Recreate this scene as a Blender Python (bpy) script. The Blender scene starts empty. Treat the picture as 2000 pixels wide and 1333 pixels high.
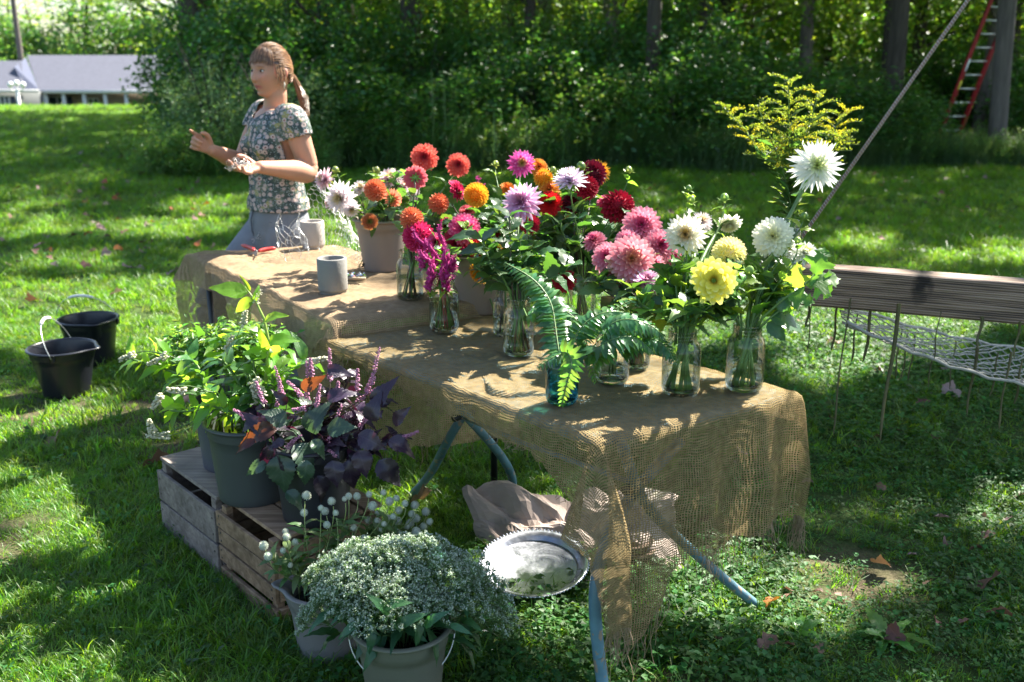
import bpy, math, random
import numpy as np
from mathutils import Vector, Matrix, noise as mnoise

random.seed(7)
rng = np.random.default_rng(7)
S = bpy.context.scene
PI = math.pi
R = math.radians
Z = Vector((0, 0, 1))

# ------------------------------------------------------------------ camera
CAM_H, PITCH, F = 1.55, R(15.7), 1944.0
cam_d = bpy.data.cameras.new('camera')
cam = bpy.data.objects.new('camera', cam_d)
S.collection.objects.link(cam)
cam.location = (0, 0, CAM_H)
cam.rotation_euler = (R(90) - PITCH, 0, 0)
cam_d.sensor_width = 36.0
cam_d.lens = 36.0 * F / 2000.0
cam_d.clip_start, cam_d.clip_end = 0.05, 900
cam_d.dof.use_dof = True
cam_d.dof.focus_distance = 2.75
cam_d.dof.aperture_fstop = 3.6
S.camera = cam

# ------------------------------------------------------------------ sky and sun
SUN_AZ, SUN_EL = R(42), R(47)            # azimuth counted from +X towards +Y
SUND = Vector((math.cos(SUN_EL) * math.cos(SUN_AZ), math.cos(SUN_EL) * math.sin(SUN_AZ), math.sin(SUN_EL)))
w = bpy.data.worlds.new('World')
S.world = w
w.use_nodes = True
wn = w.node_tree
sky = wn.nodes.new('ShaderNodeTexSky')
sky.sky_type = 'NISHITA'
sky.sun_disc = False
sky.sun_elevation = SUN_EL
sky.sun_rotation = R(90) - SUN_AZ
sky.air_density, sky.dust_density, sky.ozone_density = 1.0, 1.5, 1.0
bg = wn.nodes['Background']
bg.inputs['Strength'].default_value = 0.070
wn.links.new(sky.outputs[0], bg.inputs[0])
sun_d = bpy.data.lights.new('sun', 'SUN')
sun_d.energy, sun_d.angle, sun_d.color = 5.0, R(0.55), (1.0, 0.94, 0.84)
sun = bpy.data.objects.new('sun', sun_d)
S.collection.objects.link(sun)
sun.rotation_euler = SUND.to_track_quat('Z', 'Y').to_euler()
sun.location = (8, 6, 12)
S.view_settings.view_transform = 'Standard'
S.view_settings.look = 'None'
S.view_settings.exposure = 2.3
S.view_settings.gamma = 1.0
S.view_settings.use_curve_mapping = False
S.cycles.max_bounces = 10
S.cycles.diffuse_bounces = 3
S.cycles.glossy_bounces = 3
S.cycles.transmission_bounces = 4
S.cycles.transparent_max_bounces = 24
S.cycles.caustics_reflective = False
S.cycles.caustics_refractive = False
S.cycles.sample_clamp_indirect = 6.0

# ------------------------------------------------------------------ helpers
def at(px, py, Y):
    """the point of the place at distance Y whose picture falls on (px, py) of the 2000 px photograph"""
    u, v = (px - 1000) / F, (666.5 - py) / F
    ry = math.cos(PITCH) + v * math.sin(PITCH)
    rz = -math.sin(PITCH) + v * math.cos(PITCH)
    t = Y / ry
    return Vector((t * u, Y, CAM_H + t * rz))

def on(px, py, z=0.0):
    u, v = (px - 1000) / F, (666.5 - py) / F
    ry = math.cos(PITCH) + v * math.sin(PITCH)
    rz = -math.sin(PITCH) + v * math.cos(PITCH)
    t = (z - CAM_H) / rz
    return Vector((t * u, t * ry, z))

def to_px(x, y, z):
    zc = y * math.cos(PITCH) - (z - CAM_H) * math.sin(PITCH)
    yc = y * math.sin(PITCH) + (z - CAM_H) * math.cos(PITCH)
    zc = np.maximum(zc, 0.05)
    return 1000 + F * x / zc, 666.5 - F * yc / zc

def U(a, b):
    return random.uniform(a, b)

WL = {}          # world position of every object's origin

def tag(o, label=None, cat=None, group=None, kind=None):
    if label: o['label'] = label
    if cat: o['category'] = cat
    if group: o['group'] = group
    if kind: o['kind'] = kind
    return o

def thing(name, loc, label, cat, group=None):
    o = bpy.data.objects.new(name, None)
    S.collection.objects.link(o)
    o.location = loc
    o.empty_display_size = 0.05
    WL[o] = Vector(loc)
    return tag(o, label, cat, group)

def link(o, parent=None, world=None):
    """place an object that shares mesh data: world is its world matrix"""
    S.collection.objects.link(o)
    if parent is not None:
        o.parent = parent
        p = WL[parent]
    else:
        p = Vector((0, 0, 0))
    world = world if world is not None else Matrix.Translation(p)
    o.matrix_basis = Matrix.Translation(-p) @ world
    WL[o] = world.to_translation()
    return o

def inst(name, mesh, parent, world, mat=None, label=None):
    o = bpy.data.objects.new(name, mesh)
    link(o, parent, world)
    if mat is not None:
        o.material_slots[0].link = 'OBJECT'
        o.material_slots[0].material = mat
    if label: o['label'] = label
    return o

class MB:
    """collects vertices and faces in world space (or local space when shared) and links them as one mesh object"""
    def __init__(s):
        s.v, s.f, s.uv, s.m = [], [], [], []
        s.cur = 0
    def add(s, vs, fs, uvs=None):
        b = len(s.v)
        s.v += [tuple(p) for p in vs]
        s.uv += list(uvs) if uvs is not None else [(0.0, 0.0)] * len(vs)
        s.f += [tuple(i + b for i in f) for f in fs]
        s.m += [s.cur] * len(fs)
    def grid(s, P, wrap=False, uvs=None):
        n, k = len(P), len(P[0])
        vs = [p for row in P for p in row]
        if uvs is None:
            uvs = [(j / max(1, k - 1), i / max(1, n - 1)) for i in range(n) for j in range(k)]
        fs = []
        for i in range(n - 1):
            for j in range(k if wrap else k - 1):
                j2 = (j + 1) % k
                fs.append((i * k + j, i * k + j2, (i + 1) * k + j2, (i + 1) * k + j))
        s.add(vs, fs, uvs)
    def tube(s, pts, rad, n=6, caps=True):
        pts = [Vector(p) for p in pts]
        if not hasattr(rad, '__len__'): rad = [rad] * len(pts)
        rows, up = [], None
        for i, p in enumerate(pts):
            t = (pts[min(i + 1, len(pts) - 1)] - pts[max(i - 1, 0)])
            if t.length < 1e-9: t = Vector((0, 0, 1))
            t.normalize()
            if up is None:
                up = t.orthogonal().normalized()
            up = (up - t * up.dot(t))
            if up.length < 1e-6: up = t.orthogonal()
            up.normalize()
            sd = t.cross(up)
            rows.append([p + (up * math.cos(a) + sd * math.sin(a)) * rad[i] for a in [2 * PI * k / n for k in range(n)]])
        b = len(s.v)
        s.grid(rows, wrap=True)
        if caps:
            s.f.append(tuple(b + k for k in range(n))[::-1]); s.m.append(s.cur)
            e = b + (len(rows) - 1) * n
            s.f.append(tuple(e + k for k in range(n))); s.m.append(s.cur)
    def lathe(s, prof, c=(0, 0, 0), n=32, fx=None):
        rows = []
        for r, z in prof:
            rows.append([Vector((c[0] + (r + (fx(2 * PI * k / n, z) if fx else 0)) * math.cos(2 * PI * k / n),
                                 c[1] + (r + (fx(2 * PI * k / n, z) if fx else 0)) * math.sin(2 * PI * k / n), c[2] + z)) for k in range(n)])
        s.grid(rows, wrap=True)
    def disc(s, c, r, n=24):
        vs = [Vector(c)] + [Vector((c[0] + r * math.cos(2 * PI * k / n), c[1] + r * math.sin(2 * PI * k / n), c[2])) for k in range(n)]
        s.add(vs, [(0, 1 + k, 1 + (k + 1) % n) for k in range(n)])
    def box(s, c, ax, ay, az, bev=0.0):
        """box with half axes ax, ay, az; bevelled edges when bev > 0"""
        c, ax, ay, az = Vector(c), Vector(ax), Vector(ay), Vector(az)
        if bev <= 0:
            vs = [c + ax * i + ay * j + az * k for i in (-1, 1) for j in (-1, 1) for k in (-1, 1)]
            s.add(vs, [(0, 1, 3, 2), (4, 6, 7, 5), (0, 4, 5, 1), (2, 3, 7, 6), (0, 2, 6, 4), (1, 5, 7, 3)],
                  [(j * .5 + .5, k * .5 + .5) for i in (-1, 1) for j in (-1, 1) for k in (-1, 1)])
            return
        lx, ly, lz = ax.length, ay.length, az.length
        ex, ey, ez = ax / lx, ay / ly, az / lz
        b = bev
        idx, vs = {}, []
        for i in (-1, 1):
            for j in (-1, 1):
                for k in (-1, 1):
                    for a in range(3):
                        q = [lx - b, ly - b, lz - b]
                        q[a] += b
                        idx[(i, j, k, a)] = len(vs)
                        vs.append(c + ex * (i * q[0]) + ey * (j * q[1]) + ez * (k * q[2]))
        fs = []
        for a, (p, q) in ((0, (1, 2)), (1, (0, 2)), (2, (0, 1))):
            for sg in (-1, 1):
                loop = []
                for (m, n_) in ((-1, -1), (1, -1), (1, 1), (-1, 1)):
                    key = [0, 0, 0]; key[a] = sg; key[p] = m; key[q] = n_
                    loop.append(idx[(key[0], key[1], key[2], a)])
                fs.append(tuple(loop))
        for a in range(3):                      # edges along axis a
            p, q = [x for x in range(3) if x != a]
            for m in (-1, 1):
                for n_ in (-1, 1):
                    k0 = [0, 0, 0]; k0[a] = -1; k0[p] = m; k0[q] = n_
                    k1 = list(k0); k1[a] = 1
                    fs.append((idx[tuple(k0) + (p,)], idx[tuple(k0) + (q,)], idx[tuple(k1) + (q,)], idx[tuple(k1) + (p,)]))
        for i in (-1, 1):
            for j in (-1, 1):
                for k in (-1, 1):
                    fs.append((idx[(i, j, k, 0)], idx[(i, j, k, 1)], idx[(i, j, k, 2)]))
        s.add(vs, fs)
    def mesh(s, name, mats, off=Vector((0, 0, 0)), smooth=True):
        me = bpy.data.meshes.new(name)
        me.from_pydata([(p[0] - off[0], p[1] - off[1], p[2] - off[2]) for p in s.v], [], s.f)
        ul = me.uv_layers.new(name='UVMap')
        li = np.empty(len(me.loops), dtype=np.int32)
        me.loops.foreach_get('vertex_index', li)
        ul.data.foreach_set('uv', np.array(s.uv, dtype=np.float32)[li].ravel())
        if not isinstance(mats, (list, tuple)): mats = [mats]
        for m in mats: me.materials.append(m)
        if len(mats) > 1: me.polygons.foreach_set('material_index', s.m)
        if smooth: me.polygons.foreach_set('use_smooth', [True] * len(me.polygons))
        me.update()
        return me
    def build(s, name, mats, parent=None, smooth=True, label=None):
        off = WL[parent] if parent is not None else Vector((0, 0, 0))
        o = bpy.data.objects.new(name, s.mesh(name, mats, off, smooth))
        link(o, parent)
        if label: o['label'] = label
        return o

def np_mesh(name, V, Q, mat, var=None, uv=None, smooth=False):
    """V (n,3), Q (m,4) quads"""
    me = bpy.data.meshes.new(name)
    me.vertices.add(len(V)); me.vertices.foreach_set('co', V.astype(np.float32).ravel())
    k = Q.shape[1]
    me.loops.add(Q.size); me.loops.foreach_set('vertex_index', Q.astype(np.int32).ravel())
    me.polygons.add(len(Q)); me.polygons.foreach_set('loop_start', np.arange(0, Q.size, k, dtype=np.int32))
    me.update(calc_edges=True)
    if var is not None:
        a = me.attributes.new('var', 'FLOAT', 'POINT'); a.data.foreach_set('value', var.astype(np.float32))
    if uv is not None:
        ul = me.uv_layers.new(name='UVMap'); ul.data.foreach_set('uv', uv[Q.ravel()].astype(np.float32).ravel())
    if smooth: me.polygons.foreach_set('use_smooth', [True] * len(Q))
    me.materials.append(mat)
    return me

def frame(pos, direction, up=Z, roll=0.0, scale=1.0):
    """matrix whose Y runs along direction and whose Z is as near to up as it can be"""
    y = Vector(direction).normalized()
    z = Vector(up) - y * Vector(up).dot(y)
    if z.length < 1e-4: z = y.orthogonal()
    z.normalize()
    x = y.cross(z)
    M = Matrix((x, y, z)).transposed().to_4x4()
    sc = scale if hasattr(scale, '__len__') else (scale,) * 3
    return Matrix.Translation(Vector(pos)) @ M @ Matrix.Rotation(roll, 4, 'Y') @ Matrix.Diagonal((sc[0], sc[1], sc[2], 1))

def bez(p0, p1, p2, p3, n):
    p0, p1, p2, p3 = map(Vector, (p0, p1, p2, p3))
    return [p0 * (1 - t) ** 3 + p1 * 3 * t * (1 - t) ** 2 + p2 * 3 * t * t * (1 - t) + p3 * t ** 3 for t in [i / (n - 1) for i in range(n)]]

def rv(s=1.0):
    v = Vector((random.gauss(0, 1), random.gauss(0, 1), random.gauss(0, 1)))
    return v.normalized() * s

# ------------------------------------------------------------------ materials
def hexc(h):
    c = [int(h[i:i + 2], 16) / 255 for i in (0, 2, 4)]
    return tuple(x / 12.92 if x <= .04045 else ((x + .055) / 1.055) ** 2.4 for x in c)

def newmat(name):
    m = bpy.data.materials.new(name)
    m.use_nodes = True
    nt = m.node_tree
    nt.nodes.clear()
    out = nt.nodes.new('ShaderNodeOutputMaterial')
    return m, nt, out

def nd(nt, t, **kw):
    n = nt.nodes.new('ShaderNode' + t)
    for k, v in kw.items():
        if k in n.bl_rna.properties: setattr(n, k, v)
        else: n.inputs[k.replace('_', ' ')].default_value = v
    return n

def ramp(nt, stops, interp='LINEAR'):
    r = nt.nodes.new('ShaderNodeValToRGB')
    r.color_ramp.interpolation = interp
    e = r.color_ramp.elements
    while len(e) < len(stops): e.new(0.5)
    for el, (p, c) in zip(e, stops):
        el.position = p
        el.color = (*c, 1) if len(c) == 3 else c
    return r

def solid(name, col, rough=.5, var=.15, scale=8.0, bump=0.0, bscale=60.0, metallic=0.0, spec=.5, trans=0.0, detail=4, stretch=(1, 1, 1), coord='Object', objvar=0.0, coat=0.0):
    """a surface of one colour, broken by noise"""
    m, nt, out = newmat(name)
    L = nt.links
    p = nd(nt, 'BsdfPrincipled', Roughness=rough, Metallic=metallic)
    p.inputs['Specular IOR Level'].default_value = spec
    p.inputs['Coat Weight'].default_value = coat
    tc = nd(nt, 'TexCoord'); mp = nd(nt, 'Mapping'); mp.inputs['Scale'].default_value = stretch
    L.new(tc.outputs[coord], mp.inputs[0])
    n = nd(nt, 'TexNoise', Scale=scale, Detail=detail, Roughness=.6)
    L.new(mp.outputs[0], n.inputs['Vector'])
    a = tuple(max(0, c * (1 - var * 1.6)) for c in col); b = tuple(min(1, c * (1 + var * 1.6)) for c in col)
    r = ramp(nt, [(.25, a), (.75, b)])
    L.new(n.outputs[0], r.inputs[0])
    colout = r.outputs[0]
    if objvar:
        oi = nd(nt, 'ObjectInfo'); mr = nd(nt, 'MapRange'); mr.inputs['To Min'].default_value = 1 - objvar; mr.inputs['To Max'].default_value = 1 + objvar
        L.new(oi.outputs['Random'], mr.inputs[0])
        hs = nd(nt, 'HueSaturation'); L.new(mr.outputs[0], hs.inputs['Value']); L.new(colout, hs.inputs['Color'])
        colout = hs.outputs[0]
    L.new(colout, p.inputs['Base Color'])
    mr2 = nd(nt, 'MapRange'); mr2.inputs['To Min'].default_value = max(0, rough - .12); mr2.inputs['To Max'].default_value = min(1, rough + .12)
    L.new(n.outputs[0], mr2.inputs[0]); L.new(mr2.outputs[0], p.inputs['Roughness'])
    if bump:
        n2 = nd(nt, 'TexNoise', Scale=bscale, Detail=5)
        L.new(mp.outputs[0], n2.inputs['Vector'])
        b_ = nd(nt, 'Bump', Strength=bump, Distance=.01); L.new(n2.outputs[0], b_.inputs['Height']); L.new(b_.outputs[0], p.inputs['Normal'])
    sh = p.outputs[0]
    if trans:
        t = nd(nt, 'BsdfTranslucent'); L.new(colout, t.inputs[0])
        mx = nd(nt, 'MixShader'); mx.inputs[0].default_value = trans
        L.new(p.outputs[0], mx.inputs[1]); L.new(t.outputs[0], mx.inputs[2]); sh = mx.outputs[0]
    L.new(sh, out.inputs[0])
    return m

def leafmat(name, col, tcol, rough=.4, trans=.4, var=.35, veins=True, attr=False, huev=.03, under=None, spec=.5):
    """leaf: reflecting top, light passing through, veins along the uv, a different shade per object or per leaf"""
    m, nt, out = newmat(name)
    L = nt.links
    if attr:
        src = nd(nt, 'Attribute', attribute_name='var'); rnd = src.outputs['Fac']
    else:
        src = nd(nt, 'ObjectInfo'); rnd = src.outputs['Random']
    mr = nd(nt, 'MapRange'); mr.inputs['To Min'].default_value = 1 - var; mr.inputs['To Max'].default_value = 1 + var
    L.new(rnd, mr.inputs[0])
    mh = nd(nt, 'MapRange'); mh.inputs['To Min'].default_value = .5 - huev; mh.inputs['To Max'].default_value = .5 + huev
    ml = nd(nt, 'Math', operation='MULTIPLY'); ml.inputs[1].default_value = 7.31
    fr = nd(nt, 'Math', operation='FRACT'); L.new(rnd, ml.inputs[0]); L.new(ml.outputs[0], fr.inputs[0]); L.new(fr.outputs[0], mh.inputs[0])
    tc = nd(nt, 'TexCoord')
    def shade(c):
        if veins:
            sx = nd(nt, 'SeparateXYZ'); L.new(tc.outputs['UV'], sx.inputs[0])
            ab = nd(nt, 'Math', operation='SUBTRACT'); ab.inputs[1].default_value = .5; L.new(sx.outputs[0], ab.inputs[0])
            a2 = nd(nt, 'Math', operation='ABSOLUTE'); L.new(ab.outputs[0], a2.inputs[0])
            # side veins: stripes in (along - 0.6*|across|)
            m1 = nd(nt, 'Math', operation='MULTIPLY_ADD'); m1.inputs[1].default_value = -.55; L.new(a2.outputs[0], m1.inputs[0]); L.new(sx.outputs[1], m1.inputs[2])
            m2 = nd(nt, 'Math', operation='MULTIPLY'); m2.inputs[1].default_value = 9.0; L.new(m1.outputs[0], m2.inputs[0])
            m3 = nd(nt, 'Math', operation='FRACT'); L.new(m2.outputs[0], m3.inputs[0])
            m4 = nd(nt, 'Math', operation='LESS_THAN'); m4.inputs[1].default_value = .12; L.new(m3.outputs[0], m4.inputs[0])
            m5 = nd(nt, 'Math', operation='LESS_THAN'); m5.inputs[1].default_value = .035; L.new(a2.outputs[0], m5.inputs[0])
            m6 = nd(nt, 'Math', operation='MAXIMUM'); L.new(m4.outputs[0], m6.inputs[0]); L.new(m5.outputs[0], m6.inputs[1])
            mx = nd(nt, 'Mix', data_type='RGBA'); mx.inputs[6].default_value = (*c, 1); mx.inputs[7].default_value = (*[min(1, x * 1.5 + .01) for x in c], 1)
            m7 = nd(nt, 'Math', operation='MULTIPLY'); m7.inputs[1].default_value = .6; L.new(m6.outputs[0], m7.inputs[0]); L.new(m7.outputs[0], mx.inputs[0])
            return mx.outputs[2], m6.outputs[0]
        rgb = nd(nt, 'RGB'); rgb.outputs[0].default_value = (*c, 1)
        return rgb.outputs[0], None
    c1, vn = shade(col)
    if under is not None:
        g = nd(nt, 'NewGeometry'); mu = nd(nt, 'Mix', data_type='RGBA'); L.new(g.outputs['Backfacing'], mu.inputs[0]); L.new(c1, mu.inputs[6]); mu.inputs[7].default_value = (*under, 1); c1 = mu.outputs[2]
    h1 = nd(nt, 'HueSaturation'); L.new(c1, h1.inputs['Color']); L.new(mr.outputs[0], h1.inputs['Value']); L.new(mh.outputs[0], h1.inputs['Hue'])
    c2, _ = shade(tcol) if not veins else (None, None)
    rgb = nd(nt, 'RGB'); rgb.outputs[0].default_value = (*tcol, 1)
    h2 = nd(nt, 'HueSaturation'); L.new(rgb.outputs[0], h2.inputs['Color']); L.new(mr.outputs[0], h2.inputs['Value']); L.new(mh.outputs[0], h2.inputs['Hue'])
    p = nd(nt, 'BsdfPrincipled', Roughness=rough); p.inputs['Specular IOR Level'].default_value = spec
    L.new(h1.outputs[0], p.inputs['Base Color'])
    if vn is not None:
        b_ = nd(nt, 'Bump', Strength=.35, Distance=.002); b_.invert = True; L.new(vn, b_.inputs['Height']); L.new(b_.outputs[0], p.inputs['Normal'])
    t = nd(nt, 'BsdfTranslucent'); L.new(h2.outputs[0], t.inputs[0])
    mx = nd(nt, 'MixShader'); mx.inputs[0].default_value = trans
    L.new(p.outputs[0], mx.inputs[1]); L.new(t.outputs[0], mx.inputs[2])
    L.new(mx.outputs[0], out.inputs[0])
    return m

def petalmat(name, inner, outer, tip=None, core=None, trans=.4):
    """petal: uv.y runs along the petal, uv.x holds how far out its ring is"""
    m, nt, out = newmat(name)
    L = nt.links
    tip = tip or outer
    core = core or inner
    uvn = nd(nt, 'TexCoord'); sx = nd(nt, 'SeparateXYZ'); L.new(uvn.outputs['UV'], sx.inputs[0])
    r1 = ramp(nt, [(0.0, inner), (.5, outer), (.8, outer), (1.0, tip)]); L.new(sx.outputs[1], r1.inputs[0])
    r2 = ramp(nt, [(0.0, (1, 1, 1)), (.28, (0, 0, 0))]); L.new(sx.outputs[0], r2.inputs[0])
    mxc = nd(nt, 'Mix', data_type='RGBA'); L.new(r2.outputs[0], mxc.inputs[0]); L.new(r1.outputs[0], mxc.inputs[6]); mxc.inputs[7].default_value = (*core, 1)
    n = nd(nt, 'TexNoise', Scale=60.0); L.new(uvn.outputs['Object'], n.inputs['Vector'])
    mr = nd(nt, 'MapRange'); mr.inputs['To Min'].default_value = .82; mr.inputs['To Max'].default_value = 1.15; L.new(n.outputs[0], mr.inputs[0])
    h = nd(nt, 'HueSaturation'); L.new(mxc.outputs[2], h.inputs['Color']); L.new(mr.outputs[0], h.inputs['Value'])
    p = nd(nt, 'BsdfPrincipled', Roughness=.55); p.inputs['Specular IOR Level'].default_value = .25; L.new(h.outputs[0], p.inputs['Base Color'])
    t = nd(nt, 'BsdfTranslucent'); L.new(h.outputs[0], t.inputs[0])
    mx = nd(nt, 'MixShader'); mx.inputs[0].default_value = trans
    L.new(p.outputs[0], mx.inputs[1]); L.new(t.outputs[0], mx.inputs[2]); L.new(mx.outputs[0], out.inputs[0])
    return m

def thinglass(name, tint, edge, gloss=.5, facing=.5):
    """thin glass wall: lets light through, tinted and mirroring more at a grazing angle"""
    m, nt, out = newmat(name)
    L = nt.links
    lw = nd(nt, 'LayerWeight', Blend=facing)
    r = ramp(nt, [(0.0, tint), (.6, tint), (1.0, edge)]); L.new(lw.outputs['Facing'], r.inputs[0])
    t = nd(nt, 'BsdfTransparent'); L.new(r.outputs[0], t.inputs[0])
    g = nd(nt, 'BsdfGlossy', Roughness=.03); g.inputs[0].default_value = (1, 1, 1, 1)
    fr = nd(nt, 'Fresnel', IOR=1.5)
    mlt = nd(nt, 'Math', operation='MULTIPLY'); mlt.inputs[1].default_value = gloss; L.new(fr.outputs[0], mlt.inputs[0])
    mx = nd(nt, 'MixShader'); L.new(mlt.outputs[0], mx.inputs[0]); L.new(t.outputs[0], mx.inputs[1]); L.new(g.outputs[0], mx.inputs[2])
    L.new(mx.outputs[0], out.inputs[0])
    return m

G = lambda *a: tuple(a)
MLEAF = leafmat('dahlia_leaf', G(.035, .085, .035), G(.20, .42, .04), rough=.32, trans=.30, under=G(.09, .15, .09))
MLEAF_L = leafmat('light_leaf', G(.09, .19, .035), G(.42, .68, .05), rough=.38, trans=.42)
MSTEM = solid('green_stem', G(.10, .18, .05), .45, .2, 30, spec=.4)
MSTEM_D = solid('dark_stem', G(.07, .05, .035), .5, .25, 30)
MSTEM_W = solid('wet_stem', G(.16, .28, .05), .3, .2, 30)
MBUD = leafmat('bud', G(.20, .30, .06), G(.4, .5, .1), trans=.2, veins=False)
MGLASS = thinglass('jar_glass', G(.95, .98, .965), G(.55, .68, .62), .75)
MGLASS_B = thinglass('blue_jar_glass', G(.40, .76, .80), G(.03, .30, .36), .75)
MWATER = thinglass('jar_water', G(.96, .98, .93), G(.72, .80, .62), .6)
MWATER_B = thinglass('blue_jar_water', G(.50, .80, .84), G(.10, .40, .45), .6)

# ------------------------------------------------------------------ ground
DIRT = [(-1.72, 4.25, .62, .38), (1.95, 2.0, .75, .42), (-1.25, 3.9, .45, .25), (-2.35, 4.35, .3, .35), (1.05, 2.75, .28, .22), (-1.75, 2.95, .25, .3), (2.9, 2.75, .5, .2), (.45, 2.15, .3, .14)]

def dirtiness(x, y):
    d = np.zeros_like(x)
    for cx, cy, rx, ry in DIRT:
        q = ((x - cx) / rx) ** 2 + ((y - cy) / ry) ** 2
        d = np.maximum(d, np.clip(1.25 - q, 0, 1))
    return d * np.clip(.62 + .5 * np.sin(x * 17 + 3 * np.sin(y * 11)) * np.cos(y * 19 + 2 * np.sin(x * 13)), 0, 1)

def gz(x, y):
    """height of the ground"""
    return (.018 * np.sin(x * 1.7 + y * .6) * np.cos(y * 1.1 - x * .4) + .03 * np.sin(x * .31 + 1) * np.sin(y * .27)
            - 3.3 * np.clip((y - 36.5) / 22, 0, 1) ** 1.3 * np.clip((2 - x) / 8, 0, 1))

mground, nt, out = newmat('lawn_soil')
L = nt.links
tc = nd(nt, 'TexCoord')
n1 = nd(nt, 'TexNoise', Scale=1.3, Detail=6); n2 = nd(nt, 'TexNoise', Scale=26.0, Detail=6); n3 = nd(nt, 'TexNoise', Scale=160.0, Detail=3)
for n in (n1, n2, n3): L.new(tc.outputs['Object'], n.inputs['Vector'])
rA = ramp(nt, [(.3, G(.03, .05, .012)), (.55, G(.05, .085, .02)), (.8, G(.075, .095, .03))]); L.new(n2.outputs[0], rA.inputs[0])
rB = ramp(nt, [(.3, G(.05, .033, .022)), (.5, G(.10, .068, .047)), (.75, G(.19, .135, .10))]); L.new(n3.outputs[0], rB.inputs[0])
at_ = nd(nt, 'Attribute', attribute_name='dirt')
ad = nd(nt, 'Math', operation='MULTIPLY_ADD'); ad.inputs[1].default_value = .8; ad.inputs[2].default_value = -.4; L.new(n1.outputs[0], ad.inputs[0])
ad2 = nd(nt, 'Math', operation='ADD', use_clamp=True); L.new(at_.outputs['Fac'], ad2.inputs[0]); L.new(ad.outputs[0], ad2.inputs[1])
mx = nd(nt, 'Mix', data_type='RGBA'); L.new(ad2.outputs[0], mx.inputs[0]); L.new(rA.outputs[0], mx.inputs[6]); L.new(rB.outputs[0], mx.inputs[7])
p = nd(nt, 'BsdfPrincipled', Roughness=.95); p.inputs['Specular IOR Level'].default_value = .15; L.new(mx.outputs[2], p.inputs['Base Color'])
b_ = nd(nt, 'Bump', Strength=.9, Distance=.03); L.new(n2.outputs[0], b_.inputs['Height']); L.new(b_.outputs[0], p.inputs['Normal'])
L.new(p.outputs[0], out.inputs[0])

def build_ground():
    xs = np.concatenate([-np.geomspace(420, 12, 24), np.arange(-11.5, 11.6, .12), np.geomspace(12, 420, 24)])
    ys = np.concatenate([-np.geomspace(60, 1, 10), np.arange(-.5, 12, .12), np.arange(12, 62, 1.0), np.geomspace(63, 700, 16)])
    X, Y = np.meshgrid(xs, ys)
    lump = np.array([[mnoise.noise(Vector((a * 2.1, b * 2.1, 0))) + .5 * mnoise.noise(Vector((a * 7, b * 7, 3))) for a in xs] for b in ys]) * .012
    Zg = gz(X, Y) + lump * (Y < 14)
    V = np.stack([X, Y, Zg], -1).reshape(-1, 3)
    n, k = X.shape
    i = np.arange(n - 1)[:, None] * k + np.arange(k - 1)[None]
    Q = np.stack([i, i + 1, i + 1 + k, i + k], -1).reshape(-1, 4)
    me = np_mesh('ground', V, Q, mground, smooth=True)
    a = me.attributes.new('dirt', 'FLOAT', 'POINT')
    far = np.clip((Y - 14.8) / 1.5, 0, 1) * (X > -6) * .55
    a.data.foreach_set('value', np.maximum(dirtiness(X, Y), far).ravel().astype(np.float32))
    o = bpy.data.objects.new('ground', me)
    link(o)
    tag(o, kind='structure')
build_ground()

# ------------------------------------------------------------------ things that many instances share (grass, weeds)
def instancer(name, protos, P, rotz, tilt, scale, idx, label):
    """one object whose geometry nodes set the prototypes on the points"""
    me = bpy.data.meshes.new(name)
    me.vertices.add(len(P)); me.vertices.foreach_set('co', P.astype(np.float32).ravel())
    a = me.attributes.new('rot', 'FLOAT_VECTOR', 'POINT'); a.data.foreach_set('vector', np.stack([tilt[:, 0], tilt[:, 1], rotz], -1).astype(np.float32).ravel())
    a = me.attributes.new('siz', 'FLOAT', 'POINT'); a.data.foreach_set('value', scale.astype(np.float32))
    a = me.attributes.new('idx', 'INT', 'POINT'); a.data.foreach_set('value', idx.astype(np.int32))
    o = bpy.data.objects.new(name, me)
    link(o)
    ng = bpy.data.node_groups.new(name, 'GeometryNodeTree')
    ng.interface.new_socket('Geometry', in_out='INPUT', socket_type='NodeSocketGeometry')
    ng.interface.new_socket('Geometry', in_out='OUTPUT', socket_type='NodeSocketGeometry')
    gi, go = ng.nodes.new('NodeGroupInput'), ng.nodes.new('NodeGroupOutput')
    iop = ng.nodes.new('GeometryNodeInstanceOnPoints')
    iop.inputs['Pick Instance'].default_value = True
    j = ng.nodes.new('GeometryNodeJoinGeometry')
    for pm in reversed(protos):
        po = bpy.data.objects.new(pm.name, pm)
        oi = ng.nodes.new('GeometryNodeObjectInfo'); oi.inputs['Object'].default_value = po
        oi.inputs['As Instance'].default_value = True
        ng.links.new(oi.outputs['Geometry'], j.inputs[0])
    for nm, ty, sock in (('rot', 'FLOAT_VECTOR', 'Rotation'), ('siz', 'FLOAT', 'Scale'), ('idx', 'INT', 'Instance Index')):
        na = ng.nodes.new('GeometryNodeInputNamedAttribute'); na.data_type = ty; na.inputs['Name'].default_value = nm
        outp = [q for q in na.outputs if q.enabled][0]
        if sock == 'Rotation':
            er = ng.nodes.new('FunctionNodeEulerToRotation'); ng.links.new(outp, er.inputs[0]); outp = er.outputs[0]
        ng.links.new(outp, iop.inputs[sock])
    ng.links.new(gi.outputs[0], iop.inputs['Points'])
    ng.links.new(j.outputs[0], iop.inputs['Instance'])
    ng.links.new(iop.outputs[0], go.inputs[0])
    mo = o.modifiers.new('scatter', 'NODES'); mo.node_group = ng
    tag(o, label, kind='stuff')
    return o

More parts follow.
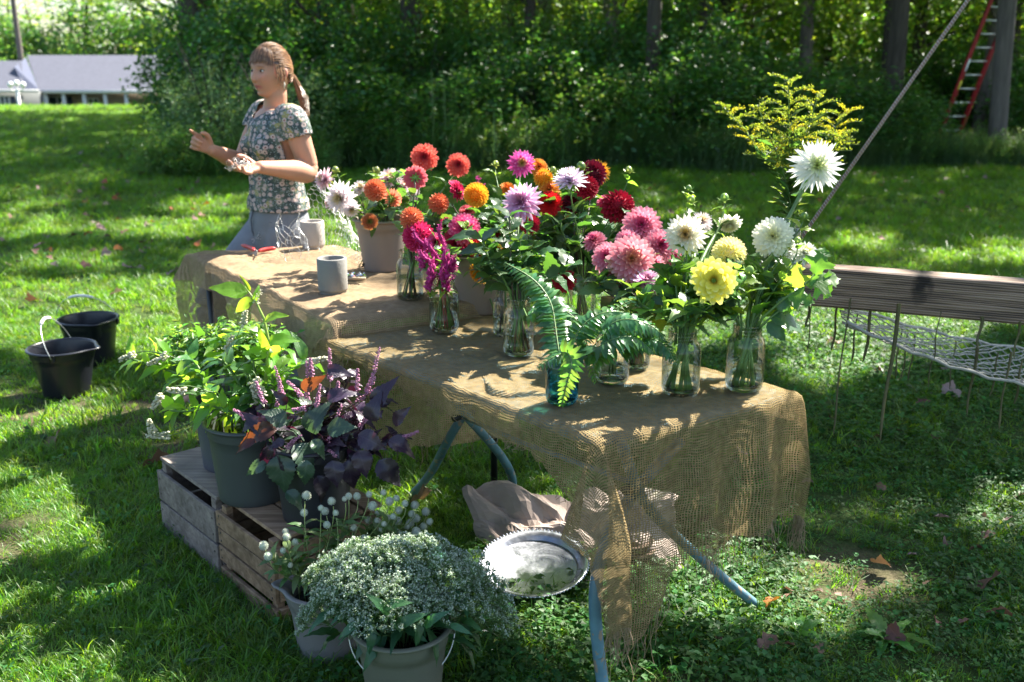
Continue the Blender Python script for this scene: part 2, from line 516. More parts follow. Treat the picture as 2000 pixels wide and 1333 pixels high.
def blades(name, mat, n, h, spread, width, lean=.6, seg=3, seed=0):
    r = random.Random(seed)
    V, Q, uv = [], [], []
    for i in range(n):
        a, d = r.uniform(0, 2 * PI), spread * math.sqrt(r.random())
        bx, by = d * math.cos(a), d * math.sin(a)
        la, hh = r.uniform(0, 2 * PI), h * r.uniform(.5, 1.15)
        ln = hh * lean * r.uniform(.2, 1.3)
        wa = la + PI / 2 + r.uniform(-.5, .5)
        b0 = len(V)
        for k in range(seg + 1):
            t = k / seg
            x = bx + math.cos(la) * ln * t * t; y = by + math.sin(la) * ln * t * t; z = hh * (t - .25 * t * t * lean)
            w_ = width * (1 - t ** 1.6) * .5 + .0002
            V.append((x - math.cos(wa) * w_, y - math.sin(wa) * w_, z - (.01 if k == 0 else 0)))
            V.append((x + math.cos(wa) * w_, y + math.sin(wa) * w_, z - (.01 if k == 0 else 0)))
            uv += [(0, t), (1, t)]
        for k in range(seg):
            c = b0 + 2 * k
            Q.append((c, c + 1, c + 3, c + 2))
    return np_mesh(name, np.array(V), np.array(Q), mat, var=np.repeat(np.array([r.random() for _ in range(n)]), (seg + 1) * 2))

def rosette(name, mat, n, h, rad, leafl, seed=0, seg=2):
    """low broad-leaved weed: small folded leaves on short stalks"""
    r = random.Random(seed)
    V, Q, var = [], [], []
    for i in range(n):
        a = r.uniform(0, 2 * PI); d = rad * math.sqrt(r.random()); z = h * r.uniform(.2, 1)
        c = np.array([d * math.cos(a), d * math.sin(a), z])
        la = a + r.uniform(-1, 1); l = leafl * r.uniform(.5, 1.2)
        dr = np.array([math.cos(la), math.sin(la), r.uniform(-.3, .6)]); dr /= np.linalg.norm(dr)
        sd = np.array([-math.sin(la), math.cos(la), r.uniform(-.3, .3)])
        w_ = l * r.uniform(.22, .38)
        b = len(V)
        V += [c, c + dr * l * .45 + sd * w_ + [0, 0, l * .1], c + dr * l * .5, c + dr * l * .45 - sd * w_ + [0, 0, l * .1], c + dr * l - [0, 0, l * .15]]
        Q += [(b, b + 2, b + 1, b + 1), (b, b + 3, b + 2, b + 2)]
        Q[-2:] = [(b, b + 2, b + 4, b + 1), (b, b + 3, b + 4, b + 2)]
        var += [r.random()] * 5
    return np_mesh(name, np.array(V), np.array(Q), mat, var=np.array(var))

MGRASS = leafmat('grass_blade', G(.058, .150, .014), G(.30, .58, .02), rough=.45, trans=.40, var=.4, veins=False, huev=.02)
MGRASS2 = leafmat('grass_blade_pale', G(.11, .19, .03), G(.42, .60, .04), rough=.45, trans=.35, var=.4, veins=False, huev=.03)
MWEED = leafmat('weed_leaf', G(.04, .115, .028), G(.18, .42, .03), rough=.55, trans=.3, var=.5, veins=False, attr=False, huev=.025, spec=.3)
MSTRAW = solid('dry_straw', G(.30, .24, .13), .8, .3, 30, trans=.2)

def lawn():
    protos = [blades('grass_tuft', MGRASS, 17, .037, .03, .0032, .7, 3, 1), blades('grass_tuft', MGRASS, 14, .052, .03, .0036, .9, 3, 2),
              blades('grass_tuft', MGRASS2, 12, .05, .035, .003, .8, 3, 3), rosette('weed_tuft', MWEED, 15, .035, .035, .016, 4),
              rosette('weed_tuft', MWEED, 12, .05, .035, .025, 5), blades('grass_tuft', MGRASS, 8, .085, .03, .0055, 1.0, 4, 6),
              blades('straw_tuft', MSTRAW, 5, .02, .04, .0025, 2.5, 2, 7)]
    P, sc, ix = [], [], []
    for (y0, y1, dens, s, hw) in ((1.3, 3.6, 2900, .85, .66), (3.6, 6, 1300, 1.0, .62), (6, 10, 430, 1.45, .6), (10, 16.5, 190, 1.7, .6), (16.5, 24, 100, 1.9, .62), (24, 37.5, 60, 2.1, .64)):
        ym = y1
        area = (y1 - y0) * 2 * hw * ym
        n = int(area * dens)
        x = rng.uniform(-hw * ym - .3, hw * ym + .3, n); y = rng.uniform(y0, y1, n)
        keep = np.abs(x) < hw * y + .5
        if y0 > 10: keep &= (y < 16.2) | (x < -4 - (y - 16) * .18)
        x, y = x[keep], y[keep]
        d = dirtiness(x, y)
        nz = np.array([mnoise.noise(Vector((a * 1.4, b * 1.4, 5))) for a, b in zip(x, y)])
        nz2 = np.array([mnoise.noise(Vector((a * .7, b * .7, 9))) for a, b in zip(x, y)])
        cover = np.zeros(len(x), bool)
        for cx, cy, cr in ((.068, 2.86, .15), (-.95, 3.08, .16), (-.84, 2.92, .16), (-.66, 2.72, .16), (-.27, 2.08, .08), (-.49, 2.39, .07), (-2.14, 4.55, .1), (-2.2, 5.05, .1), (.05, 3.2, .12), (.3, 3.1, .15), (.5, 2.95, .13)):
            cover |= np.hypot(x - cx, y - cy) < cr
        x, y, d, nz, nz2 = [q[~cover] for q in (x, y, d, nz, nz2)]
        keep = rng.random(len(x)) > d * .93 + np.clip(-nz - .25, 0, .6)
        x, y, nz, nz2 = x[keep], y[keep], nz[keep], nz2[keep]
        P.append(np.stack([x, y, gz(x, y)], -1))
        sc.append(s * rng.uniform(.65, 1.25, len(x)) * (1 + .45 * nz))
        # the lower right corner of the lawn is broad-leaved weeds, the rest grass
        weedy = np.clip((x * .9 + .55 * nz2 * 2 + .25) * np.clip((7 - y) / 3, 0, 1), .04, .60)
        i = rng.choice([0, 1, 2, 0, 1, 5, 6], len(x), p=[.26, .22, .16, .14, .12, .05, .05])
        wsel = rng.random(len(x)) < weedy
        i[wsel] = rng.choice([3, 4], wsel.sum())
        ix.append(i)
    P, sc, ix = np.concatenate(P), np.concatenate(sc), np.concatenate(ix)
    n = len(P)
    instancer('lawn_grass', protos, P, rng.uniform(0, 6.28, n), rng.normal(0, .16, (n, 2)), sc, ix, 'green lawn grass mixed with low broad weeds and dry stalks')
lawn()

# ------------------------------------------------------------------ leaf clouds
def leafcloud(C, size, up_bias=.6, aspect=.55, fold=.18, droop=.25, dirs=None):
    """folded leaf of six vertices at every centre; returns V, Q, var"""
    n = len(C)
    a = rng.uniform(0, 2 * PI, n)
    d = np.stack([np.cos(a), np.sin(a), rng.normal(-droop, .35, n)], -1)
    if dirs is not None: d = d * .6 + dirs
    d /= np.linalg.norm(d, axis=1, keepdims=True)
    up = rng.normal(0, 1 - up_bias, (n, 3)); up[:, 2] += up_bias + .15
    s = np.cross(d, up); s /= np.linalg.norm(s, axis=1, keepdims=True) + 1e-9
    nn = np.cross(s, d)
    sz = size * rng.uniform(.6, 1.25, n)[:, None]
    wd = sz * aspect * .5
    p0 = C
    p1 = C + d * sz
    m = C + d * sz * .45
    l = m + s * wd + nn * sz * fold; r = m - s * wd + nn * sz * fold
    V = np.stack([p0, l, p1, r, m], 1).reshape(-1, 3)
    b = np.arange(n)[:, None] * 5
    Q = np.concatenate([b + [[0, 4, 2, 1]], b + [[0, 3, 2, 4]]], 0)
    return V, Q, np.repeat(rng.random(n), 5)

MBUSH = leafmat('shrub_leaf', G(.042, .115, .038), G(.19, .45, .04), rough=.38, trans=.32, var=.5, veins=False, attr=True, huev=.03)
MBUSH_L = leafmat('bright_shrub_leaf', G(.075, .17, .045), G(.30, .54, .06), rough=.42, trans=.38, var=.5, veins=False, attr=True, huev=.04)
MBUSH_G = leafmat('grey_shrub_leaf', G(.13, .22, .10), G(.32, .52, .10), rough=.4, trans=.3, var=.5, veins=False, attr=True, huev=.03)
MCROWN = leafmat('tree_leaf', G(.05, .11, .03), G(.38, .62, .03), rough=.4, trans=.42, var=.5, veins=False, attr=True, huev=.035)
MBARK = solid('bark', G(.055, .045, .038), .9, .45, 14, bump=.8, bscale=40, stretch=(1, 1, .15))
MBARK2 = solid('pale_bark', G(.13, .11, .095), .9, .4, 14, bump=.8, bscale=40, stretch=(1, 1, .15))

def blob(n, c, r, lump=.45, shell=.55, seed=0):
    """points near the surface of an uneven clump"""
    u = rng.normal(0, 1, (n, 3)); u /= np.linalg.norm(u, axis=1, keepdims=True)
    k = np.array([mnoise.noise(Vector((*(q * 1.9 + seed * 7.1),))) for q in u])
    rad = (1 + lump * 1.6 * k) * (shell + (1 - shell) * rng.random(n) ** .6)
    return np.array(c) + u * rad[:, None] * np.array(r)

def clumpy(nc, per, c, r, cr, seed=0, shell=.6):
    cc = blob(nc, c, r, seed=seed, shell=shell)
    C = np.repeat(cc, per, 0) + rng.normal(0, cr, (nc * per, 3))
    return C

def bush_mesh(name, mat, h, wd, size, nc, per, seed, stems=True):
    C = clumpy(nc, per, (0, 0, h * .5), (wd, wd, h * .52), .11, seed, shell=.45)
    C = C[C[:, 2] > .02]
    V, Q, var = leafcloud(C, size)
    return np_mesh(name, V, Q, mat, var=var)

def stem_mesh(h, wd, n, seed, mat, r0=.02):
    m = MB(); rr = random.Random(seed)
    for i in range(n):
        a = rr.uniform(0, 2 * PI); d = wd * rr.uniform(.3, .9)
        m.tube(bez((rr.uniform(-.1, .1), rr.uniform(-.1, .1), -.05), (d * .2 * math.cos(a), d * .2 * math.sin(a), h * .4), (d * .6 * math.cos(a), d * .6 * math.sin(a), h * .7), (d * math.cos(a), d * math.sin(a), h * rr.uniform(.75, .95)), 7),
               [r0 * (1 - .12 * k) for k in range(7)], 5)
    return m.mesh('stems', mat)

def shrub(name, loc, fol, st, s, label, cat, group=None, rz=None):
    e = thing(name, loc, label, cat, group)
    M = Matrix.Translation(loc) @ Matrix.Rotation(U(0, 6.28) if rz is None else rz, 4, 'Z') @ Matrix.Diagonal((s[0], s[1], s[2], 1))
    inst('foliage', fol, e, M)
    inst('stems', st, e, M)
    return e

def woods():
    dark = [bush_mesh('dark_foliage', MBUSH, 2.2, 1.3, .105, 230, 26, k) for k in range(3)]
    mid = [bush_mesh('bright_foliage', MBUSH_L, 1.8, 1.1, .10, 170, 26, k + 5) for k in range(2)]
    grey = [bush_mesh('grey_foliage', MBUSH_G, 1.4, 1.2, .06, 220, 30, k + 9) for k in range(2)]
    st = [stem_mesh(2.0, 1.1, 9, k, MBARK) for k in range(2)]
    # the dense edge of the wood
    k = 0
    for row, (Y, n, x0, x1, hs) in enumerate(((16.4, 15, -3.2, 12.5, .78), (18.2, 16, -4.8, 14, 1.15), (20.6, 15, -6, 15, 1.3))):
        for i in range(n):
            x = x0 + (x1 - x0) * (i + .5 + U(-.3, .3)) / n
            if row == 0 and abs(x - 7.6) < 1.5: continue
            if row == 1 and abs(x - 8.2) < .9: continue
            k += 1
            s = U(.85, 1.2)
            hh = hs * U(.8, 1.15) * (.62 if x > 5 and row == 0 else 1) * (.68 if row > 0 and x > 3.5 else 1)
            pick = random.random()
            y = Y + U(-.5, .6)
            if pick < .68: shrub('dark_shrub', (x, y, -.05), dark[k % 3], st[k % 2], (s, s, hh), 'dark green leafy shrub in the thicket at the edge of the wood', 'shrub', 'dark shrubs in the thicket at the edge of the wood')
            elif pick < .86: shrub('bright_shrub', (x, y, -.05), mid[k % 2], st[k % 2], (s, s, hh * 1.2), 'brighter green shrub in the thicket at the edge of the wood', 'shrub', 'brighter shrubs in the thicket at the edge of the wood')
            else: shrub('grey_green_shrub', (x, y, -.05), grey[k % 2], st[k % 2], (s, s, hh * 1.3), 'small-leaved grey-green shrub in the thicket at the edge of the wood', 'shrub', 'grey-green shrubs in the thicket at the edge of the wood')
    # the big shrub that hides the right end of the house and its neighbours
    for (x, y, s, hh, v) in ((-5.75, 18.6, .8, 1.0, 0), (-4.9, 17.6, 1.0, 1.25, 1), (-4.2, 16.6, 1.0, 1.05, 2)):
        shrub('dark_shrub', (x, y, -.05), dark[v], st[0], (s, s, hh), 'dark green leafy shrub between the house and the wood, behind the woman', 'shrub', 'dark shrubs beside the lawn behind the woman')
    shrub('grey_green_shrub', (-4.35, 14.9, 0), grey[0], st[0], (.75, .7, 1.0), 'pale silvery shrub with small sunlit leaves behind the raised hand', 'shrub', 'pale shrubs behind the woman')
    shrub('grey_green_shrub', (-3.35, 14.6, 0), grey[1], st[0], (.7, .7, .95), 'pale silvery shrub with small sunlit leaves behind the raised hand', 'shrub', 'pale shrubs behind the woman')
    shrub('bright_shrub', (-4.6, 14.0, 0), mid[0], st[0], (.5, .5, .35), 'low bright bush at the lawn edge behind the raised hand', 'shrub')
    # trees of the wood: trunks seen, crowns mostly above the picture
    tr = []
    for k in range(4):
        m = MB(); rr = random.Random(40 + k)
        H = 13
        pts = [(rr.uniform(-.05, .05) * i + .3 * math.sin(i * .5 + k), rr.uniform(-.05, .05) * i, H * i / 9 - .1) for i in range(10)]
        m.tube(pts, [.17 * (1 - i * .085) + (.06 if i == 0 else 0) for i in range(10)], 9)
        ends = []
        for b in range(13):
            z = rr.uniform(1.7, H * .95); a = rr.uniform(0, 6.28); l = rr.uniform(1.0, 2.6) * (1.25 - z / H)
            base = (pts[int(z / H * 9)][0], pts[int(z / H * 9)][1], z)
            e = (base[0] + l * math.cos(a), base[1] + l * math.sin(a), z + l * rr.uniform(.1, .6))
            m.tube(bez(base, (base[0] * .7 + e[0] * .3, base[1] * .7 + e[1] * .3, z + .1), (base[0] * .3 + e[0] * .7, base[1] * .3 + e[1] * .7, z + l * .3), e, 5), [.05, .04, .03, .02, .01], 5)
            ends.append(e)
        trunk = m.mesh('trunk', MBARK if k % 2 else MBARK2)
        low = np.concatenate([clumpy(9, 26, e, (.75, .75, .4), .16, shell=.2) for e in ends] + [clumpy(60, 24, (0, 0, 3.2), (1.7, 1.7, 1.6), .2, k)])
        V1, Q1, v1 = leafcloud(low, .12)
        hi = clumpy(30, 20, (0, 0, 9.5), (3.0, 3.0, 4.2), .35, k + 3)
        V2, Q2, v2 = leafcloud(hi, .30)
        crown = np_mesh('crown', np.concatenate([V1, V2]), np.concatenate([Q1, Q2 + len(V1)]), MCROWN, var=np.concatenate([v1, v2]))
        tr.append((trunk, crown))
    def tree(x, y, k, s, label, group, hs=1.0):
        z = float(gz(np.array(x), np.array(y)))
        e = thing('woodland_tree', (x, y, z), label, 'tree', group)
        M = Matrix.Translation((x, y, z)) @ Matrix.Rotation(U(0, 6.28), 4, 'Z') @ Matrix.Diagonal((s, s, hs, 1))
        inst('trunk', tr[k][0], e, M); inst('crown', tr[k][1], e, M)
    k = 0
    for (Y, n, x0, x1) in ((19.5, 10, -4.5, 14), (22.5, 10, -6.5, 16), (26.5, 11, -9, 19), (31.5, 10, -11, 22)):
        for i in range(n):
            k += 1
            x = x0 + (x1 - x0) * (i + .5 + U(-.35, .35)) / n
            tree(x, Y + U(-1, 1), k % 4, U(.8, 1.2) * (.8 if Y < 22 else 1.05), 'tall woodland tree with dark trunk and backlit leaves', 'trees of the wood', U(.9, 1.15))
    # trees far behind the house
    for i in range(15):
        x = -58 + i * 3.6 + U(-1, 1)
        Y = 100 + U(-6, 10)
        e = thing('distant_tree', (x, Y, -3.3), 'sunlit green tree in the row behind the house', 'tree', 'trees behind the house')
        s = U(1.5, 2.1); hs = (U(.95, 1.15) if i not in (3, 7, 8) else .8)
        M = Matrix.Translation((x, Y, -3.3)) @ Matrix.Rotation(U(0, 6.28), 4, 'Z') @ Matrix.Diagonal((s, s, hs, 1))
        inst('trunk', tr[i % 4][0], e, M); inst('crown', tr[i % 4][1], e, M)
    for i in range(9):
        x = -47 + i * 4.4 + U(-1, 1); Y = 92 + U(-2, 3); s = U(2.4, 3.4)
        shrub('distant_shrub', (x, Y, -3.3), mid[i % 2], st[0], (s, s, U(2.6, 3.5)), 'round sunlit bush close behind the house roof', 'shrub', 'bushes close behind the house')
    for i in range(17):
        x = -58 + i * 3.0 + U(-1, 1); Y = 97 + U(-2, 4); s = U(3.6, 4.8)
        shrub('distant_tree', (x, Y, -3.3), (mid + dark)[i % 5], st[0], (s, s, U(3.7, 5.0) * (.75 if i in (5, 6, 9, 10) else 1)), 'full leafy tree in the row behind the house roof', 'tree', 'leafy trees behind the house roof')
    # sunlit growth deep in the wood, seen between the trunks
    for (Y, n, x0, x1, h0) in ((25, 12, -7, 17, 1.5), (34, 13, -9, 23, 2.1), (41, 13, -12, 27, 2.8)):
        for i in range(n):
            s = U(1.4, 2.0) * Y / 28
            shrub('deep_wood_shrub', (x0 + (x1 - x0) * (i + .5) / n + U(-.5, .5), Y + U(-1, 1), 0), (mid if random.random() < .75 else dark)[i % 2], st[0], (s, s, h0 * U(.8, 1.25)), 'sunlit shrub deep in the wood between the trunks', 'shrub', 'shrubs deep in the wood')
    # tall soft weeds where lawn meets wood
    def weed(name, mat, h, n, seed, leaf=.05, spike=False):
        r = random.Random(seed); Cs, V, Q, var = [], [], [], []
        for i in range(n):
            x, y = r.gauss(0, .16), r.gauss(0, .16); hh = h * r.uniform(.6, 1.1); lx, ly = r.gauss(0, .12), r.gauss(0, .12)
            for j in range(26):
                t = j / 26 if not spike else .3 + .7 * j / 26
                Cs.append((x + lx * t * t, y + ly * t * t, hh * t))
            b = len(V); V += [(x - .003, y, 0), (x + .003, y, 0), (x + lx + .001, y + ly, hh), (x + lx - .001, y + ly, hh)]; Q.append((b, b + 1, b + 2, b + 3)); var += [r.random()] * 4
        V1, Q1, v1 = leafcloud(np.array(Cs), leaf, droop=0)
        return np_mesh(name, np.concatenate([np.array(V), V1]), np.concatenate([np.array(Q), Q1 + len(V)]), mat, var=np.concatenate([np.array(var), v1]))
    protos = [weed('weed_stand', MBUSH_L, .75, 11, 1), weed('weed_stand', MBUSH_G, .6, 12, 2, .035), weed('weed_stand', MBUSH_L, .95, 7, 3, .06),
              blades('tall_grass', leafmat('tall_grass', G(.06, .12, .05), G(.22, .36, .08), trans=.35, veins=False, huev=.02), 60, .7, .2, .006, .8, 4, 9)]
    x = rng.uniform(-2.8, 9.5, 2300); y = 15.0 + rng.gamma(1.6, .42, 2300) + .3 * np.sin(x * 1.3)
    s = rng.uniform(.5, 1.1, 2300) * np.where(x < 1.2, 1.05, np.where(x < 5.2, 1.1, .8))
    i = rng.choice(4, 2300, p=[.25, .2, .15, .4]); i[(x > 1) & (rng.random(2300) < .75)] = 3
    x2 = rng.uniform(-5.2, -2.6, 260); y2 = rng.uniform(13.8, 15.6, 260) ; i2 = rng.choice([0, 1, 2], 260); s2 = rng.uniform(.4, .9, 260)
    x, y, s, i = np.concatenate([x, x2]), np.concatenate([y, y2]), np.concatenate([s, s2]), np.concatenate([i, i2])
    instancer('undergrowth', protos, np.stack([x, y, gz(x, y)], -1), rng.uniform(0, 6.28, len(x)), rng.normal(0, .08, (len(x), 2)), s, i, 'soft tall weeds and grass where the lawn meets the wood')
    # single tall weeds standing up before the shrubs
    sp = weed('leaves', MBUSH_L, 1.0, 1, 20, .07, True)
    sm = MB(); sm.tube([(0, 0, 0), (.01, 0, .5), (0, .01, 1)], [.008, .006, .003], 5); sme = sm.mesh('stem', MSTEM)
    for (px, pb, pt, Y, lab) in ((455, 290, 138, 13.9, 'tall flowering weed stalk just left of the face'), (420, 290, 120, 14.3, 'tall pale weed stalk nearest the raised hand'), (480, 280, 128, 13.6, 'tall weed stalk whose tip stands beside the chin'),
                            (845, 250, 135, 14.8, 'pale tall weed stalk above the coral dahlia'), (868, 255, 150, 14.9, 'tall pale weed stalk right of its twin above the coral dahlias'), (965, 320, 210, 14.2, 'short yellow-green weed stalk above the magenta dahlia'), (1028, 300, 215, 14.3, 'pale seeding stalk above the pink striped dahlia')):
        b = at(px, pb, Y); b.z = float(gz(np.array(b.x), np.array(b.y))); t = at(px, pt, Y)
        e = thing('tall_weed', b, lab, 'weed')
        h = t.z - b.z
        M = Matrix.Translation(b) @ Matrix.Diagonal((1.4, 1.4, h, 1))
        inst('leaves', sp, e, M); inst('stem', sme, e, M)
woods()

# ------------------------------------------------------------------ trees outside the picture, crowns shaped to dapple the chosen places
SPOTS = [  # patches kept sunlit: crown leaves on their sun rays are left out
    (14.4, 440, 215, 95, 95, .98), (15.3, 780, 270, 170, 45, .85), (15.4, 980, 270, 60, 60, .8), (15.5, 1330, 270, 110, 40, .7), (16.5, 900, 120, 130, 60, .7), (16.8, 1300, 100, 100, 60, .6), (16.5, 620, 130, 90, 70, .6),
   # z, px, py, rx, ry, how open
    (0, 215, 635, 360, 72, .995), (0, 60, 800, 170, 40, .85), (0, 60, 390, 90, 14, .9), (0, 350, 330, 190, 16, .85), (0, 30, 305, 70, 10, .9), (0, 40, 440, 120, 18, .9),
    (0, 330, 450, 120, 14, .85), (0, 120, 520, 90, 10, .5), (0, 430, 405, 120, 12, .8), (0, 120, 214, 200, 5, .95), (0, 250, 275, 90, 7, .7), (0, 130, 350, 60, 7, .7), (0, 520, 505, 140, 16, .8),
    (0, 690, 400, 60, 20, .7), (0, 620, 455, 60, 30, .8), (0, 730, 470, 90, 26, .9),
    (0, 1270, 385, 60, 12, .9), (0, 1850, 346, 34, 6, .95), (0, 1700, 350, 60, 5, .85), (0, 1620, 356, 40, 5, .8), (0, 1690, 482, 70, 9, .9), (0, 1975, 500, 70, 18, .9), (0, 1860, 512, 90, 8, .5), (0, 1330, 420, 80, 12, .7),
    (0, 1690, 650, 230, 75, .97), (0, 1620, 720, 110, 60, .9), (0, 1900, 620, 120, 40, .6), (0, 1250, 640, 160, 70, .95), (0, 1350, 1150, 110, 80, .55), (0, 1560, 1170, 160, 70, .55), (0, 1950, 1050, 60, 45, .7),
    (0, 50, 1010, 70, 50, .6), (0, 70, 1130, 60, 30, .45), (0, 250, 900, 60, 30, .4), (0, 950, 830, 60, 30, .5), (0, 1090, 980, 60, 30, .4),
    (.76, 500, 520, 190, 42, .995), (.76, 660, 500, 70, 30, .9), (.76, 690, 560, 30, 14, .8),
    (.72, 780, 690, 70, 14, .7), (.72, 900, 720, 50, 14, .6), (.72, 1100, 715, 70, 16, .8), (.72, 1060, 660, 90, 14, .7), (.72, 1230, 800, 80, 14, .7), (.72, 1450, 780, 110, 26, .9), (.72, 1540, 750, 60, 26, .9), (.72, 960, 745, 60, 12, .6), (.72, 1300, 740, 90, 14, .7),
    (3.4, 1640, 530, 90, 22, .97), (3.3, 1850, 550, 190, 26, .98),
    (2.95, 370, 700, 190, 95, .97), (2.95, 500, 610, 80, 80, .98), (2.7, 560, 810, 90, 50, .6), (2.7, 640, 720, 60, 60, .7), (2.9, 470, 790, 120, 60, .8), (2.65, 740, 800, 60, 50, .4),
    (3.75, 730, 380, 120, 60, .97), (3.3, 890, 370, 110, 80, .95), (3.1, 860, 470, 110, 50, .9), (3.0, 1100, 380, 160, 80, .96), (2.75, 1240, 480, 100, 80, .95), (2.5, 1400, 490, 130, 90, .97), (2.45, 1570, 500, 90, 90, .97), (2.6, 1595, 325, 60, 60, .98), (3.4, 1530, 260, 160, 110, .95), (2.45, 1180, 630, 130, 60, .8), (2.8, 1080, 520, 90, 60, .6), (2.4, 1440, 620, 110, 60, .7), (2.1, 790, 1120, 120, 50, .35), (2.4, 600, 980, 60, 40, .4), (2.7, 380, 960, 60, 60, .3),
    (4.6, 545, 130, 75, 60, .98), (4.6, 520, 240, 90, 50, .9), (4.4, 410, 280, 60, 30, .96), (4.2, 500, 325, 40, 20, .9), (4.5, 600, 380, 50, 80, .9), (4.5, 480, 440, 60, 50, .6),
    
]

def shade():
    trunks = [(7.0, 5.0, 5.2, .16), (10.5, 9.5, 5.5, .24), (2.3, 17.2, 5.5, .13), (6.6, 17.9, 5.5, .16), (13.5, 16, 6, .3), (-1.9, 19.3, 5.5, .22), (4.5, 22, 6, .2), (10.5, 22, 6, .2), (-7.5, 24.5, 6, .4), (-1.5, 27, 6.5, .4), (5, 30, 7, .45), (-8, 38, 8, .5), (0, 40, 8, .5), (9.6, 2.0, 4.5, .2), (7.6, -1.8, 4.5, .2)]
    per = [[] for _ in trunks]
    def emit(n, x0, x1, y0, y1, h0, h1, size, target):
        gx = rng.uniform(x0, x1, n); gy = rng.uniform(y0, y1, n)
        # soft large gaps and smaller ones
        h = rng.uniform(h0, h1, n)
        X = gx + h / SUND.z * SUND.x; Y = gy + h / SUND.z * SUND.y
        keep = np.ones(n, bool)
        for (z, px, py, rx, ry, op) in SPOTS:
            if z < 2:                       # an open patch on the level z
                sx = gx + z / SUND.z * SUND.x; sy = gy + z / SUND.z * SUND.y
                ux, uy = to_px(sx, sy, np.full(n, z))
            else:                           # an open patch on what stands at the distance z
                tt = np.maximum((z - gy) / SUND.y, 0)
                ux, uy = to_px(gx + tt * SUND.x, np.full(n, z), tt * SUND.z)
            wob = 1 + .2 * np.sin(ux * .05 + py) + .15 * np.cos(uy * .11 + px)
            ext = .55 * size * F / (float(on(px, max(py, 150), z).y) if z < 2 else z)
            out_ = (rng.random(n) < op ** .2)
            q = ((ux - px) / (rx + ext)) ** 2 + ((uy - py) / (ry + ext * (.35 if z < 2 else .8))) ** 2
            if z > 2:                       # what stands there is some decimetres deep
                for dz in (-.3, -.15, .15, .3):
                    tt = np.maximum((z + dz - gy) / SUND.y, 0)
                    vx, vy = to_px(gx + tt * SUND.x, np.full(n, z + dz), tt * SUND.z)
                    q = np.minimum(q, ((vx - px) / (rx + ext)) ** 2 + ((vy - py) / (ry + ext * .8)) ** 2)
            keep &= ~((q < wob) & out_)
        nz = np.array([mnoise.noise(Vector((a * 1.1, b * 1.1, 2))) + .6 * mnoise.noise(Vector((a * 3.3, b * 3.3, 8))) for a, b in zip(gx, gy)])
        keep &= nz < np.where(gy > 14.6, target - .5, target)
        keep &= h > 1.9 + .06 * np.maximum(Y, 0) + size * 2
        best = np.full(n, 99.0); bi = np.zeros(n, int)
        for k, (tx, ty, rr, tw) in enumerate(trunks):
            d = np.hypot(X - tx, Y - ty) / rr
            m_ = d < best; best[m_] = d[m_]; bi[m_] = k
        keep &= best < 1.25
        for k in range(len(trunks)):
            s = keep & (bi == k)
            if s.any(): per[k].append((np.stack([X[s], Y[s], h[s]], -1), size))
    emit(46000, -3.4, 3.6, .6, 6.0, 5.2, 10.5, .11, .52)
    emit(42000, -9, 9, 3.5, 14, 6, 16, .22, .66)
    emit(34000, -16, 14, 12, 37, 6, 17, .42, .62)
    lab = ['broad shade tree just right of the picture, over the tables', 'second shade tree further right, beyond the hammock beam']
    for k, (tx, ty, rr, tw) in enumerate(trunks):
        if not per[k]: continue
        e = thing('shade_tree', (tx, ty, 0), lab[k] if k < 2 else 'tall tree whose crown hangs above the top of the picture', 'tree', None if k < 2 else 'tall trees with crowns above the picture')
        Vs, Qs, vs, off = [], [], [], 0
        for (C, size) in per[k]:
            V, Q, v = leafcloud(C - np.array([[tx, ty, 0]]), size, up_bias=.7, aspect=.8)
            Vs.append(V); Qs.append(Q + off); vs.append(v); off += len(V)
        me = np_mesh('crown', np.concatenate(Vs), np.concatenate(Qs), MCROWN, var=np.concatenate(vs))
        inst('crown', me, e, Matrix.Translation((tx, ty, 0)))
        m = MB()
        allp = np.concatenate([c for c, _ in per[k]])
        top = float(allp[:, 2].max()) - .5
        m.tube([(tx, ty, -.1), (tx + .05, ty, 1.2), (tx, ty + .06, top * .5), (tx + .1, ty, top)], [tw * 1.15, tw, tw * .5, .02], 12)
        for q in range(7):
            c = allp[rng.integers(len(allp))]
            zb = max(2.6 + .06 * ty, c[2] * .62)
            m.tube(bez((tx, ty, zb), (tx * .8 + c[0] * .2, ty * .8 + c[1] * .2, zb + .5), (tx * .4 + c[0] * .6, ty * .4 + c[1] * .6, c[2] - .2), c, 6), [tw * .2, tw * .15, tw * .11, tw * .08, tw * .05, .008], 6)
        m.build('trunk', MBARK, e)
shade()

# ------------------------------------------------------------------ the pole tree on the right with its ladder
def right_pole():
    b = on(1943, 318); t = at(1968, 0, b.y)
    e = thing('pole_tree', (b.x, b.y, 0), 'straight bare grey trunk with the red ladder behind it', 'tree')
    m = MB()
    d = (t - b)
    m.tube([b - d * .05, b, b + d * .5, b + d, b + d * 2.2, b + d * 3.2], [.17, .145, .135, .13, .12, .1], 14)
    m.build('trunk', solid('grey_bark', G(.10, .085, .08), .9, .35, 12, bump=.7, bscale=30, stretch=(1, 1, .12)), e)
    m = MB(); C = clumpy(90, 22, b + d * 3.6, (2.4, 2.4, 1.6), .3)
    V, Q, v = leafcloud(C - np.array([list(WL[e])]), .22)
    inst('crown', np_mesh('crown', V, Q, MCROWN, var=v), e, Matrix.Translation(WL[e]))
    for q in range(5):
        m.tube([b + d * 2.4, b + d * 3.0 + rv(.5), b + d * 3.5 + rv(1.4)], [.07, .05, .02], 6)
    m.build('limbs', MBARK2, e)
right_pole()

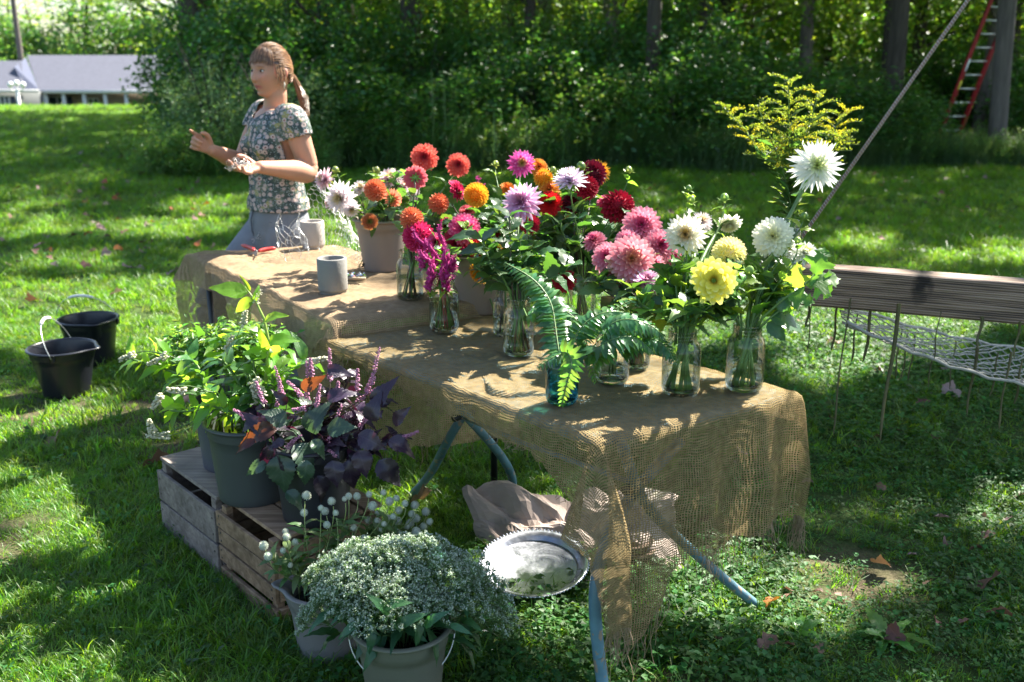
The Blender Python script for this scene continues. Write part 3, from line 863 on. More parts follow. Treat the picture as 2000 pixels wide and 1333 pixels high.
def ladder():
    red = solid('red_fibreglass', G(.42, .03, .035), .4, .12, 6)
    alu = solid('aluminium_rung', G(.6, .6, .6), .4, .1, 10, metallic=.7)
    Y0, Y1 = 17.0, 17.6
    a0, b0 = at(1832, 272, Y0), at(1870, 270, Y0 + .1)
    a0.z = b0.z = max(0.02, a0.z)
    a1 = at(1932, 12, Y1 + .4); b1 = at(1972, 14, Y1 + .5)
    e = thing('extension_ladder', a0, 'long red extension ladder leaning behind the grey trunk', 'ladder')
    for p, q in ((a0, a1), (b0, b1)):
        d = q - p
        m = MB(); c = p + d * .62
        sd = (b0 - a0).normalized(); n = d.normalized().cross(sd)
        m.box(p + d * .6, d * .6, sd * .02, n * .045, .006)
        m.build('rail', red, e)
    d = a1 - a0
    for p, q in ((a0, a1), (b0, b1)):                     # the sliding upper section, a little behind
        dd = q - p; n = Vector((0, 1, .25)).normalized() * .075
        m = MB(); m.box(p + n + dd * .66 + (b0 - a0) * .06, dd * .54, (b0 - a0).normalized() * .018, n.normalized() * .035, .005)
        m.build('rail', red, e)
    nr = int(d.length * 1.2 / .27)
    for i in range(nr):
        t = (i + .6) * .27 / d.length
        m = MB(); m.tube([a0 + (a1 - a0) * t, b0 + (b1 - b0) * t], .017, 8); m.build('rung', alu, e)
    m = MB(); p = a0 + d * .4 - Vector((0, .05, 0)); m.box(p, d.normalized() * .09, (b0 - a0).normalized() * .019, Vector((0, .003, 0)))
    m.build('sticker', solid('yellow_sticker', G(.75, .6, .05), .5, .1), e)
    m = MB(); p = a0 + d * .55 - Vector((0, .05, 0)); m.box(p, d.normalized() * .12, (b0 - a0).normalized() * .019, Vector((0, .003, 0)))
    m.build('sticker', solid('white_sticker', G(.7, .7, .7), .5, .1), e)
ladder()

# ------------------------------------------------------------------ the house beyond the rise
def house():
    Y = 80.0
    e = thing('house', (at(190, 150, Y).x, Y, -3.3), 'low ranch house with pale grey roof and white porch posts beyond the lawn', 'house')
    roof = solid('grey_shingles', G(.095, .10, .13), .85, .12, 3.0, bump=.3, bscale=20, stretch=(1, 1, 4))
    roofd = solid('dark_shingles', G(.05, .06, .10), .85, .12, 3.0)  # same shingles, shade of the left hip slope put into the colour
    tan = solid('tan_siding', G(.24, .19, .14), .8, .08, 2.0)
    grey = solid('grey_siding', G(.14, .15, .145), .8, .08, 2.0)
    white = solid('white_trim', G(.5, .5, .5), .6, .05, 2.0)
    glass = solid('house_window_glass', G(.04, .07, .08), .12, .2, 1.0)
    shut = solid('navy_shutter', G(.02, .035, .06), .6, .1, 3.0)
    # main roof: front slope, seen from below
    ev = at(76, 177, Y).z; rg = at(60, 108, Y + 5).z
    xl, xr = at(76, 177, Y).x, at(330, 177, Y).x
    rl, rr = at(52, 108, Y + 5).x, at(315, 108, Y + 5).x
    m = MB(); m.grid([[(xl, Y, ev), (xr + 2, Y, ev)], [(rl, Y + 5, rg), (rr + 2, Y + 5, rg)], [(rl, Y + 10, ev), (rr + 2, Y + 10, ev)]])
    m.grid([[(xl, Y, ev - .08), (xr + 2, Y, ev - .08)], [(rl, Y + 10, ev - .08), (rr + 2, Y + 10, ev - .08)]])
    r_ = m.build('roof', roof, e, smooth=False)
    m = MB(); m.box(((xl + xr) / 2 + 1, Y - .05, ev - .1), ((xr - xl) / 2 + 1, 0, 0), (0, .05, 0), (0, 0, .13)); m.build('fascia', white, r_)
    # gable (hip) slope at the left of the main roof
    m = MB(); m.grid([[at(28, 131, Y + 1.5), at(51, 112, Y + 4.9)], [at(48, 175, Y - .3), at(75, 175, Y - .02)]]); m.build('hip_roof', roofd, e, smooth=False)
    # left wing roof
    m = MB(); m.grid([[at(-160, 177, Y - 1), at(46, 177, Y - 1)], [at(-160, 119, Y + 3), at(42, 119, Y + 3)], [at(-160, 177, Y + 7), at(42, 177, Y + 7)]]); r2 = m.build('roof', roof, e, smooth=False)
    m = MB(); a = at(-160, 178, Y - 1.05); b = at(75, 178, Y - 1.05); m.box((a + b) / 2, (b - a) / 2, (0, .04, 0), (0, 0, .12)); m.build('fascia', white, r2)
    # walls
    m = MB(); x0 = at(80, 190, Y + 2).x; m.box(((x0 + xr + 2) / 2, Y + 2.2, (ev - 3.4) / 2), ((xr + 2 - x0) / 2, 0, 0), (0, .15, 0), (0, 0, (ev + 3.4) / 2)); m.build('wall', tan, e)
    m = MB(); x0 = at(-160, 190, Y - .4).x; x1 = at(78, 190, Y - .4).x; m.box(((x0 + x1) / 2, Y - .3, (ev - 3.4) / 2), ((x1 - x0) / 2, 0, 0), (0, .15, 0), (0, 0, (ev + 3.3) / 2)); m.build('wall', grey, e)
    for px in (88, 125, 165, 206, 247):
        q = at(px, 190, Y + .2); m = MB(); m.box((q.x, Y + .2, (ev - 3.3) / 2), (.13 if px > 90 else .22, 0, 0), (0, .13, 0), (0, 0, (ev + 3.2) / 2)); m.build('post', white, e)
    def window(px0, px1, py0, py1, y, sh=True):
        a, b = at(px0, py0, y), at(px1, py1, y)
        c = (a + b) / 2; hw, hh = abs(b.x - a.x) / 2, abs(a.z - b.z) / 2
        m = MB(); m.box((c.x, y + .03, c.z), (hw, 0, 0), (0, .02, 0), (0, 0, hh)); wd = m.build('window', glass, e)
        m = MB()
        for s in (-1, 0, 1): m.box((c.x + s * hw, y - .02, c.z), (.06, 0, 0), (0, .04, 0), (0, 0, hh))
        for s in (-1, 1): m.box((c.x, y - .03, c.z + s * hh), (hw + .06, 0, 0), (0, .035, 0), (0, 0, .05))
        m.build('frame', white, wd)
        if sh:
            m = MB(); m.box((c.x + hw + .28, y, c.z), (.18, 0, 0), (0, .03, 0), (0, 0, hh)); m.build('shutter', shut, e)
    window(93, 133, 189, 225, Y + 2.0)
    window(172, 195, 193, 225, Y + 2.0, False)
    window(0, 22, 188, 225, Y - .5)
house()

def lamp():
    Y = 60.0
    b = at(33, 214, Y); 
    e = thing('garden_lamp', (b.x, Y, -3.3), 'white garden lamp post with round globes before the house', 'lamp post')
    wh = solid('lamp_white', G(.75, .75, .72), .5, .05)
    m = MB(); t = at(33, 173, Y); m.tube([(t.x, Y, -3.3), (t.x, Y, t.z)], [.12, .09], 10)
    for s in (-1, 0, 1): m.tube([(t.x, Y, t.z - .15), (t.x + s * .3, Y, t.z - .12), (t.x + s * .36, Y, t.z + .05)], .04, 6)
    m.build('post', wh, e)
    for s in (-1, 0, 1):
        m = MB(); m.lathe([(.02, -.17), (.12, -.13), (.18, 0), (.13, .13), (.02, .18)], (t.x + s * .36, Y, t.z + .2 + .08 * (s == 0)), 14); m.build('globe', wh, e)
    Y = 88.0
    e = thing('bare_trunk', (at(30, 100, Y).x, Y, -3.3), 'tall bare leaning trunk behind the left wing of the house', 'tree')
    m = MB(); m.tube([(at(42, 118, Y).x, Y, -3.3), at(40, 110, Y), at(32, 50, Y), at(24, -10, Y), at(18, -120, Y)], [.3, .26, .24, .22, .1], 8); m.build('trunk', MBARK2, e)
lamp()

# ------------------------------------------------------------------ hammock: beam, rope, net, straps
def hammock():
    wood, nt, out = newmat('weathered_timber')
    L = nt.links
    tc = nd(nt, 'TexCoord'); mp = nd(nt, 'Mapping'); mp.inputs['Scale'].default_value = (1.2, 14, 26); L.new(tc.outputs['Object'], mp.inputs[0])
    n = nd(nt, 'TexNoise', Scale=2.2, Detail=6, Distortion=.6); L.new(mp.outputs[0], n.inputs['Vector'])
    wv = nd(nt, 'TexWave', bands_direction='Z', Scale=4.3, Distortion=9.0, Detail=3); wv.inputs['Detail Scale'].default_value = .6
    mp2 = nd(nt, 'Mapping'); mp2.inputs['Scale'].default_value = (.35, 8, 9); L.new(tc.outputs['Object'], mp2.inputs[0]); L.new(mp2.outputs[0], wv.inputs['Vector'])
    mxx = nd(nt, 'Mix', data_type='FLOAT'); mxx.inputs[0].default_value = .22; L.new(n.outputs[0], mxx.inputs[2]); L.new(wv.outputs[0], mxx.inputs[3])
    r = ramp(nt, [(0.32, G(.05, .035, .028)), (.45, G(.19, .125, .085)), (.68, G(.36, .26, .19))]); L.new(mxx.outputs[0], r.inputs[0])
    # the dark knot
    vm = nd(nt, 'VectorMath', operation='DISTANCE'); mp3 = nd(nt, 'Mapping'); mp3.inputs['Scale'].default_value = (1, 0, .45); mp3.inputs['Location'].default_value = (.155, 0, -.02)
    nn = nd(nt, 'TexNoise', Scale=28.0, Detail=4); L.new(tc.outputs['Object'], nn.inputs['Vector'])
    va = nd(nt, 'VectorMath', operation='MULTIPLY_ADD'); va.inputs[1].default_value = (.07, .0, .05); L.new(nn.outputs[1], va.inputs[0]); L.new(tc.outputs['Object'], va.inputs[2])
    L.new(va.outputs[0], mp3.inputs[0]); L.new(mp3.outputs[0], vm.inputs[0]); vm.inputs[1].default_value = (.035, 0, .01)
    kr = ramp(nt, [(.012, (1, 1, 1)), (.04, (0, 0, 0))]); L.new(vm.outputs['Value'], kr.inputs[0])
    mx = nd(nt, 'Mix', data_type='RGBA'); L.new(kr.outputs[0], mx.inputs[0]); L.new(r.outputs[0], mx.inputs[6]); mx.inputs[7].default_value = (.02, .013, .01, 1)
    p = nd(nt, 'BsdfPrincipled', Roughness=.75); L.new(mx.outputs[2], p.inputs['Base Color'])
    b_ = nd(nt, 'Bump', Strength=.7, Distance=.008); L.new(mxx.outputs[0], b_.inputs['Height']); L.new(b_.outputs[0], p.inputs['Normal'])
    L.new(p.outputs[0], out.inputs[0])
    a, b = Vector((.93, 3.66, .775)), Vector((2.25, 3.10, .745))
    c = (a + b) / 2; d = (b - a); l = d.length / 2; d.normalize()
    e = thing('hammock', c, 'rope hammock with heavy weathered timber spreader bar, white net and hanging cords', 'hammock')
    m = MB()
    m.box((0, 0, 0), (l, 0, 0), (0, .05, 0), (0, 0, .072), .006)
    ob = bpy.data.objects.new('spreader_bar', m.mesh('spreader_bar', wood, smooth=False))
    link(ob, e, Matrix.Translation(c) @ Matrix.Rotation(math.atan2(d.y, d.x), 4, 'Z'))
    # hanging rope
    rope, nt, out = newmat('striped_rope'); L = nt.links
    tc = nd(nt, 'TexCoord'); sx = nd(nt, 'SeparateXYZ'); L.new(tc.outputs['UV'], sx.inputs[0])
    m1 = nd(nt, 'Math', operation='MULTIPLY_ADD'); m1.inputs[1].default_value = 115.0; L.new(sx.outputs[1], m1.inputs[0]); L.new(sx.outputs[0], m1.inputs[2])
    fr = nd(nt, 'Math', operation='FRACT'); L.new(m1.outputs[0], fr.inputs[0])
    rr = ramp(nt, [(0, G(.24, .15, .12)), (.62, G(.20, .125, .10)), (.66, G(.05, .07, .10)), (.8, G(.05, .10, .12)), (.84, G(.6, .55, .5))], 'CONSTANT'); L.new(fr.outputs[0], rr.inputs[0])
    p = nd(nt, 'BsdfPrincipled', Roughness=.8); L.new(rr.outputs[0], p.inputs['Base Color']); L.new(p.outputs[0], out.inputs[0])
    top = at(1895, -6, 3.5); bot = at(1588, 432, 3.6)
    dd = (top - bot)
    m = MB(); pts = [bot - dd * .22 + (bot + dd * t - (bot - dd * .22)) * 1 for t in (0,)]
    pts = [bot - dd * .19] + [bot + dd * (t / 8) for t in range(0, 9)] + [bot + dd * 1.6, bot + dd * 2.6]
    m.tube(pts, .0068, 8); m.build('hanging_rope', rope, e)
    # net of diamonds
    white = solid('net_cord', G(.36, .35, .31), .8, .1, 50)
    A, B_, C_, D_ = at(1640, 596, 3.62), at(2150, 690, 5.0), at(1655, 632, 3.45), at(2160, 775, 3.4)
    nu, nv = 20, 9
    def q(u, v):
        p_ = A.lerp(B_, u).lerp(C_.lerp(D_, u), v)
        return p_ - Vector((0, 0, .05 * math.sin(PI * u) + .03 * math.sin(PI * v) + .006 * math.sin(u * 40 + v * 17)))
    for s in (-1, 1):
        for k in range(-nv, nu + nv):
            pts = []
            for i in range(nv * 2 + 1):
                v = i / (nv * 2); u = (k + s * i * .5 + (0 if s > 0 else 0)) / nu
                if 0 <= u <= 1: pts.append(q(u, v) + Vector((0, 0, .004 * math.sin(i * 3.1 + k))))
            if len(pts) > 1:
                m = MB(); m.tube(pts, .0027, 5); m.build('net_cord', white, e)
    m = MB(); m.tube([q(i / 20, 0) for i in range(21)], .006, 6); m.build('edge_cord', white, e)
    m = MB(); m.tube([q(i / 20, 1) for i in range(21)], .006, 6); m.build('edge_cord', white, e)
    # cords hanging straight down
    dark = solid('hanging_strap', G(.12, .115, .05), .7, .2, 30, trans=.15)
    for (px, y0, y1, wd, Y) in ((1553, 575, 642, 5, 3.6), (1583, 585, 640, 5, 3.62), (1589, 585, 688, 2.5, 3.55), (1637, 600, 686, 5, 3.7), (1660, 595, 850, 5, 3.45), (1676, 615, 707, 5, 3.75), (1704, 600, 706, 6, 3.5),
                               (1757, 605, 860, 8, 3.3), (1762, 650, 738, 5, 3.9), (1774, 660, 742, 3, 3.9), (1788, 668, 744, 4, 3.9), (1828, 670, 757, 4, 3.9), (1837, 620, 702, 3, 3.3), (1867, 680, 760, 4, 3.8), (1910, 690, 812, 7, 3.6),
                               (1919, 630, 682, 7, 3.25), (1950, 700, 775, 4, 3.8), (1975, 700, 838, 7, 3.5), (1993, 640, 700, 5, 3.2), (1997, 715, 790, 5, 3.6)):
        a_, b_ = at(px, y0 - 12, Y), at(px - 5, y1, Y); b_.x = a_.x - (a_.z - b_.z) * .035
        w_ = wd / 500 * .45
        m = MB(); k = U(0, 6)
        rows = []
        for i in range(11):
            t = i / 10; c_ = a_.lerp(b_, t) + Vector((.004 * math.sin(t * 7 + k), .004 * math.sin(t * 5 + k), 0)); ang = .5 * math.sin(t * 2 + k)
            ww = w_ * (.35 if i == 10 else 1)
            rows.append([c_ + Vector((math.cos(ang) * ww * s, math.sin(ang) * ww * s, 0)) + Vector((0, .0015 * s2, 0)) for s, s2 in ((-1, 0), (0, -1), (1, 0), (0, 1))])
        m.grid(rows, wrap=True); m.build('hanging_cord', dark, e)
hammock()

# ------------------------------------------------------------------ tables
F_NR, F_FR, F_NL, F_FL = Vector((.20, 2.175, 0)), Vector((.745, 2.50, 0)), Vector((-.585, 3.035, 0)), Vector((-.075, 3.36, 0))
FZ, BZ = .712, .764
B_FL, B_N, B_FR, B_NR = Vector((-1.36, 4.19, 0)), Vector((-.56, 3.06, 0)), Vector((-.80, 4.38, 0)), Vector((.0, 3.40, 0))

def front_table():
    blue = solid('flaking_blue_paint', G(.10, .20, .25), .45, .25, 9, bump=.15, bscale=60)
    # scuffed spots of rust on the blue paint
    nt = blue.node_tree; L = nt.links; p = [n for n in nt.nodes if n.type == 'BSDF_PRINCIPLED'][0]
    src = p.inputs['Base Color'].links[0].from_socket
    n = nd(nt, 'TexNoise', Scale=34.0, Detail=5); tc = nd(nt, 'TexCoord'); L.new(tc.outputs['Object'], n.inputs['Vector'])
    r = ramp(nt, [(.58, (0, 0, 0)), (.62, (1, 1, 1))]); L.new(n.outputs[0], r.inputs[0])
    mx = nd(nt, 'Mix', data_type='RGBA'); L.new(r.outputs[0], mx.inputs[0]); L.new(src, mx.inputs[6]); mx.inputs[7].default_value = (.30, .24, .18, 1); L.new(mx.outputs[2], p.inputs['Base Color'])
    c = (F_NR + F_FL) / 2
    e = thing('folding_table', (c.x, c.y, 0), 'front folding table with curved blue painted tube legs under burlap', 'table')
    m = MB(); z = FZ - .02
    k = .012
    cor = [F_NR, F_FR, F_FL, F_NL]
    cor = [p_.lerp(c, .015) for p_ in cor]
    m.add([(*p_.xy, z + s * .011) for s in (-1, 1) for p_ in cor], [(0, 3, 2, 1), (4, 5, 6, 7), (0, 1, 5, 4), (1, 2, 6, 5), (2, 3, 7, 6), (3, 0, 4, 7)])
    m.build('table_top', blue, e, smooth=False)
    m = MB(); rim = [p_.lerp(c, .01) for p_ in cor]
    pts = []
    for i in range(4):
        p_, q_ = rim[i], rim[(i + 1) % 4]
        pts += [p_.lerp(q_, t) for t in (.04, .5, .96)]
    pts.append(pts[0])
    m.tube([(*p_.xy, z - .004) for p_ in pts], .015, 8); m.build('edge_rail', blue, e)
    # crossed bent legs at either end
    sh = (F_FR - F_NR).normalized(); lg = (F_NL - F_NR).normalized()
    def leg(px, r=.0155):
        P_ = [at(*q) for q in px]
        for _ in range(2):
            P_ = [P_[0]] + [x for i in range(len(P_) - 1) for x in (P_[i].lerp(P_[i + 1], .25), P_[i].lerp(P_[i + 1], .75))] + [P_[-1]]
        m = MB(); m.tube(P_, r, 10); m.build('leg', blue, e)
    f1, f2, f3, f4 = on(797, 975), on(1003, 970), on(1184, 1380), on(1492, 1192)
    leg([(930, 752, 3.16), (905, 812, 3.14), (880, 850, 3.18), (840, 930, f1.y), (795, 977, f1.y)])
    leg([(872, 752, 2.98), (905, 808, 3.10), (950, 855, 3.2), (990, 905, f2.y - .05), (1003, 940, f2.y), (1001, 974, f2.y)])
    leg([(1330, 862, 2.44), (1240, 955, 2.33), (1186, 1050, 2.22), (1162, 1130, 2.15), (1162, 1220, f3.y), (1184, 1392, f3.y)])
    leg([(1215, 868, 2.20), (1240, 945, 2.27), (1268, 1000, 2.34), (1400, 1120, 2.52), (1500, 1200, f4.y)], .014)
    for q in ((905, 812, 3.11), (1240, 950, 2.30)):
        m = MB(); c_ = at(*q); m.tube([c_ - Vector((.03, .03, 0)), c_ + Vector((.03, .03, 0))], .012, 8); m.build('pivot_bolt', MDARK, e)
    m = MB(); m.tube([at(905, 815, 3.11), at(1020, 865, 2.8), at(1240, 945, 2.33)], .008, 8); m.build('brace_bar', blue, e)

MDARK = solid('black_metal', G(.018, .02, .022), .4, .2, 12)

def back_table():
    c = (B_FL + B_NR) / 2
    e = thing('folding_table', (c.x, c.y, 0), 'back folding table with straight black legs under sunlit burlap', 'table')
    m = MB(); z = BZ - .022
    cor = [p_.lerp(c, .03) for p_ in (B_NR, B_FR, B_FL, B_N)]
    m.add([(*p_.xy, z + s * .013) for s in (-1, 1) for p_ in cor], [(0, 3, 2, 1), (4, 5, 6, 7), (0, 1, 5, 4), (1, 2, 6, 5), (2, 3, 7, 6), (3, 0, 4, 7)])
    m.build('table_top', solid('table_laminate', G(.26, .21, .16), .5, .1), e, smooth=False)
    for p_ in cor:
        q = p_.lerp(c, .07)
        m = MB(); m.tube([(q.x, q.y, z - .01), (q.x, q.y, 0)], .013, 10); m.build('leg', MDARK, e)
    q1, q2 = cor[1].lerp(c, .07), cor[2].lerp(c, .07)
    m = MB(); m.tube([(q1.x, q1.y, .62), (q2.x, q2.y, .62)], .008, 8); m.build('cross_bar', MDARK, e)
front_table(); back_table()

# ------------------------------------------------------------------ burlap cloths
def burlap(name, col, col2, pitch=.0046, thick=.62, open_=.5):
    """loose jute weave: threads along u and v (metres) with open holes between them"""
    m, nt, out = newmat(name); L = nt.links
    tc = nd(nt, 'TexCoord')
    nw = nd(nt, 'TexNoise', Scale=9.0, Detail=3); L.new(tc.outputs['UV'], nw.inputs['Vector'])
    nf = nd(nt, 'TexNoise', Scale=120.0, Detail=2); L.new(tc.outputs['UV'], nf.inputs['Vector'])
    va = nd(nt, 'VectorMath', operation='MULTIPLY_ADD'); va.inputs[1].default_value = (.028, .028, 0); L.new(nw.outputs[1], va.inputs[0]); L.new(tc.outputs['UV'], va.inputs[2])
    vb = nd(nt, 'VectorMath', operation='MULTIPLY_ADD'); vb.inputs[1].default_value = (.0035, .0035, 0); L.new(nf.outputs[1], vb.inputs[0]); L.new(va.outputs[0], vb.inputs[2])
    sx = nd(nt, 'SeparateXYZ'); L.new(vb.outputs[0], sx.inputs[0])
    th = []
    for k in (0, 1):
        a = nd(nt, 'Math', operation='MULTIPLY'); a.inputs[1].default_value = 2 * PI / pitch; L.new(sx.outputs[k], a.inputs[0])
        s = nd(nt, 'Math', operation='COSINE'); L.new(a.outputs[0], s.inputs[0])
        h = nd(nt, 'MapRange'); h.inputs['From Min'].default_value = -1; L.new(s.outputs[0], h.inputs[0]); th.append(h.outputs[0])
    mxm = nd(nt, 'Math', operation='MAXIMUM'); L.new(th[0], mxm.inputs[0]); L.new(th[1], mxm.inputs[1])
    nl = nd(nt, 'TexNoise', Scale=5.0, Detail=3); L.new(tc.outputs['UV'], nl.inputs['Vector'])
    thr = nd(nt, 'MapRange'); thr.inputs['From Min'].default_value = .3; thr.inputs['From Max'].default_value = .7; thr.inputs['To Min'].default_value = thick - .12; thr.inputs['To Max'].default_value = thick + .12; L.new(nl.outputs[0], thr.inputs[0])
    hole = nd(nt, 'Math', operation='LESS_THAN'); L.new(mxm.outputs[0], hole.inputs[0]); L.new(thr.outputs[0], hole.inputs[1])
    n = nd(nt, 'TexNoise', Scale=45.0, Detail=4); L.new(tc.outputs['UV'], n.inputs['Vector'])
    r = ramp(nt, [(.3, col2), (.7, col)]); L.new(n.outputs[0], r.inputs[0])
    d = nd(nt, 'BsdfDiffuse'); L.new(r.outputs[0], d.inputs[0])
    t = nd(nt, 'BsdfTranslucent'); L.new(r.outputs[0], t.inputs[0])
    b_ = nd(nt, 'Bump', Strength=.7, Distance=.003); L.new(mxm.outputs[0], b_.inputs['Height']); L.new(b_.outputs[0], d.inputs['Normal'])
    b_.inputs['Strength'].default_value = 1.0
    mx = nd(nt, 'MixShader'); mx.inputs[0].default_value = .3; L.new(d.outputs[0], mx.inputs[1]); L.new(t.outputs[0], mx.inputs[2])
    tr = nd(nt, 'BsdfTransparent')
    mh = nd(nt, 'MixShader'); L.new(hole.outputs[0], mh.inputs[0]); L.new(mx.outputs[0], mh.inputs[1]); L.new(tr.outputs[0], mh.inputs[2])
    L.new(mh.outputs[0], out.inputs[0])
    return m
MBUR = burlap('burlap', G(.56, .42, .27), G(.40, .29, .18), pitch=.0062, thick=.47)
MBUR2 = burlap('old_burlap', G(.44, .33, .17), G(.28, .205, .10), pitch=.0064, thick=.56)
MTHREAD = solid('jute_thread', G(.36, .27, .16), .9, .25, 40, trans=.3)

def lin(x, pts):
    return float(np.interp(x, [p[0] for p in pts], [p[1] for p in pts]))

def drape(name, mat, P0, PU, PV, PUV, z, hang, label, wrinkle=.004, fold=.02, seed=0, step=.016, wavy=9.0, bulge=None):
    """a cloth over the quad P0, P0+u, P0+v; hang = four functions giving how far it falls past u=0, u=1, v=0, v=1"""
    LU, LV = (PU - P0).length, (PV - P0).length
    c = (P0 + PUV) / 2
    def top(u, v): return P0 * (1 - u) * (1 - v) + PU * u * (1 - v) + PV * (1 - u) * v + PUV * u * v
    hu0, hu1, hv0, hv1 = hang
    nu, nv = int(LU / step), int(LV / step)
    ku, kv = 20, 20
    us = [(-1 + i / ku, 0) for i in range(ku)] + [(0, i / nu) for i in range(nu + 1)] + [(1 * (i + 1) / ku, 1) for i in range(ku)]
    vs = [(-1 + i / kv, 0) for i in range(kv)] + [(0, i / nv) for i in range(nv + 1)] + [(1 * (i + 1) / kv, 1) for i in range(kv)]
    du_, dv_ = (PU - P0).normalized(), (PV - P0).normalized()
    rows, uvs = [], []
    rad = .022
    for (au, bu) in us:
        row = []
        for (av, bv) in vs:
            u, v = min(max(bu, 0), 1), min(max(bv, 0), 1)
            ou = (au * (hu0(v) if au < 0 else hu1(v)))
            ov = (av * (hv0(u) if av < 0 else hv1(u)))
            # soften the corners: the fall there is shared
            if ou and ov:
                k = max(abs(ou), abs(ov)) / math.hypot(ou, ov)
                f = .55 + .45 * k
                ou2, ov2 = ou * f, ov * f
            else: ou2, ov2 = ou, ov
            h = math.hypot(ou2, ov2)
            p = top(u, v)
            s = u * LU + ou; t = v * LV + ov
            uvs.append((s, t))
            o_ = du_ * ou2 + dv_ * ov2
            if h > 1e-6:
                o_ = o_ / h
                if h < rad * PI / 2:
                    a = h / rad; out_, dn = rad * math.sin(a), rad * (1 - math.cos(a))
                else:
                    out_, dn = rad, rad + (h - rad * PI / 2)
                # folds grow downwards
                ed = (v * LV if abs(ou) > 0 else 0) + (u * LU if abs(ov) > 0 else 0) + (math.atan2(abs(ov), abs(ou)) * .12 if ou and ov else 0)
                g = min(1, h / .25)
                f = fold * g * (math.sin(ed * wavy * 2 * PI / LU * .8 + seed) + .6 * math.sin(ed * wavy * 4.1 / LU + seed * 2.3) + .35 * mnoise.noise(Vector((ed * 14, h * 3, seed))))
                out_ += f + fold * .9 * g
                if ou and ov < 0: out_ += .08 * g
                side = Vector((-o_.y, o_.x, 0)) * (.012 * g * mnoise.noise(Vector((ed * 9, h * 5, seed + 4))))
                if bulge: out_ += bulge(s, t, h)
                p = p + o_ * out_ + side - Vector((0, 0, dn))
            wr = wrinkle * (mnoise.noise(Vector((s * 6, t * 6, seed))) * 1.3 + .8 * mnoise.noise(Vector((s * 15 + t * 5, t * 11, seed + 2))) + .4 * mnoise.noise(Vector((s * 40, t * 40, seed + 5))))
            edge = 1.0 if h > 0 else min(1, 8 * min(u, 1 - u, v, 1 - v) + .4)
            row.append(Vector((p.x, p.y, p.z + z + .003 + (abs(wr) * 1.2 + wr * .3) * edge)))
        rows.append(row)
    m = MB(); m.grid(rows, uvs=uvs)
    o = m.build(name, mat)
    tag(o, label, 'tablecloth')
    return o, rows

def fringe(parent, pts, n, l0, l1, seed):
    """loose threads along a torn hem"""
    r = random.Random(seed)
    m = MB()
    for i in range(n):
        k = r.random() * (len(pts) - 1); a = pts[int(k)].lerp(pts[min(int(k) + 1, len(pts) - 1)], k % 1)
        l = r.uniform(l0, l1) * (1.8 if r.random() < .1 else 1)
        q = a + Vector((r.gauss(0, .012), r.gauss(0, .012), -l)); c1 = a + Vector((r.gauss(0, .01), r.gauss(0, .01), -l * .4))
        q.z = max(q.z, .01)
        m.tube(bez(a + Vector((0, 0, .01)), c1, c1.lerp(q, .5) + Vector((r.gauss(0, .012), r.gauss(0, .012), 0)), q, 6), .0009, 3, caps=False)
    o = m.build('frayed_threads', MTHREAD, parent)
    o['kind'] = 'stuff'

def cloths():
    # front: u from NR towards NL (long side), v from NR towards FR (right-hand end); the fall past u=0 is the big torn end
    end = [(-.01, .46), (.08, .56), (.15, .585), (.25, .50), (.34, .42), (.42, .38), (.52, .40), (.66, .39), (.8, .36), (1.01, .37)]
    near = [(0, .24), (.06, .18), (.13, .12), (.2, .105), (.4, .09), (.6, .075), (.75, .06), (.9, .05), (1, .05)]
    def rag(x, s, a=.012): return a * (mnoise.noise(Vector((x * 14, s, 0))) + .7 * mnoise.noise(Vector((x * 37, s, 4))))
    o, rows = drape('burlap_cloth', MBUR2, F_NR, F_NL, F_FR, F_FL, FZ - .008,
          (lambda v: lin(v, end) + rag(v, 1, .03), lambda v: .06 + rag(v, 2), lambda u: lin(u, near) + rag(u, 3), lambda u: .10 + rag(u, 5)),
          'worn loose-weave burlap over the front table, hanging torn and frayed at the right-hand end', wrinkle=.007, fold=.016, seed=3, step=.013, wavy=8)
    fringe(o, rows[0], 170, .02, .10, 1)
    fringe(o, [r_[0] for r_ in rows], 90, .004, .02, 2)
    # back: u from FL (far left) to N (near), v to the right
    o, rows = drape('burlap_cloth', MBUR, B_FL, B_N, B_FR, B_NR, BZ - .006,
          (lambda v: .36 + rag(v, 7), lambda v: lin(v, [(0, .40), (.2, .46), (.6, .52), (1, .5)]) + rag(v, 8), lambda u: lin(u, [(0, .13), (.3, .12), (.55, .14), (.75, .22), (.9, .33), (1, .40)]) + rag(u, 9), lambda u: .07 + rag(u, 11)),
          'golden burlap over the back table, sunlit on top and hanging at the left side', wrinkle=.011, fold=.018, seed=11, step=.016, wavy=5)
    fringe(o, rows[-1], 100, .01, .06, 5)
cloths()

# ------------------------------------------------------------------ vessels
MCONC = solid('concrete', G(.20, .195, .18), .85, .06, 14, bump=.15, bscale=120)
MCONC2 = solid('pale_concrete', G(.38, .34, .30), .85, .06, 14, bump=.15, bscale=120)

def cup(loc, mat, label, r=.052, h=.112):
    e = thing('concrete_cup', loc, label, 'cup')
    m = MB(); m.lathe([(.0, 0), (r * .88, 0), (r * .90, .002), (r * .90, .011), (r * .985, .013), (r, .017), (r, h - .003), (r - .002, h), (r - .009, h), (r - .011, h - .003), (r - .011, .02), (0, .018)], loc, 48)
    m.build('body', mat, e)
    m = MB(); m.disc((loc[0], loc[1], loc[2] + .07), r - .011); m.build('water', MWATER, e)
cup(on(651, 572, BZ) , MCONC, 'grey concrete cup in the shade at the front of the back table', .052, .125)
cup(on(612, 484, BZ), MCONC2, 'pale concrete cup in full sun at the far corner of the back table', .052, .118)

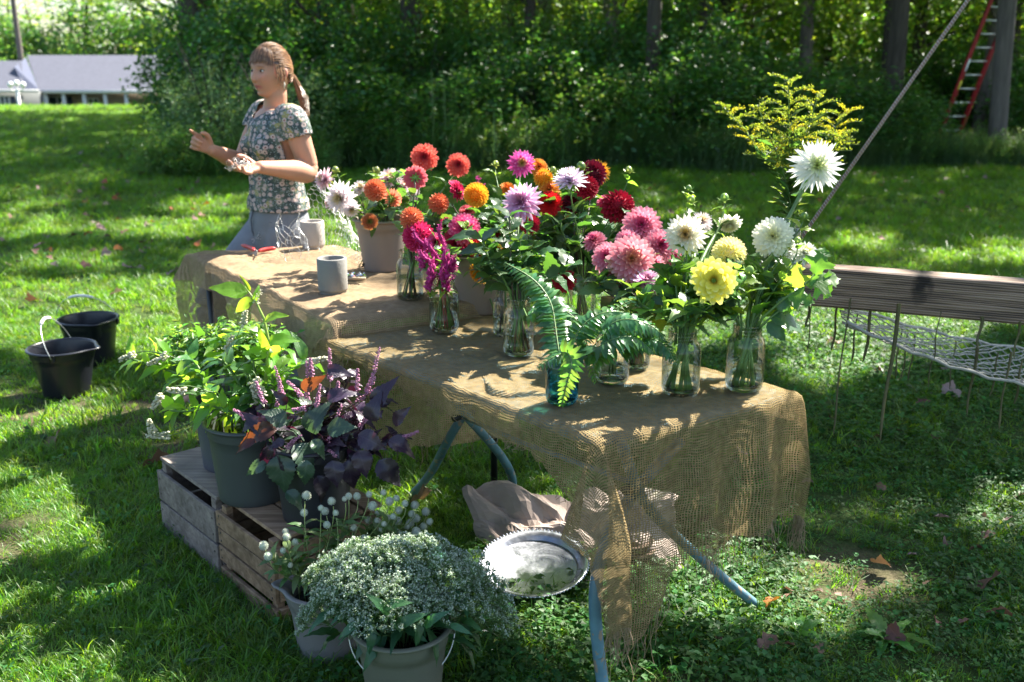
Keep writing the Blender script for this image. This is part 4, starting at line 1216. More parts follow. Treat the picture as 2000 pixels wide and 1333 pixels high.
def jar(px, py, z, label, glass=MGLASS, water=MWATER, r=.0465, h=.172, wl=.06, emboss=False, square=False, group=None, Y=None):
    p = on(px, py, z) if Y is None else Vector((at(px, 600, Y).x, Y, z))
    e = thing('mason_jar', p, label, 'jar', group)
    k = h / .172
    prof = [(0, .004), (r * .78, .001), (r * .88, .003), (r * .97, .012), (r, .024), (r, .112 * k), (r * .985, .122 * k), (r * .9, .134 * k), (r * .78, .143 * k), (r * .74, .148 * k), (r * .77, .150 * k), (r * .735, .153 * k), (r * .735, .156 * k), (r * .77, .158 * k), (r * .735, .161 * k), (r * .735, .166 * k), (r * .76, .168 * k), (r * .76, .171 * k), (r * .72, .172 * k), (r * .70, .170 * k), (r * .69, .150 * k)]
    m = MB(); m.lathe(prof, p, 40); m.build('glass', glass, e)
    m = MB(); m.lathe([(0, .010), (r * .72, .009), (r * .86, .012), (0, .016)], p, 32); m.build('thick_base', MBASEG_B if glass is MGLASS_B else MBASEG, e)
    wr = r * .955
    m = MB(); m.lathe([(0, .012), (r * .88, .013), (wr, .026), (wr, wl), (wr - .002, wl - .0018), (0, wl - .0018)], p, 36); m.build('water', water, e)
    if emboss:
        cu = bpy.data.curves.new('lettering', 'FONT'); cu.body = 'Ball'; cu.size = .034; cu.extrude = .0006; cu.shear = .45; cu.align_x = 'CENTER'; cu.resolution_u = 3
        to = bpy.data.objects.new('lettering_source', cu); S.collection.objects.link(to)
        dg = bpy.context.evaluated_depsgraph_get(); me = bpy.data.meshes.new_from_object(to.evaluated_get(dg))
        bpy.data.objects.remove(to)
        a0 = math.atan2(-p.y, -p.x) - emboss
        for v in me.vertices:
            x, y, zz = v.co; a = a0 + x / r; rr_ = r + .0008 + zz
            v.co = (rr_ * math.cos(a), rr_ * math.sin(a), y + .085 + x * .35)
        me.materials.clear(); me.materials.append(MBASEG)
        lo = bpy.data.objects.new('embossed_lettering', me); link(lo, e)
    return p + Vector((0, 0, h)), r * .62, p
MBASEG = thinglass('thick_glass', G(.80, .88, .85), G(.45, .6, .55), 1.0)
MBASEG_B = thinglass('thick_blue_glass', G(.15, .52, .60), G(.02, .25, .32), 1.0)

J = {}
J['right'] = jar(1452, 760, FZ, 'clear mason jar of thick green stems, nearest the right-hand table corner', wl=.062, emboss=.25, r=.05, h=.178)
J['mid'] = jar(1328, 768, FZ, 'clear mason jar holding the yellow dahlia, second from the right-hand corner', wl=.068, emboss=.12, r=.05, h=.172)
J['blue'] = jar(1097, 786, FZ, 'aqua blue glass jar with one fern frond hanging down its front', MGLASS_B, MWATER_B, r=.042, h=.142, wl=.062)
J['fern'] = jar(1195, 745, FZ, 'clear jar nearly hidden under arching fern fronds', wl=.04)
J['fern2'] = jar(1244, 718, FZ, 'small clear jar with reddish stems behind the fern jar', r=.036, h=.14, wl=.05)
J['left'] = jar(1013, 692, FZ, 'clear jar of pale stems under the tall fern frond', wl=.065)
J['left2'] = jar(985, 655, FZ, 'narrow clear jar half hidden beside the brown bucket', r=.036, h=.15, wl=.06)
J['cel'] = jar(868, 646, FZ, 'clear jar of magenta celosia with red stems before the brown bucket', wl=.10, r=.048, h=.176)
J['back'] = jar(802, 585, BZ, 'clear jar between the two brown buckets on the back table', wl=.08)
J['centre'] = jar(1135, 640, FZ, 'clear jar behind the dark leaves in the middle of the front table', wl=.05)
J['gold'] = jar(1530, 480, .848, 'clear jar of goldenrod standing on the hammock bar', Y=3.45, wl=.05, r=.044)

# buckets
def plastic(name, col, trans=.12, rough=.5):
    return solid(name, col, rough, .05, 5, bump=.05, bscale=90, trans=trans)
MBUCKP = plastic('taupe_plastic', G(.30, .235, .20), .22)
MBUCKG = plastic('olive_grey_plastic', G(.135, .14, .105), .05)
MBUCKK = plastic('black_plastic', G(.012, .013, .018), 0, .32)
MPOTG = plastic('charcoal_plastic', G(.055, .062, .065), 0, .5)
MPOTK = plastic('dark_pot_plastic', G(.022, .022, .028), 0, .5)
MWIRE = solid('bail_wire', G(.62, .64, .62), .3, .1, 30, metallic=.6)
MGRIP = solid('white_grip', G(.78, .78, .72), .45, .05)

def bucket(name, loc, rt, rb, h, mat, label, cat='bucket', spout=None, bail=None, ribs=(.82,), water=None, grip=True, soil=None):
    p = Vector(loc)
    e = thing(name, p, label, cat)
    def fx(a, z):
        if spout is None: return 0
        d = (a - spout + PI) % (2 * PI) - PI
        k = max(0, (z - h * .86) / (h * .14))
        return .035 * math.exp(-(d / .22) ** 2) * k
    def rad(t): return rb + (rt - rb) * t
    prof = [(0, .004), (rb * .9, .004), (rb * .97, 0), (rb, .004)]
    zs = sorted(set([.1, .3, .5, .7, .86, .93, .97] + [r_ - .012 for r_ in ribs] + [r_ + .004 for r_ in ribs]))
    for t in zs:
        prof.append((rad(t) + (.0035 if ribs and t > ribs[0] - .001 else 0), h * t))
    prof += [(rt + .004, h * .972), (rt + .011, h * .975), (rt + .013, h * .985), (rt + .011, h), (rt + .004, h + .003), (rt - .002, h), (rt - .004, h * .97), (rad(.5) - .004, h * .5), (rad(.1) - .004, h * .06), (0, h * .05)]
    m = MB(); m.lathe(prof, p, 56, fx); m.build('body', mat, e)
    if water is not None:
        m = MB(); m.disc(p + Vector((0, 0, h * water)), rad(water) - .004, 36); m.build('water', MWATERD, e)
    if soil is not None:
        m = MB(); m.disc(p + Vector((0, 0, h * soil)), rad(soil) - .004, 24); m.build('shadowed_water', MWATERD, e)  # water level in a planted bucket, same dark water as the open ones
    if bail is not None:
        az, ang = bail                     # direction of the two lugs and how far the handle is swung
        ax = Vector((math.cos(az), math.sin(az), 0)); sd = Vector((-ax.y, ax.x, 0))
        c = p + Vector((0, 0, h * .93)); rr_ = rt + .016
        pts = []
        for i in range(25):
            t = PI * i / 24
            pts.append(c + ax * (rr_ * math.cos(t)) + (sd * math.cos(ang) + Z * math.sin(ang)) * (rr_ * 1.02 * math.sin(t)))
        m = MB(); m.tube(pts, .0019, 6); b = m.build('bail_handle', MWIRE, e)
        if grip:
            m = MB(); m.tube(pts[9:16], .0075, 10); m.build('grip', MGRIP, b)
        for s in (-1, 1):
            m = MB(); q = c + ax * (s * (rt + .010)); m.box(q, ax * .006, sd * .013, Z * .016, .002); m.build('lug', mat, e)
    return p + Vector((0, 0, h)), rt, p
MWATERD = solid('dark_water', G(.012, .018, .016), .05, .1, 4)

B = {}
B['far'] = bucket('flower_bucket', on(748, 526, BZ), .100, .074, .20, MBUCKP, 'taupe plastic bucket of pink and orange dahlias on the back table', ribs=(.83,), soil=.7)
B['near'] = bucket('flower_bucket', on(937, 606, FZ + .0), .106, .084, .205, MBUCKP, 'taupe plastic bucket of crimson dahlias behind the celosia jar', ribs=(.83,), soil=.7)
B['front'] = bucket('flower_bucket', on(790, 1372), .114, .088, .225, MBUCKG, 'olive grey bucket of white boneset in front, its wire handle hanging down', ribs=(.78,), soil=.75, bail=(.10, -2.0))
B['spout'] = bucket('flower_bucket', on(643, 1272), .100, .080, .205, plastic('grey_plastic', G(.17, .165, .165), .05), 'grey bucket with a pouring spout, holding white globe amaranth', spout=PI * 1.0, ribs=(.8,), soil=.75)
bucket('black_bucket', on(132, 768), .148, .105, .235, MBUCKK, 'black bucket with spout, nearer of the pair on the lawn', spout=-.12, bail=(-1.45, PI - 1.18), ribs=(.8,), water=.62)
bucket('black_bucket', on(182, 706), .145, .108, .24, MBUCKK, 'black bucket with raised white-gripped handle, farther of the pair on the lawn', spout=-1.0, bail=(.02, 1.95), ribs=(.8,), water=.62)
CT = .272    # height of the crates
B['poke'] = bucket('flower_pot', on(498, 965, CT), .125, .105, .245, MPOTG, 'charcoal plastic pot of pokeweed and perilla on the crates', 'pot', ribs=(.84,), soil=.8)
B['basil'] = bucket('flower_pot', on(618, 1005, CT), .115, .095, .235, MPOTK, 'nearly black pot of purple perilla on the front crate', 'pot', ribs=(.84,), soil=.8)
B['poke2'] = bucket('flower_pot', on(440, 925, CT) + Vector((0, .08, 0)), .105, .09, .235, plastic('slate_plastic', G(.07, .075, .10), 0), 'slate blue pot mostly hidden behind the charcoal pot', 'pot', ribs=(.84,), soil=.8)

# ------------------------------------------------------------------ crates
def crate(c, ang, lx, ly, h, wood, label, boards, gap, top_gap):
    """bottomless apple box turned upside down: boards on every side, slats on top, corner posts"""
    e = thing('wooden_crate', (c[0], c[1], 0), label, 'crate')
    M = Matrix.Translation((c[0], c[1], 0)) @ Matrix.Rotation(ang, 4, 'Z')
    X, Yv = (M.to_3x3() @ Vector((1, 0, 0))), (M.to_3x3() @ Vector((0, 1, 0)))
    C = Vector((c[0], c[1], 0))
    nail = solid('nail', G(.05, .04, .035), .5, .2)
    bh = (h - .012 - gap[-1]) / boards
    zc = []
    z0 = gap[0]
    tot = h - .012 - sum(gap)
    bh = tot / boards
    z = 0
    for i in range(boards):
        z += gap[i]
        zc.append(z + bh / 2); z += bh
    for s in (-1, 1):
        for zz in zc:                                       # long sides
            m = MB(); w_ = U(-.0015, .0015)
            m.box(C + Yv * (s * (ly + .006 + w_)) + Z * zz + X * U(-.003, .003), X * (lx + .006), Yv * .006, Z * (bh / 2 - .0015), .0015)
            o = m.build('plank', wood, e, smooth=False)
            m = MB()
            for k in (-1, 1):
                for q in (-.25, .25): m.lathe([(0, 0), (.003, 0)], (0, 0, 0), 5) if False else m.box(C + Yv * (s * (ly + .0125 + w_)) + Z * (zz + q * bh) + X * (k * (lx - .012)), X * .0028, Yv * .0008, Z * .0028)
            m.build('nail', nail, o)
        for zz in ((zc) if boards > 2 else zc):              # short ends
            m = MB(); m.box(C + X * (s * (lx + .0)) + Z * zz, X * .008, Yv * (ly - .002), Z * (bh / 2 - .001), .0015)
            m.build('plank', wood, e, smooth=False)
        for s2 in (-1, 1):
            m = MB(); m.box(C + X * (s * (lx - .024)) + Yv * (s2 * (ly - .012)) + Z * (h / 2 - .006), X * .015, Yv * .011, Z * (h / 2 - .007), .001)
            m.build('corner_post', wood, e, smooth=False)
    n = len(top_gap)
    y = -ly
    for k, (w_, g) in enumerate(top_gap):
        y += g
        m = MB(); m.box(C + Yv * (y + w_ / 2) + Z * (h - .005 + U(-.001, .001)), X * (lx + .004 + U(-.003, .003)), Yv * (w_ / 2), Z * .006, .0015)
        m.build('slat', wood, e, smooth=False); y += w_

def woodmat(name, a, b, c):
    m, nt, out = newmat(name); L = nt.links
    tc = nd(nt, 'TexCoord'); mp = nd(nt, 'Mapping'); mp.inputs['Rotation'].default_value = (0, 0, -CRA); mp.inputs['Scale'].default_value = (3, 45, 45)
    L.new(tc.outputs['Object'], mp.inputs[0])
    oi = nd(nt, 'ObjectInfo'); va = nd(nt, 'VectorMath', operation='ADD'); cx = nd(nt, 'CombineXYZ'); mm = nd(nt, 'Math', operation='MULTIPLY'); mm.inputs[1].default_value = 37.0
    L.new(oi.outputs['Random'], mm.inputs[0]); L.new(mm.outputs[0], cx.inputs[0]); L.new(mp.outputs[0], va.inputs[0]); L.new(cx.outputs[0], va.inputs[1])
    n = nd(nt, 'TexNoise', Scale=1.0, Detail=7, Roughness=.65, Distortion=.4); L.new(va.outputs[0], n.inputs['Vector'])
    r = ramp(nt, [(.28, a), (.5, b), (.72, c)]); L.new(n.outputs[0], r.inputs[0])
    n2 = nd(nt, 'TexNoise', Scale=7.0, Detail=5); L.new(tc.outputs['Object'], n2.inputs['Vector'])
    mr = nd(nt, 'MapRange'); mr.inputs['From Min'].default_value = .3; mr.inputs['From Max'].default_value = .7; mr.inputs['To Min'].default_value = .62; mr.inputs['To Max'].default_value = 1.2; L.new(n2.outputs[0], mr.inputs[0])
    m3 = nd(nt, 'MapRange'); m3.inputs['To Min'].default_value = .8; m3.inputs['To Max'].default_value = 1.15; L.new(oi.outputs['Random'], m3.inputs[0])
    m4 = nd(nt, 'Math', operation='MULTIPLY'); L.new(mr.outputs[0], m4.inputs[0]); L.new(m3.outputs[0], m4.inputs[1])
    hs = nd(nt, 'HueSaturation'); L.new(r.outputs[0], hs.inputs['Color']); L.new(m4.outputs[0], hs.inputs['Value'])
    p = nd(nt, 'BsdfPrincipled', Roughness=.78); p.inputs['Specular IOR Level'].default_value = .3; L.new(hs.outputs[0], p.inputs['Base Color'])
    b_ = nd(nt, 'Bump', Strength=.4, Distance=.004); L.new(n.outputs[0], b_.inputs['Height']); L.new(b_.outputs[0], p.inputs['Normal'])
    L.new(p.outputs[0], out.inputs[0]); return m
CRA = math.atan2(2.575 - 2.80, -.716 + .93)
def crates():
    greyw = woodmat('weathered_grey_wood', G(.10, .08, .07), G(.20, .165, .145), G(.30, .255, .225))
    tanw = woodmat('weathered_tan_wood', G(.13, .08, .045), G(.28, .18, .11), G(.42, .29, .19))
    a, b, c = on(328, 1035), on(428, 1135), on(545, 1222)
    c.x += .01
    d1 = (b - a); d = (c - a).normalized(); n = Vector((-d.y, d.x, 0))
    global CRA
    # far crate: from a to b, near crate: from b to c
    la, lb = d1.length / 2, (c - b).length / 2
    ang = math.atan2(d.y, d.x)
    w_ = .17
    cA = a.lerp(b, .5) + n * (w_ + .006); cB = b.lerp(c, .5) + n * (w_ + .006) + n * -.0 + d * .006
    crate(cA, ang, la - .012, w_, CT, greyw, 'weathered grey crate of two wide boards, farther of the pair', 2, (.01, .004, .03), ((.14, .0), (.10, .012), (.07, .008)))
    crate(cB, ang, lb - .008, w_, CT, tanw, 'tan slatted crate of four narrow boards, nearer of the pair', 4, (.0, .022, .003, .003, .02), ((.088, .02), (.085, .008), (.08, .008), (.06, .008)))
crates()

# ------------------------------------------------------------------ tray, paper bag, wire and tools
def tray():
    c = on(1043, 1104, .055); 
    sil, nt, out = newmat('tarnished_silver'); L = nt.links
    tc = nd(nt, 'TexCoord'); n = nd(nt, 'TexNoise', Scale=9.0, Detail=7, Roughness=.7, Distortion=.7); L.new(tc.outputs['Object'], n.inputs['Vector'])
    n2 = nd(nt, 'TexNoise', Scale=120.0, Detail=3); L.new(tc.outputs['Object'], n2.inputs['Vector'])
    r = ramp(nt, [(.35, G(.36, .38, .43)), (.65, G(.66, .68, .74))]); L.new(n.outputs[0], r.inputs[0])
    rr = ramp(nt, [(.35, (.26,) * 3), (.7, (.48,) * 3)]); L.new(n.outputs[0], rr.inputs[0])
    p = nd(nt, 'BsdfPrincipled', Metallic=1.0); L.new(r.outputs[0], p.inputs['Base Color']); L.new(rr.outputs[0], p.inputs['Roughness'])
    b_ = nd(nt, 'Bump', Strength=.12, Distance=.003); L.new(n2.outputs[0], b_.inputs['Height']); L.new(b_.outputs[0], p.inputs['Normal']); L.new(p.outputs[0], out.inputs[0])
    R_ = .168
    e = thing('silver_tray', c, 'round tarnished silver tray with beaded rim lying on the grass under the table', 'tray')
    T = Matrix.Translation(c) @ Matrix.Rotation(R(9), 4, 'X') @ Matrix.Rotation(R(-2), 4, 'Y')
    def put(mesh, name):
        o = bpy.data.objects.new(name, mesh); link(o, e, T)
    m = MB(); m.lathe([(0, -.010), (R_ * .78, -.010), (R_ * .82, -.007), (R_ * .86, .004), (R_ * .93, .010), (R_ * .99, .013), (R_, .011), (R_ * .98, .007), (R_ * .86, -.003), (R_ * .8, -.013), (0, -.013)], (0, 0, 0), 72)
    put(m.mesh('plate', sil), 'plate')
    m = MB()
    for k in range(84):
        a = 2 * PI * k / 84; q = (R_ * 1.005 * math.cos(a), R_ * 1.005 * math.sin(a), .012)
        m.lathe([(0, -.004), (.0034, -.0016), (.0034, .0016), (0, .004)], q, 6)
    put(m.mesh('beaded_rim', sil), 'beaded_rim')
tray()

def crumpled(name, pts_uv, f, mat, label, cat, thick=.0015, n=(40, 24)):
    m = MB(); rows = []
    for i in range(n[0] + 1):
        rows.append([f(i / n[0], j / n[1]) for j in range(n[1] + 1)])
    m.grid(rows)
    o = m.build(name, mat, smooth=False)
    sol = o.modifiers.new('thickness', 'SOLIDIFY'); sol.thickness = thick
    return tag(o, label, cat)

def bag():
    kraft = solid('kraft_paper', G(.40, .315, .265), .8, .06, 20, bump=.1, bscale=200)
    A, B_, C_, D_ = on(893, 968, .10), on(1330, 985, .16), on(950, 1062, .03), on(1330, 1130, .0)
    def f(u, v):
        p = A.lerp(B_, u).lerp(C_.lerp(D_, u), v)
        k = Vector((u * 5.3, v * 3.1, 2.2))
        d = mnoise.cell(Vector((u * 6 + v * 2, v * 4, 1))) * .0
        ridge = abs(mnoise.noise(k * .8)) * .085 + abs(mnoise.noise(k * 1.9)) * .022 + .006 * abs(mnoise.noise(k * 6))
        notch = -.05 * math.exp(-((u - .5) / .1) ** 2) * (1 - v)
        lift = .05 * (1 - v) * (1 if u < .45 else .8)
        return p + Vector((.05 * mnoise.noise(k + Vector((9, 0, 0))), .05 * mnoise.noise(k + Vector((0, 9, 0))), max(ridge + notch + lift - .03, -p.z + .01)))
    crumpled('paper_bag', None, f, kraft, 'crumpled brown kraft paper lying in the grass behind the silver tray', 'paper', n=(34, 16))
    brown = solid('brown_basket', G(.13, .08, .05), .8, .3, 40, bump=.4, bscale=60)
    c = on(1235, 1075, .05)
    e = thing('coiled_twine', c, 'brown coil of jute twine on the paper, seen through the hanging burlap', 'twine')
    m = MB()
    for k in range(7):
        r_ = .06 + .012 * math.sin(k * 2.1); z = -.035 + k * .012
        m.tube([(c.x + r_ * math.cos(t * PI / 8), c.y + r_ * math.sin(t * PI / 8), c.z + z + .003 * math.sin(t + k)) for t in range(17)], .007, 6)
    m.build('coils', brown, e)
bag()

def wire_sheet(name, f, nu, nv, label, rad=.0007, cat='wire netting', keep=None):
    """hexagonal netting: f(u, v) gives the surface, nu x nv cells"""
    o = thing(name, f(.5, .5), label, cat)
    zinc = MZINC
    m = MB()
    seen = set()
    for j in range(nv):
        for i in range(nu):
            cx, cy = i * 1.732 + (.866 if j % 2 else 0), j * 1.5
            hv = [(cx + math.sin(PI / 3 * k), cy + math.cos(PI / 3 * k)) for k in range(6)]
            for k in range(6):
                a, b = hv[k], hv[(k + 1) % 6]
                key = tuple(sorted(((round(a[0], 2), round(a[1], 2)), (round(b[0], 2), round(b[1], 2)))))
                if key in seen: continue
                seen.add(key)
                W, H_ = nu * 1.732, nv * 1.5
                pa, pb = f(a[0] / W, a[1] / H_), f(b[0] / W, b[1] / H_)
                if keep and not keep((a[0] + b[0]) / 2 / W, (a[1] + b[1]) / 2 / H_): continue
                m.tube([pa, pb], rad * (1.7 if abs(a[0] - b[0]) < .01 else 1), 3, caps=False)
    m.build('wires', zinc, o)
MZINC = solid('zinc_wire', G(.60, .60, .58), .3, .15, 60, metallic=.7)

def netting():
    # the half-unrolled length that stands behind the far cup and reaches the bucket
    c0, c1 = on(575, 486, BZ + .01), on(702, 528, BZ + .01)
    def f(u, v):
        p = c0.lerp(c1, u)
        n = Vector((.85, .5, 0)).normalized()
        a = -.9 + 2.5 * v
        r_ = .085 + .03 * math.sin(u * 6)
        q = p + n * (.05 + r_ * math.cos(a) * .9) + Vector((0, 0, r_ * (1 + math.sin(a)) * .85 + .10 * math.exp(-((u - .15) / .2) ** 2) * v))
        return q + Vector((mnoise.noise(q * 9), mnoise.noise(q * 9 + Vector((5, 5, 5))), mnoise.noise(q * 9 + Vector((9, 1, 2))))) * .02
    wire_sheet('wire_netting', f, 24, 10, 'half-unrolled sheet of hexagonal chicken wire between the far cup and the bucket')
    c = on(585, 505, BZ)
    def g(u, v):
        a = u * 5
        q = c + Vector((-.03 + .05 * math.sin(a) * (1 - v * .3), .05 * math.cos(a), .02 + v * .15 + .03 * math.sin(u * 9)))
        return q + Vector((mnoise.noise(q * 12), mnoise.noise(q * 12 + Vector((5, 5, 5))), 0)) * .035
    wire_sheet('wire_netting', g, 8, 5, 'small bent upright piece of chicken wire left of the far cup')
    c2 = on(462, 478, BZ + .0)
    c3 = on(520, 470, BZ)
    def g2(u, v):
        q = c3 + Vector((-.05 + .14 * u, .03 * math.sin(u * 5), .015 + v * .09 * (1 - (2 * u - 1) ** 2)))
        return q + Vector((mnoise.noise(q * 14), mnoise.noise(q * 14 + Vector((5, 5, 5))), mnoise.noise(q * 11))) * .02
    wire_sheet('wire_netting', g2, 7, 3, 'low curl of chicken wire behind the red pruners')
netting()

def pruners():
    red = solid('red_grip', G(.50, .035, .03), .4, .08)
    steel = solid('dull_steel', G(.10, .09, .09), .4, .2, 40, metallic=.8)
    c = on(500, 492, BZ + .016)
    e = thing('pruning_shears', c, 'open pruning shears with red handles lying on the sunlit burlap', 'pruners')
    for s, tip in ((-1, on(474, 480, BZ + .02)), (1, on(536, 486, BZ + .02))):
        d = tip - c
        m = MB(); sd = Vector((-d.y, d.x, 0)).normalized() * (.010 * s)
        m.tube(bez(c + d * .12, c + d * .4 + sd * 1.6, c + d * .8 + sd, c + d * 1.08, 9), [.0045, .007, .009, .0095, .0095, .009, .009, .008, .004], 8); m.build('handle', red, e)
        t2 = on(482 if s > 0 else 500, 500 if s > 0 else 502, BZ + .012)
        m = MB(); dd = t2 - c; q = dd.normalized(); w_ = Vector((-q.y, q.x, 0))
        m.grid([[c + w_ * .009 * s - Vector((0, 0, .002)), c - w_ * .008 * s - Vector((0, 0, .002))], [c + dd * .5 + w_ * .011 * s, c + dd * .5 - w_ * .004 * s], [c + dd * 1.1 + w_ * .001, c + dd * 1.1]])
        m.grid([[c + w_ * .009 * s + Vector((0, 0, .002)), c - w_ * .008 * s + Vector((0, 0, .002))], [c + dd * .5 + w_ * .011 * s + Vector((0, 0, .003)), c + dd * .5 - w_ * .004 * s + Vector((0, 0, .003))], [c + dd * 1.1 + w_ * .001, c + dd * 1.1]])
        m.build('blade', steel, e)
    m = MB(); m.lathe([(0, -.006), (.007, -.006), (.007, .006), (0, .007)], c, 10); m.build('pivot', steel, e)
pruners()

def tape():
    c = on(688, 545, BZ + .004)
    e = thing('clear_packet', c, 'small crumpled clear packet glinting beside the grey cup', 'packet')
    m = MB(); rows = []
    for i in range(13):
        rows.append([c + Vector((-.05 + .10 * i / 12, -.03 + .06 * j / 8, .002 + .018 * abs(mnoise.noise(Vector((i * .5, j * .6, 1)))) + .012 * math.sin(PI * i / 12))) for j in range(9)])
    m.grid(rows); m.build('film', thinglass('clear_film', G(.8, .8, .78), G(.7, .7, .7), 3.0), e, smooth=False)
    m = MB(); m.tube([c + Vector((-.03, -.03, .008)), c + Vector((.055, -.035, .008))], .006, 8); m.build('cardboard_edge', solid('cardboard', G(.35, .27, .18), .8, .1), e)
tape()

# ------------------------------------------------------------------ leaf and petal shapes (unit length, along +Y, face up +Z)
def leaf_shape(name, mat, wid=.5, fold=.16, droop=.25, serr=0.0, n=8, tipp=1.3, lobes=0, curl=0.0, seed=0, point=.25):
    m = MB(); r = random.Random(seed)
    rows = []; uvs = []
    for i in range(n + 1):
        t = i / n
        w_ = wid * .5 * (math.sin(PI * t ** .72) ** .85) * (1 if t < 1 else 0)
        w_ *= (1 - point * t ** tipp)
        if i == 0: w_ = .012
        if serr and 0 < i < n: w_ *= 1 + serr * (1 if i % 2 else -1)
        if lobes: w_ *= 1 + .45 * math.cos(t * lobes * 2 * PI) * (t > .1)
        y = t * (1 - .06 * t) ; z = -droop * t * t + .06 * math.sin(t * PI)
        tw = curl * t
        row = []
        for s in (-1, -.5, 0, .5, 1):
            x = s * w_; zz = z + abs(s) * w_ * fold * 2 * (1 - .5 * abs(s)) + .02 * math.sin(t * 17 + s * 2 + seed) * abs(s)
            yy = y - (.05 * serr * 4 * abs(s) if (serr and i % 2 == 0) else 0)
            row.append((x * math.cos(tw) - (zz - z) * math.sin(tw), yy, z + (zz - z) * math.cos(tw) + x * math.sin(tw)))
            uvs.append((.5 + s * .5, t))
        rows.append(row)
    m.grid(rows, uvs=uvs)
    return m.mesh(name, mat)

LF_D = [leaf_shape('leaf', MLEAF, .62, .18, .22, .10, 11, seed=1), leaf_shape('leaf', MLEAF, .55, .25, .4, .10, 11, curl=.5, seed=2), leaf_shape('leaf', MLEAF, .68, .10, .12, .09, 11, curl=-.4, seed=3)]
LF_L = [leaf_shape('leaf', MLEAF_L, .55, .18, .25, .10, 11, seed=4), leaf_shape('leaf', MLEAF_L, .5, .28, .45, .08, 11, curl=.6, seed=5), leaf_shape('leaf', MLEAF_L, .6, .12, .1, .16, 13, lobes=2, seed=6)]

def petal_pts(m, base, phi, th, L_, W, cup, curve, tipw, ring, segs=4, notch=0.0):
    """one petal starting at base; phi = angle from the flower's axis, th = around it"""
    ax = Vector((math.sin(phi) * math.cos(th), math.sin(phi) * math.sin(th), math.cos(phi)))
    out_ = Vector((math.cos(th), math.sin(th), 0)); side = Vector((-math.sin(th), math.cos(th), 0))
    nrm = side.cross(ax) * -1         # points to the flower axis side
    rows = []; uvs = []
    for i in range(segs + 1):
        t = i / segs
        p = base + ax * (L_ * t) - nrm * (curve * L_ * t * t)
        w_ = W * .5 * (math.sin(PI * (.12 + .80 * t)) ** .7) * (1 - (1 - tipw) * t ** 3)
        if t == 1: w_ *= .45 if notch == 0 else notch
        c_ = cup * w_ * (1.1 if t < .6 else .7)
        rows.append([p - side * w_ + nrm * c_, p, p + side * w_ + nrm * c_])
        uvs += [(ring, t)] * 3
    m.grid(rows, uvs=uvs)

def bloom(kind, seed):
    r = random.Random(seed); m = MB()
    if kind == 'ball':
        n = 96
        for i in range(n):
            t = (i + .5) / n; ph = math.acos(1 - t * 1.62); th = i * 2.39996
            c_ = Vector((math.sin(ph) * math.cos(th), math.sin(ph) * math.sin(th), math.cos(ph))) * .60
            petal_pts(m, c_ + Vector((0, 0, .35)), ph * 1.02 + r.uniform(-.05, .05), th, .26 + .20 * math.sqrt(t), .20 + .14 * t, .95, .02, .9, t, 3)
        m.lathe([(0, -.25), (.35, -.15), (.58, .15), (.6, .5), (.4, .85), (0, .97)], (0, 0, 0), 12)
    elif kind == 'deco':
        n = 92
        for i in range(n):
            t = (i + .5) / n; ph = .12 + 1.62 * t ** .62 + r.uniform(-.06, .06); th = i * 2.39996 + r.uniform(-.08, .08)
            petal_pts(m, Vector((.10 * math.sin(ph) * math.cos(th), .10 * math.sin(ph) * math.sin(th), .22 * (1 - t))), ph, th, .40 + .58 * t ** .55, .20 + .20 * t, .45 - .25 * t, .10 * t + .02, .95, t, 5)
    elif kind == 'cactus':
        n = 130
        for i in range(n):
            t = (i + .5) / n; ph = .10 + 1.75 * t ** .6 + r.uniform(-.12, .12); th = i * 2.39996 + r.uniform(-.12, .12)
            petal_pts(m, Vector((0, 0, .25 * (1 - t))), ph, th, (.45 + .55 * t ** .5) * r.uniform(.88, 1.08), .13 + .05 * t, .7, r.uniform(-.05, .22), .35, t, 5)
    elif kind == 'semi':
        n = 46
        for i in range(n):
            t = (i + .5) / n; ph = .45 + 1.15 * t ** .7 + r.uniform(-.1, .1); th = i * 2.39996 + r.uniform(-.1, .1)
            petal_pts(m, Vector((.10 * math.cos(th), .10 * math.sin(th), .1 * (1 - t))), ph, th, (.62 + .38 * t) * r.uniform(.92, 1.06), .42, .18, .12, 1.0, .3 + .7 * t, 6, notch=.75)
        for i in range(60):
            t = (i + .5) / 60; th = i * 2.39996; q = Vector((.2 * math.sqrt(t) * math.cos(th), .2 * math.sqrt(t) * math.sin(th), .12))
            petal_pts(m, q, .3 * t, th, .12, .04, .4, 0, .5, 0.0, 2)
    elif kind == 'lily':                    # waterlily: fewer pointed petals
        n = 64
        for i in range(n):
            t = (i + .5) / n; ph = .2 + 1.35 * t ** .75 + r.uniform(-.08, .08); th = i * 2.39996
            petal_pts(m, Vector((0, 0, .2 * (1 - t))), ph, th, .5 + .5 * t ** .5, .27, .45, .06, .6, t, 6)
    return m
BL = {}
for k_ in ('ball', 'deco', 'cactus', 'semi', 'lily'):
    BL[k_] = [bloom(k_, s_) for s_ in (1, 2)]
BLM = {}
def bloom_mesh(kind, col):
    key = (kind, col)
    if key not in BLM: BLM[key] = BL[kind][len(BLM) % 2].mesh('bloom', COL[col])
    return BLM[key]
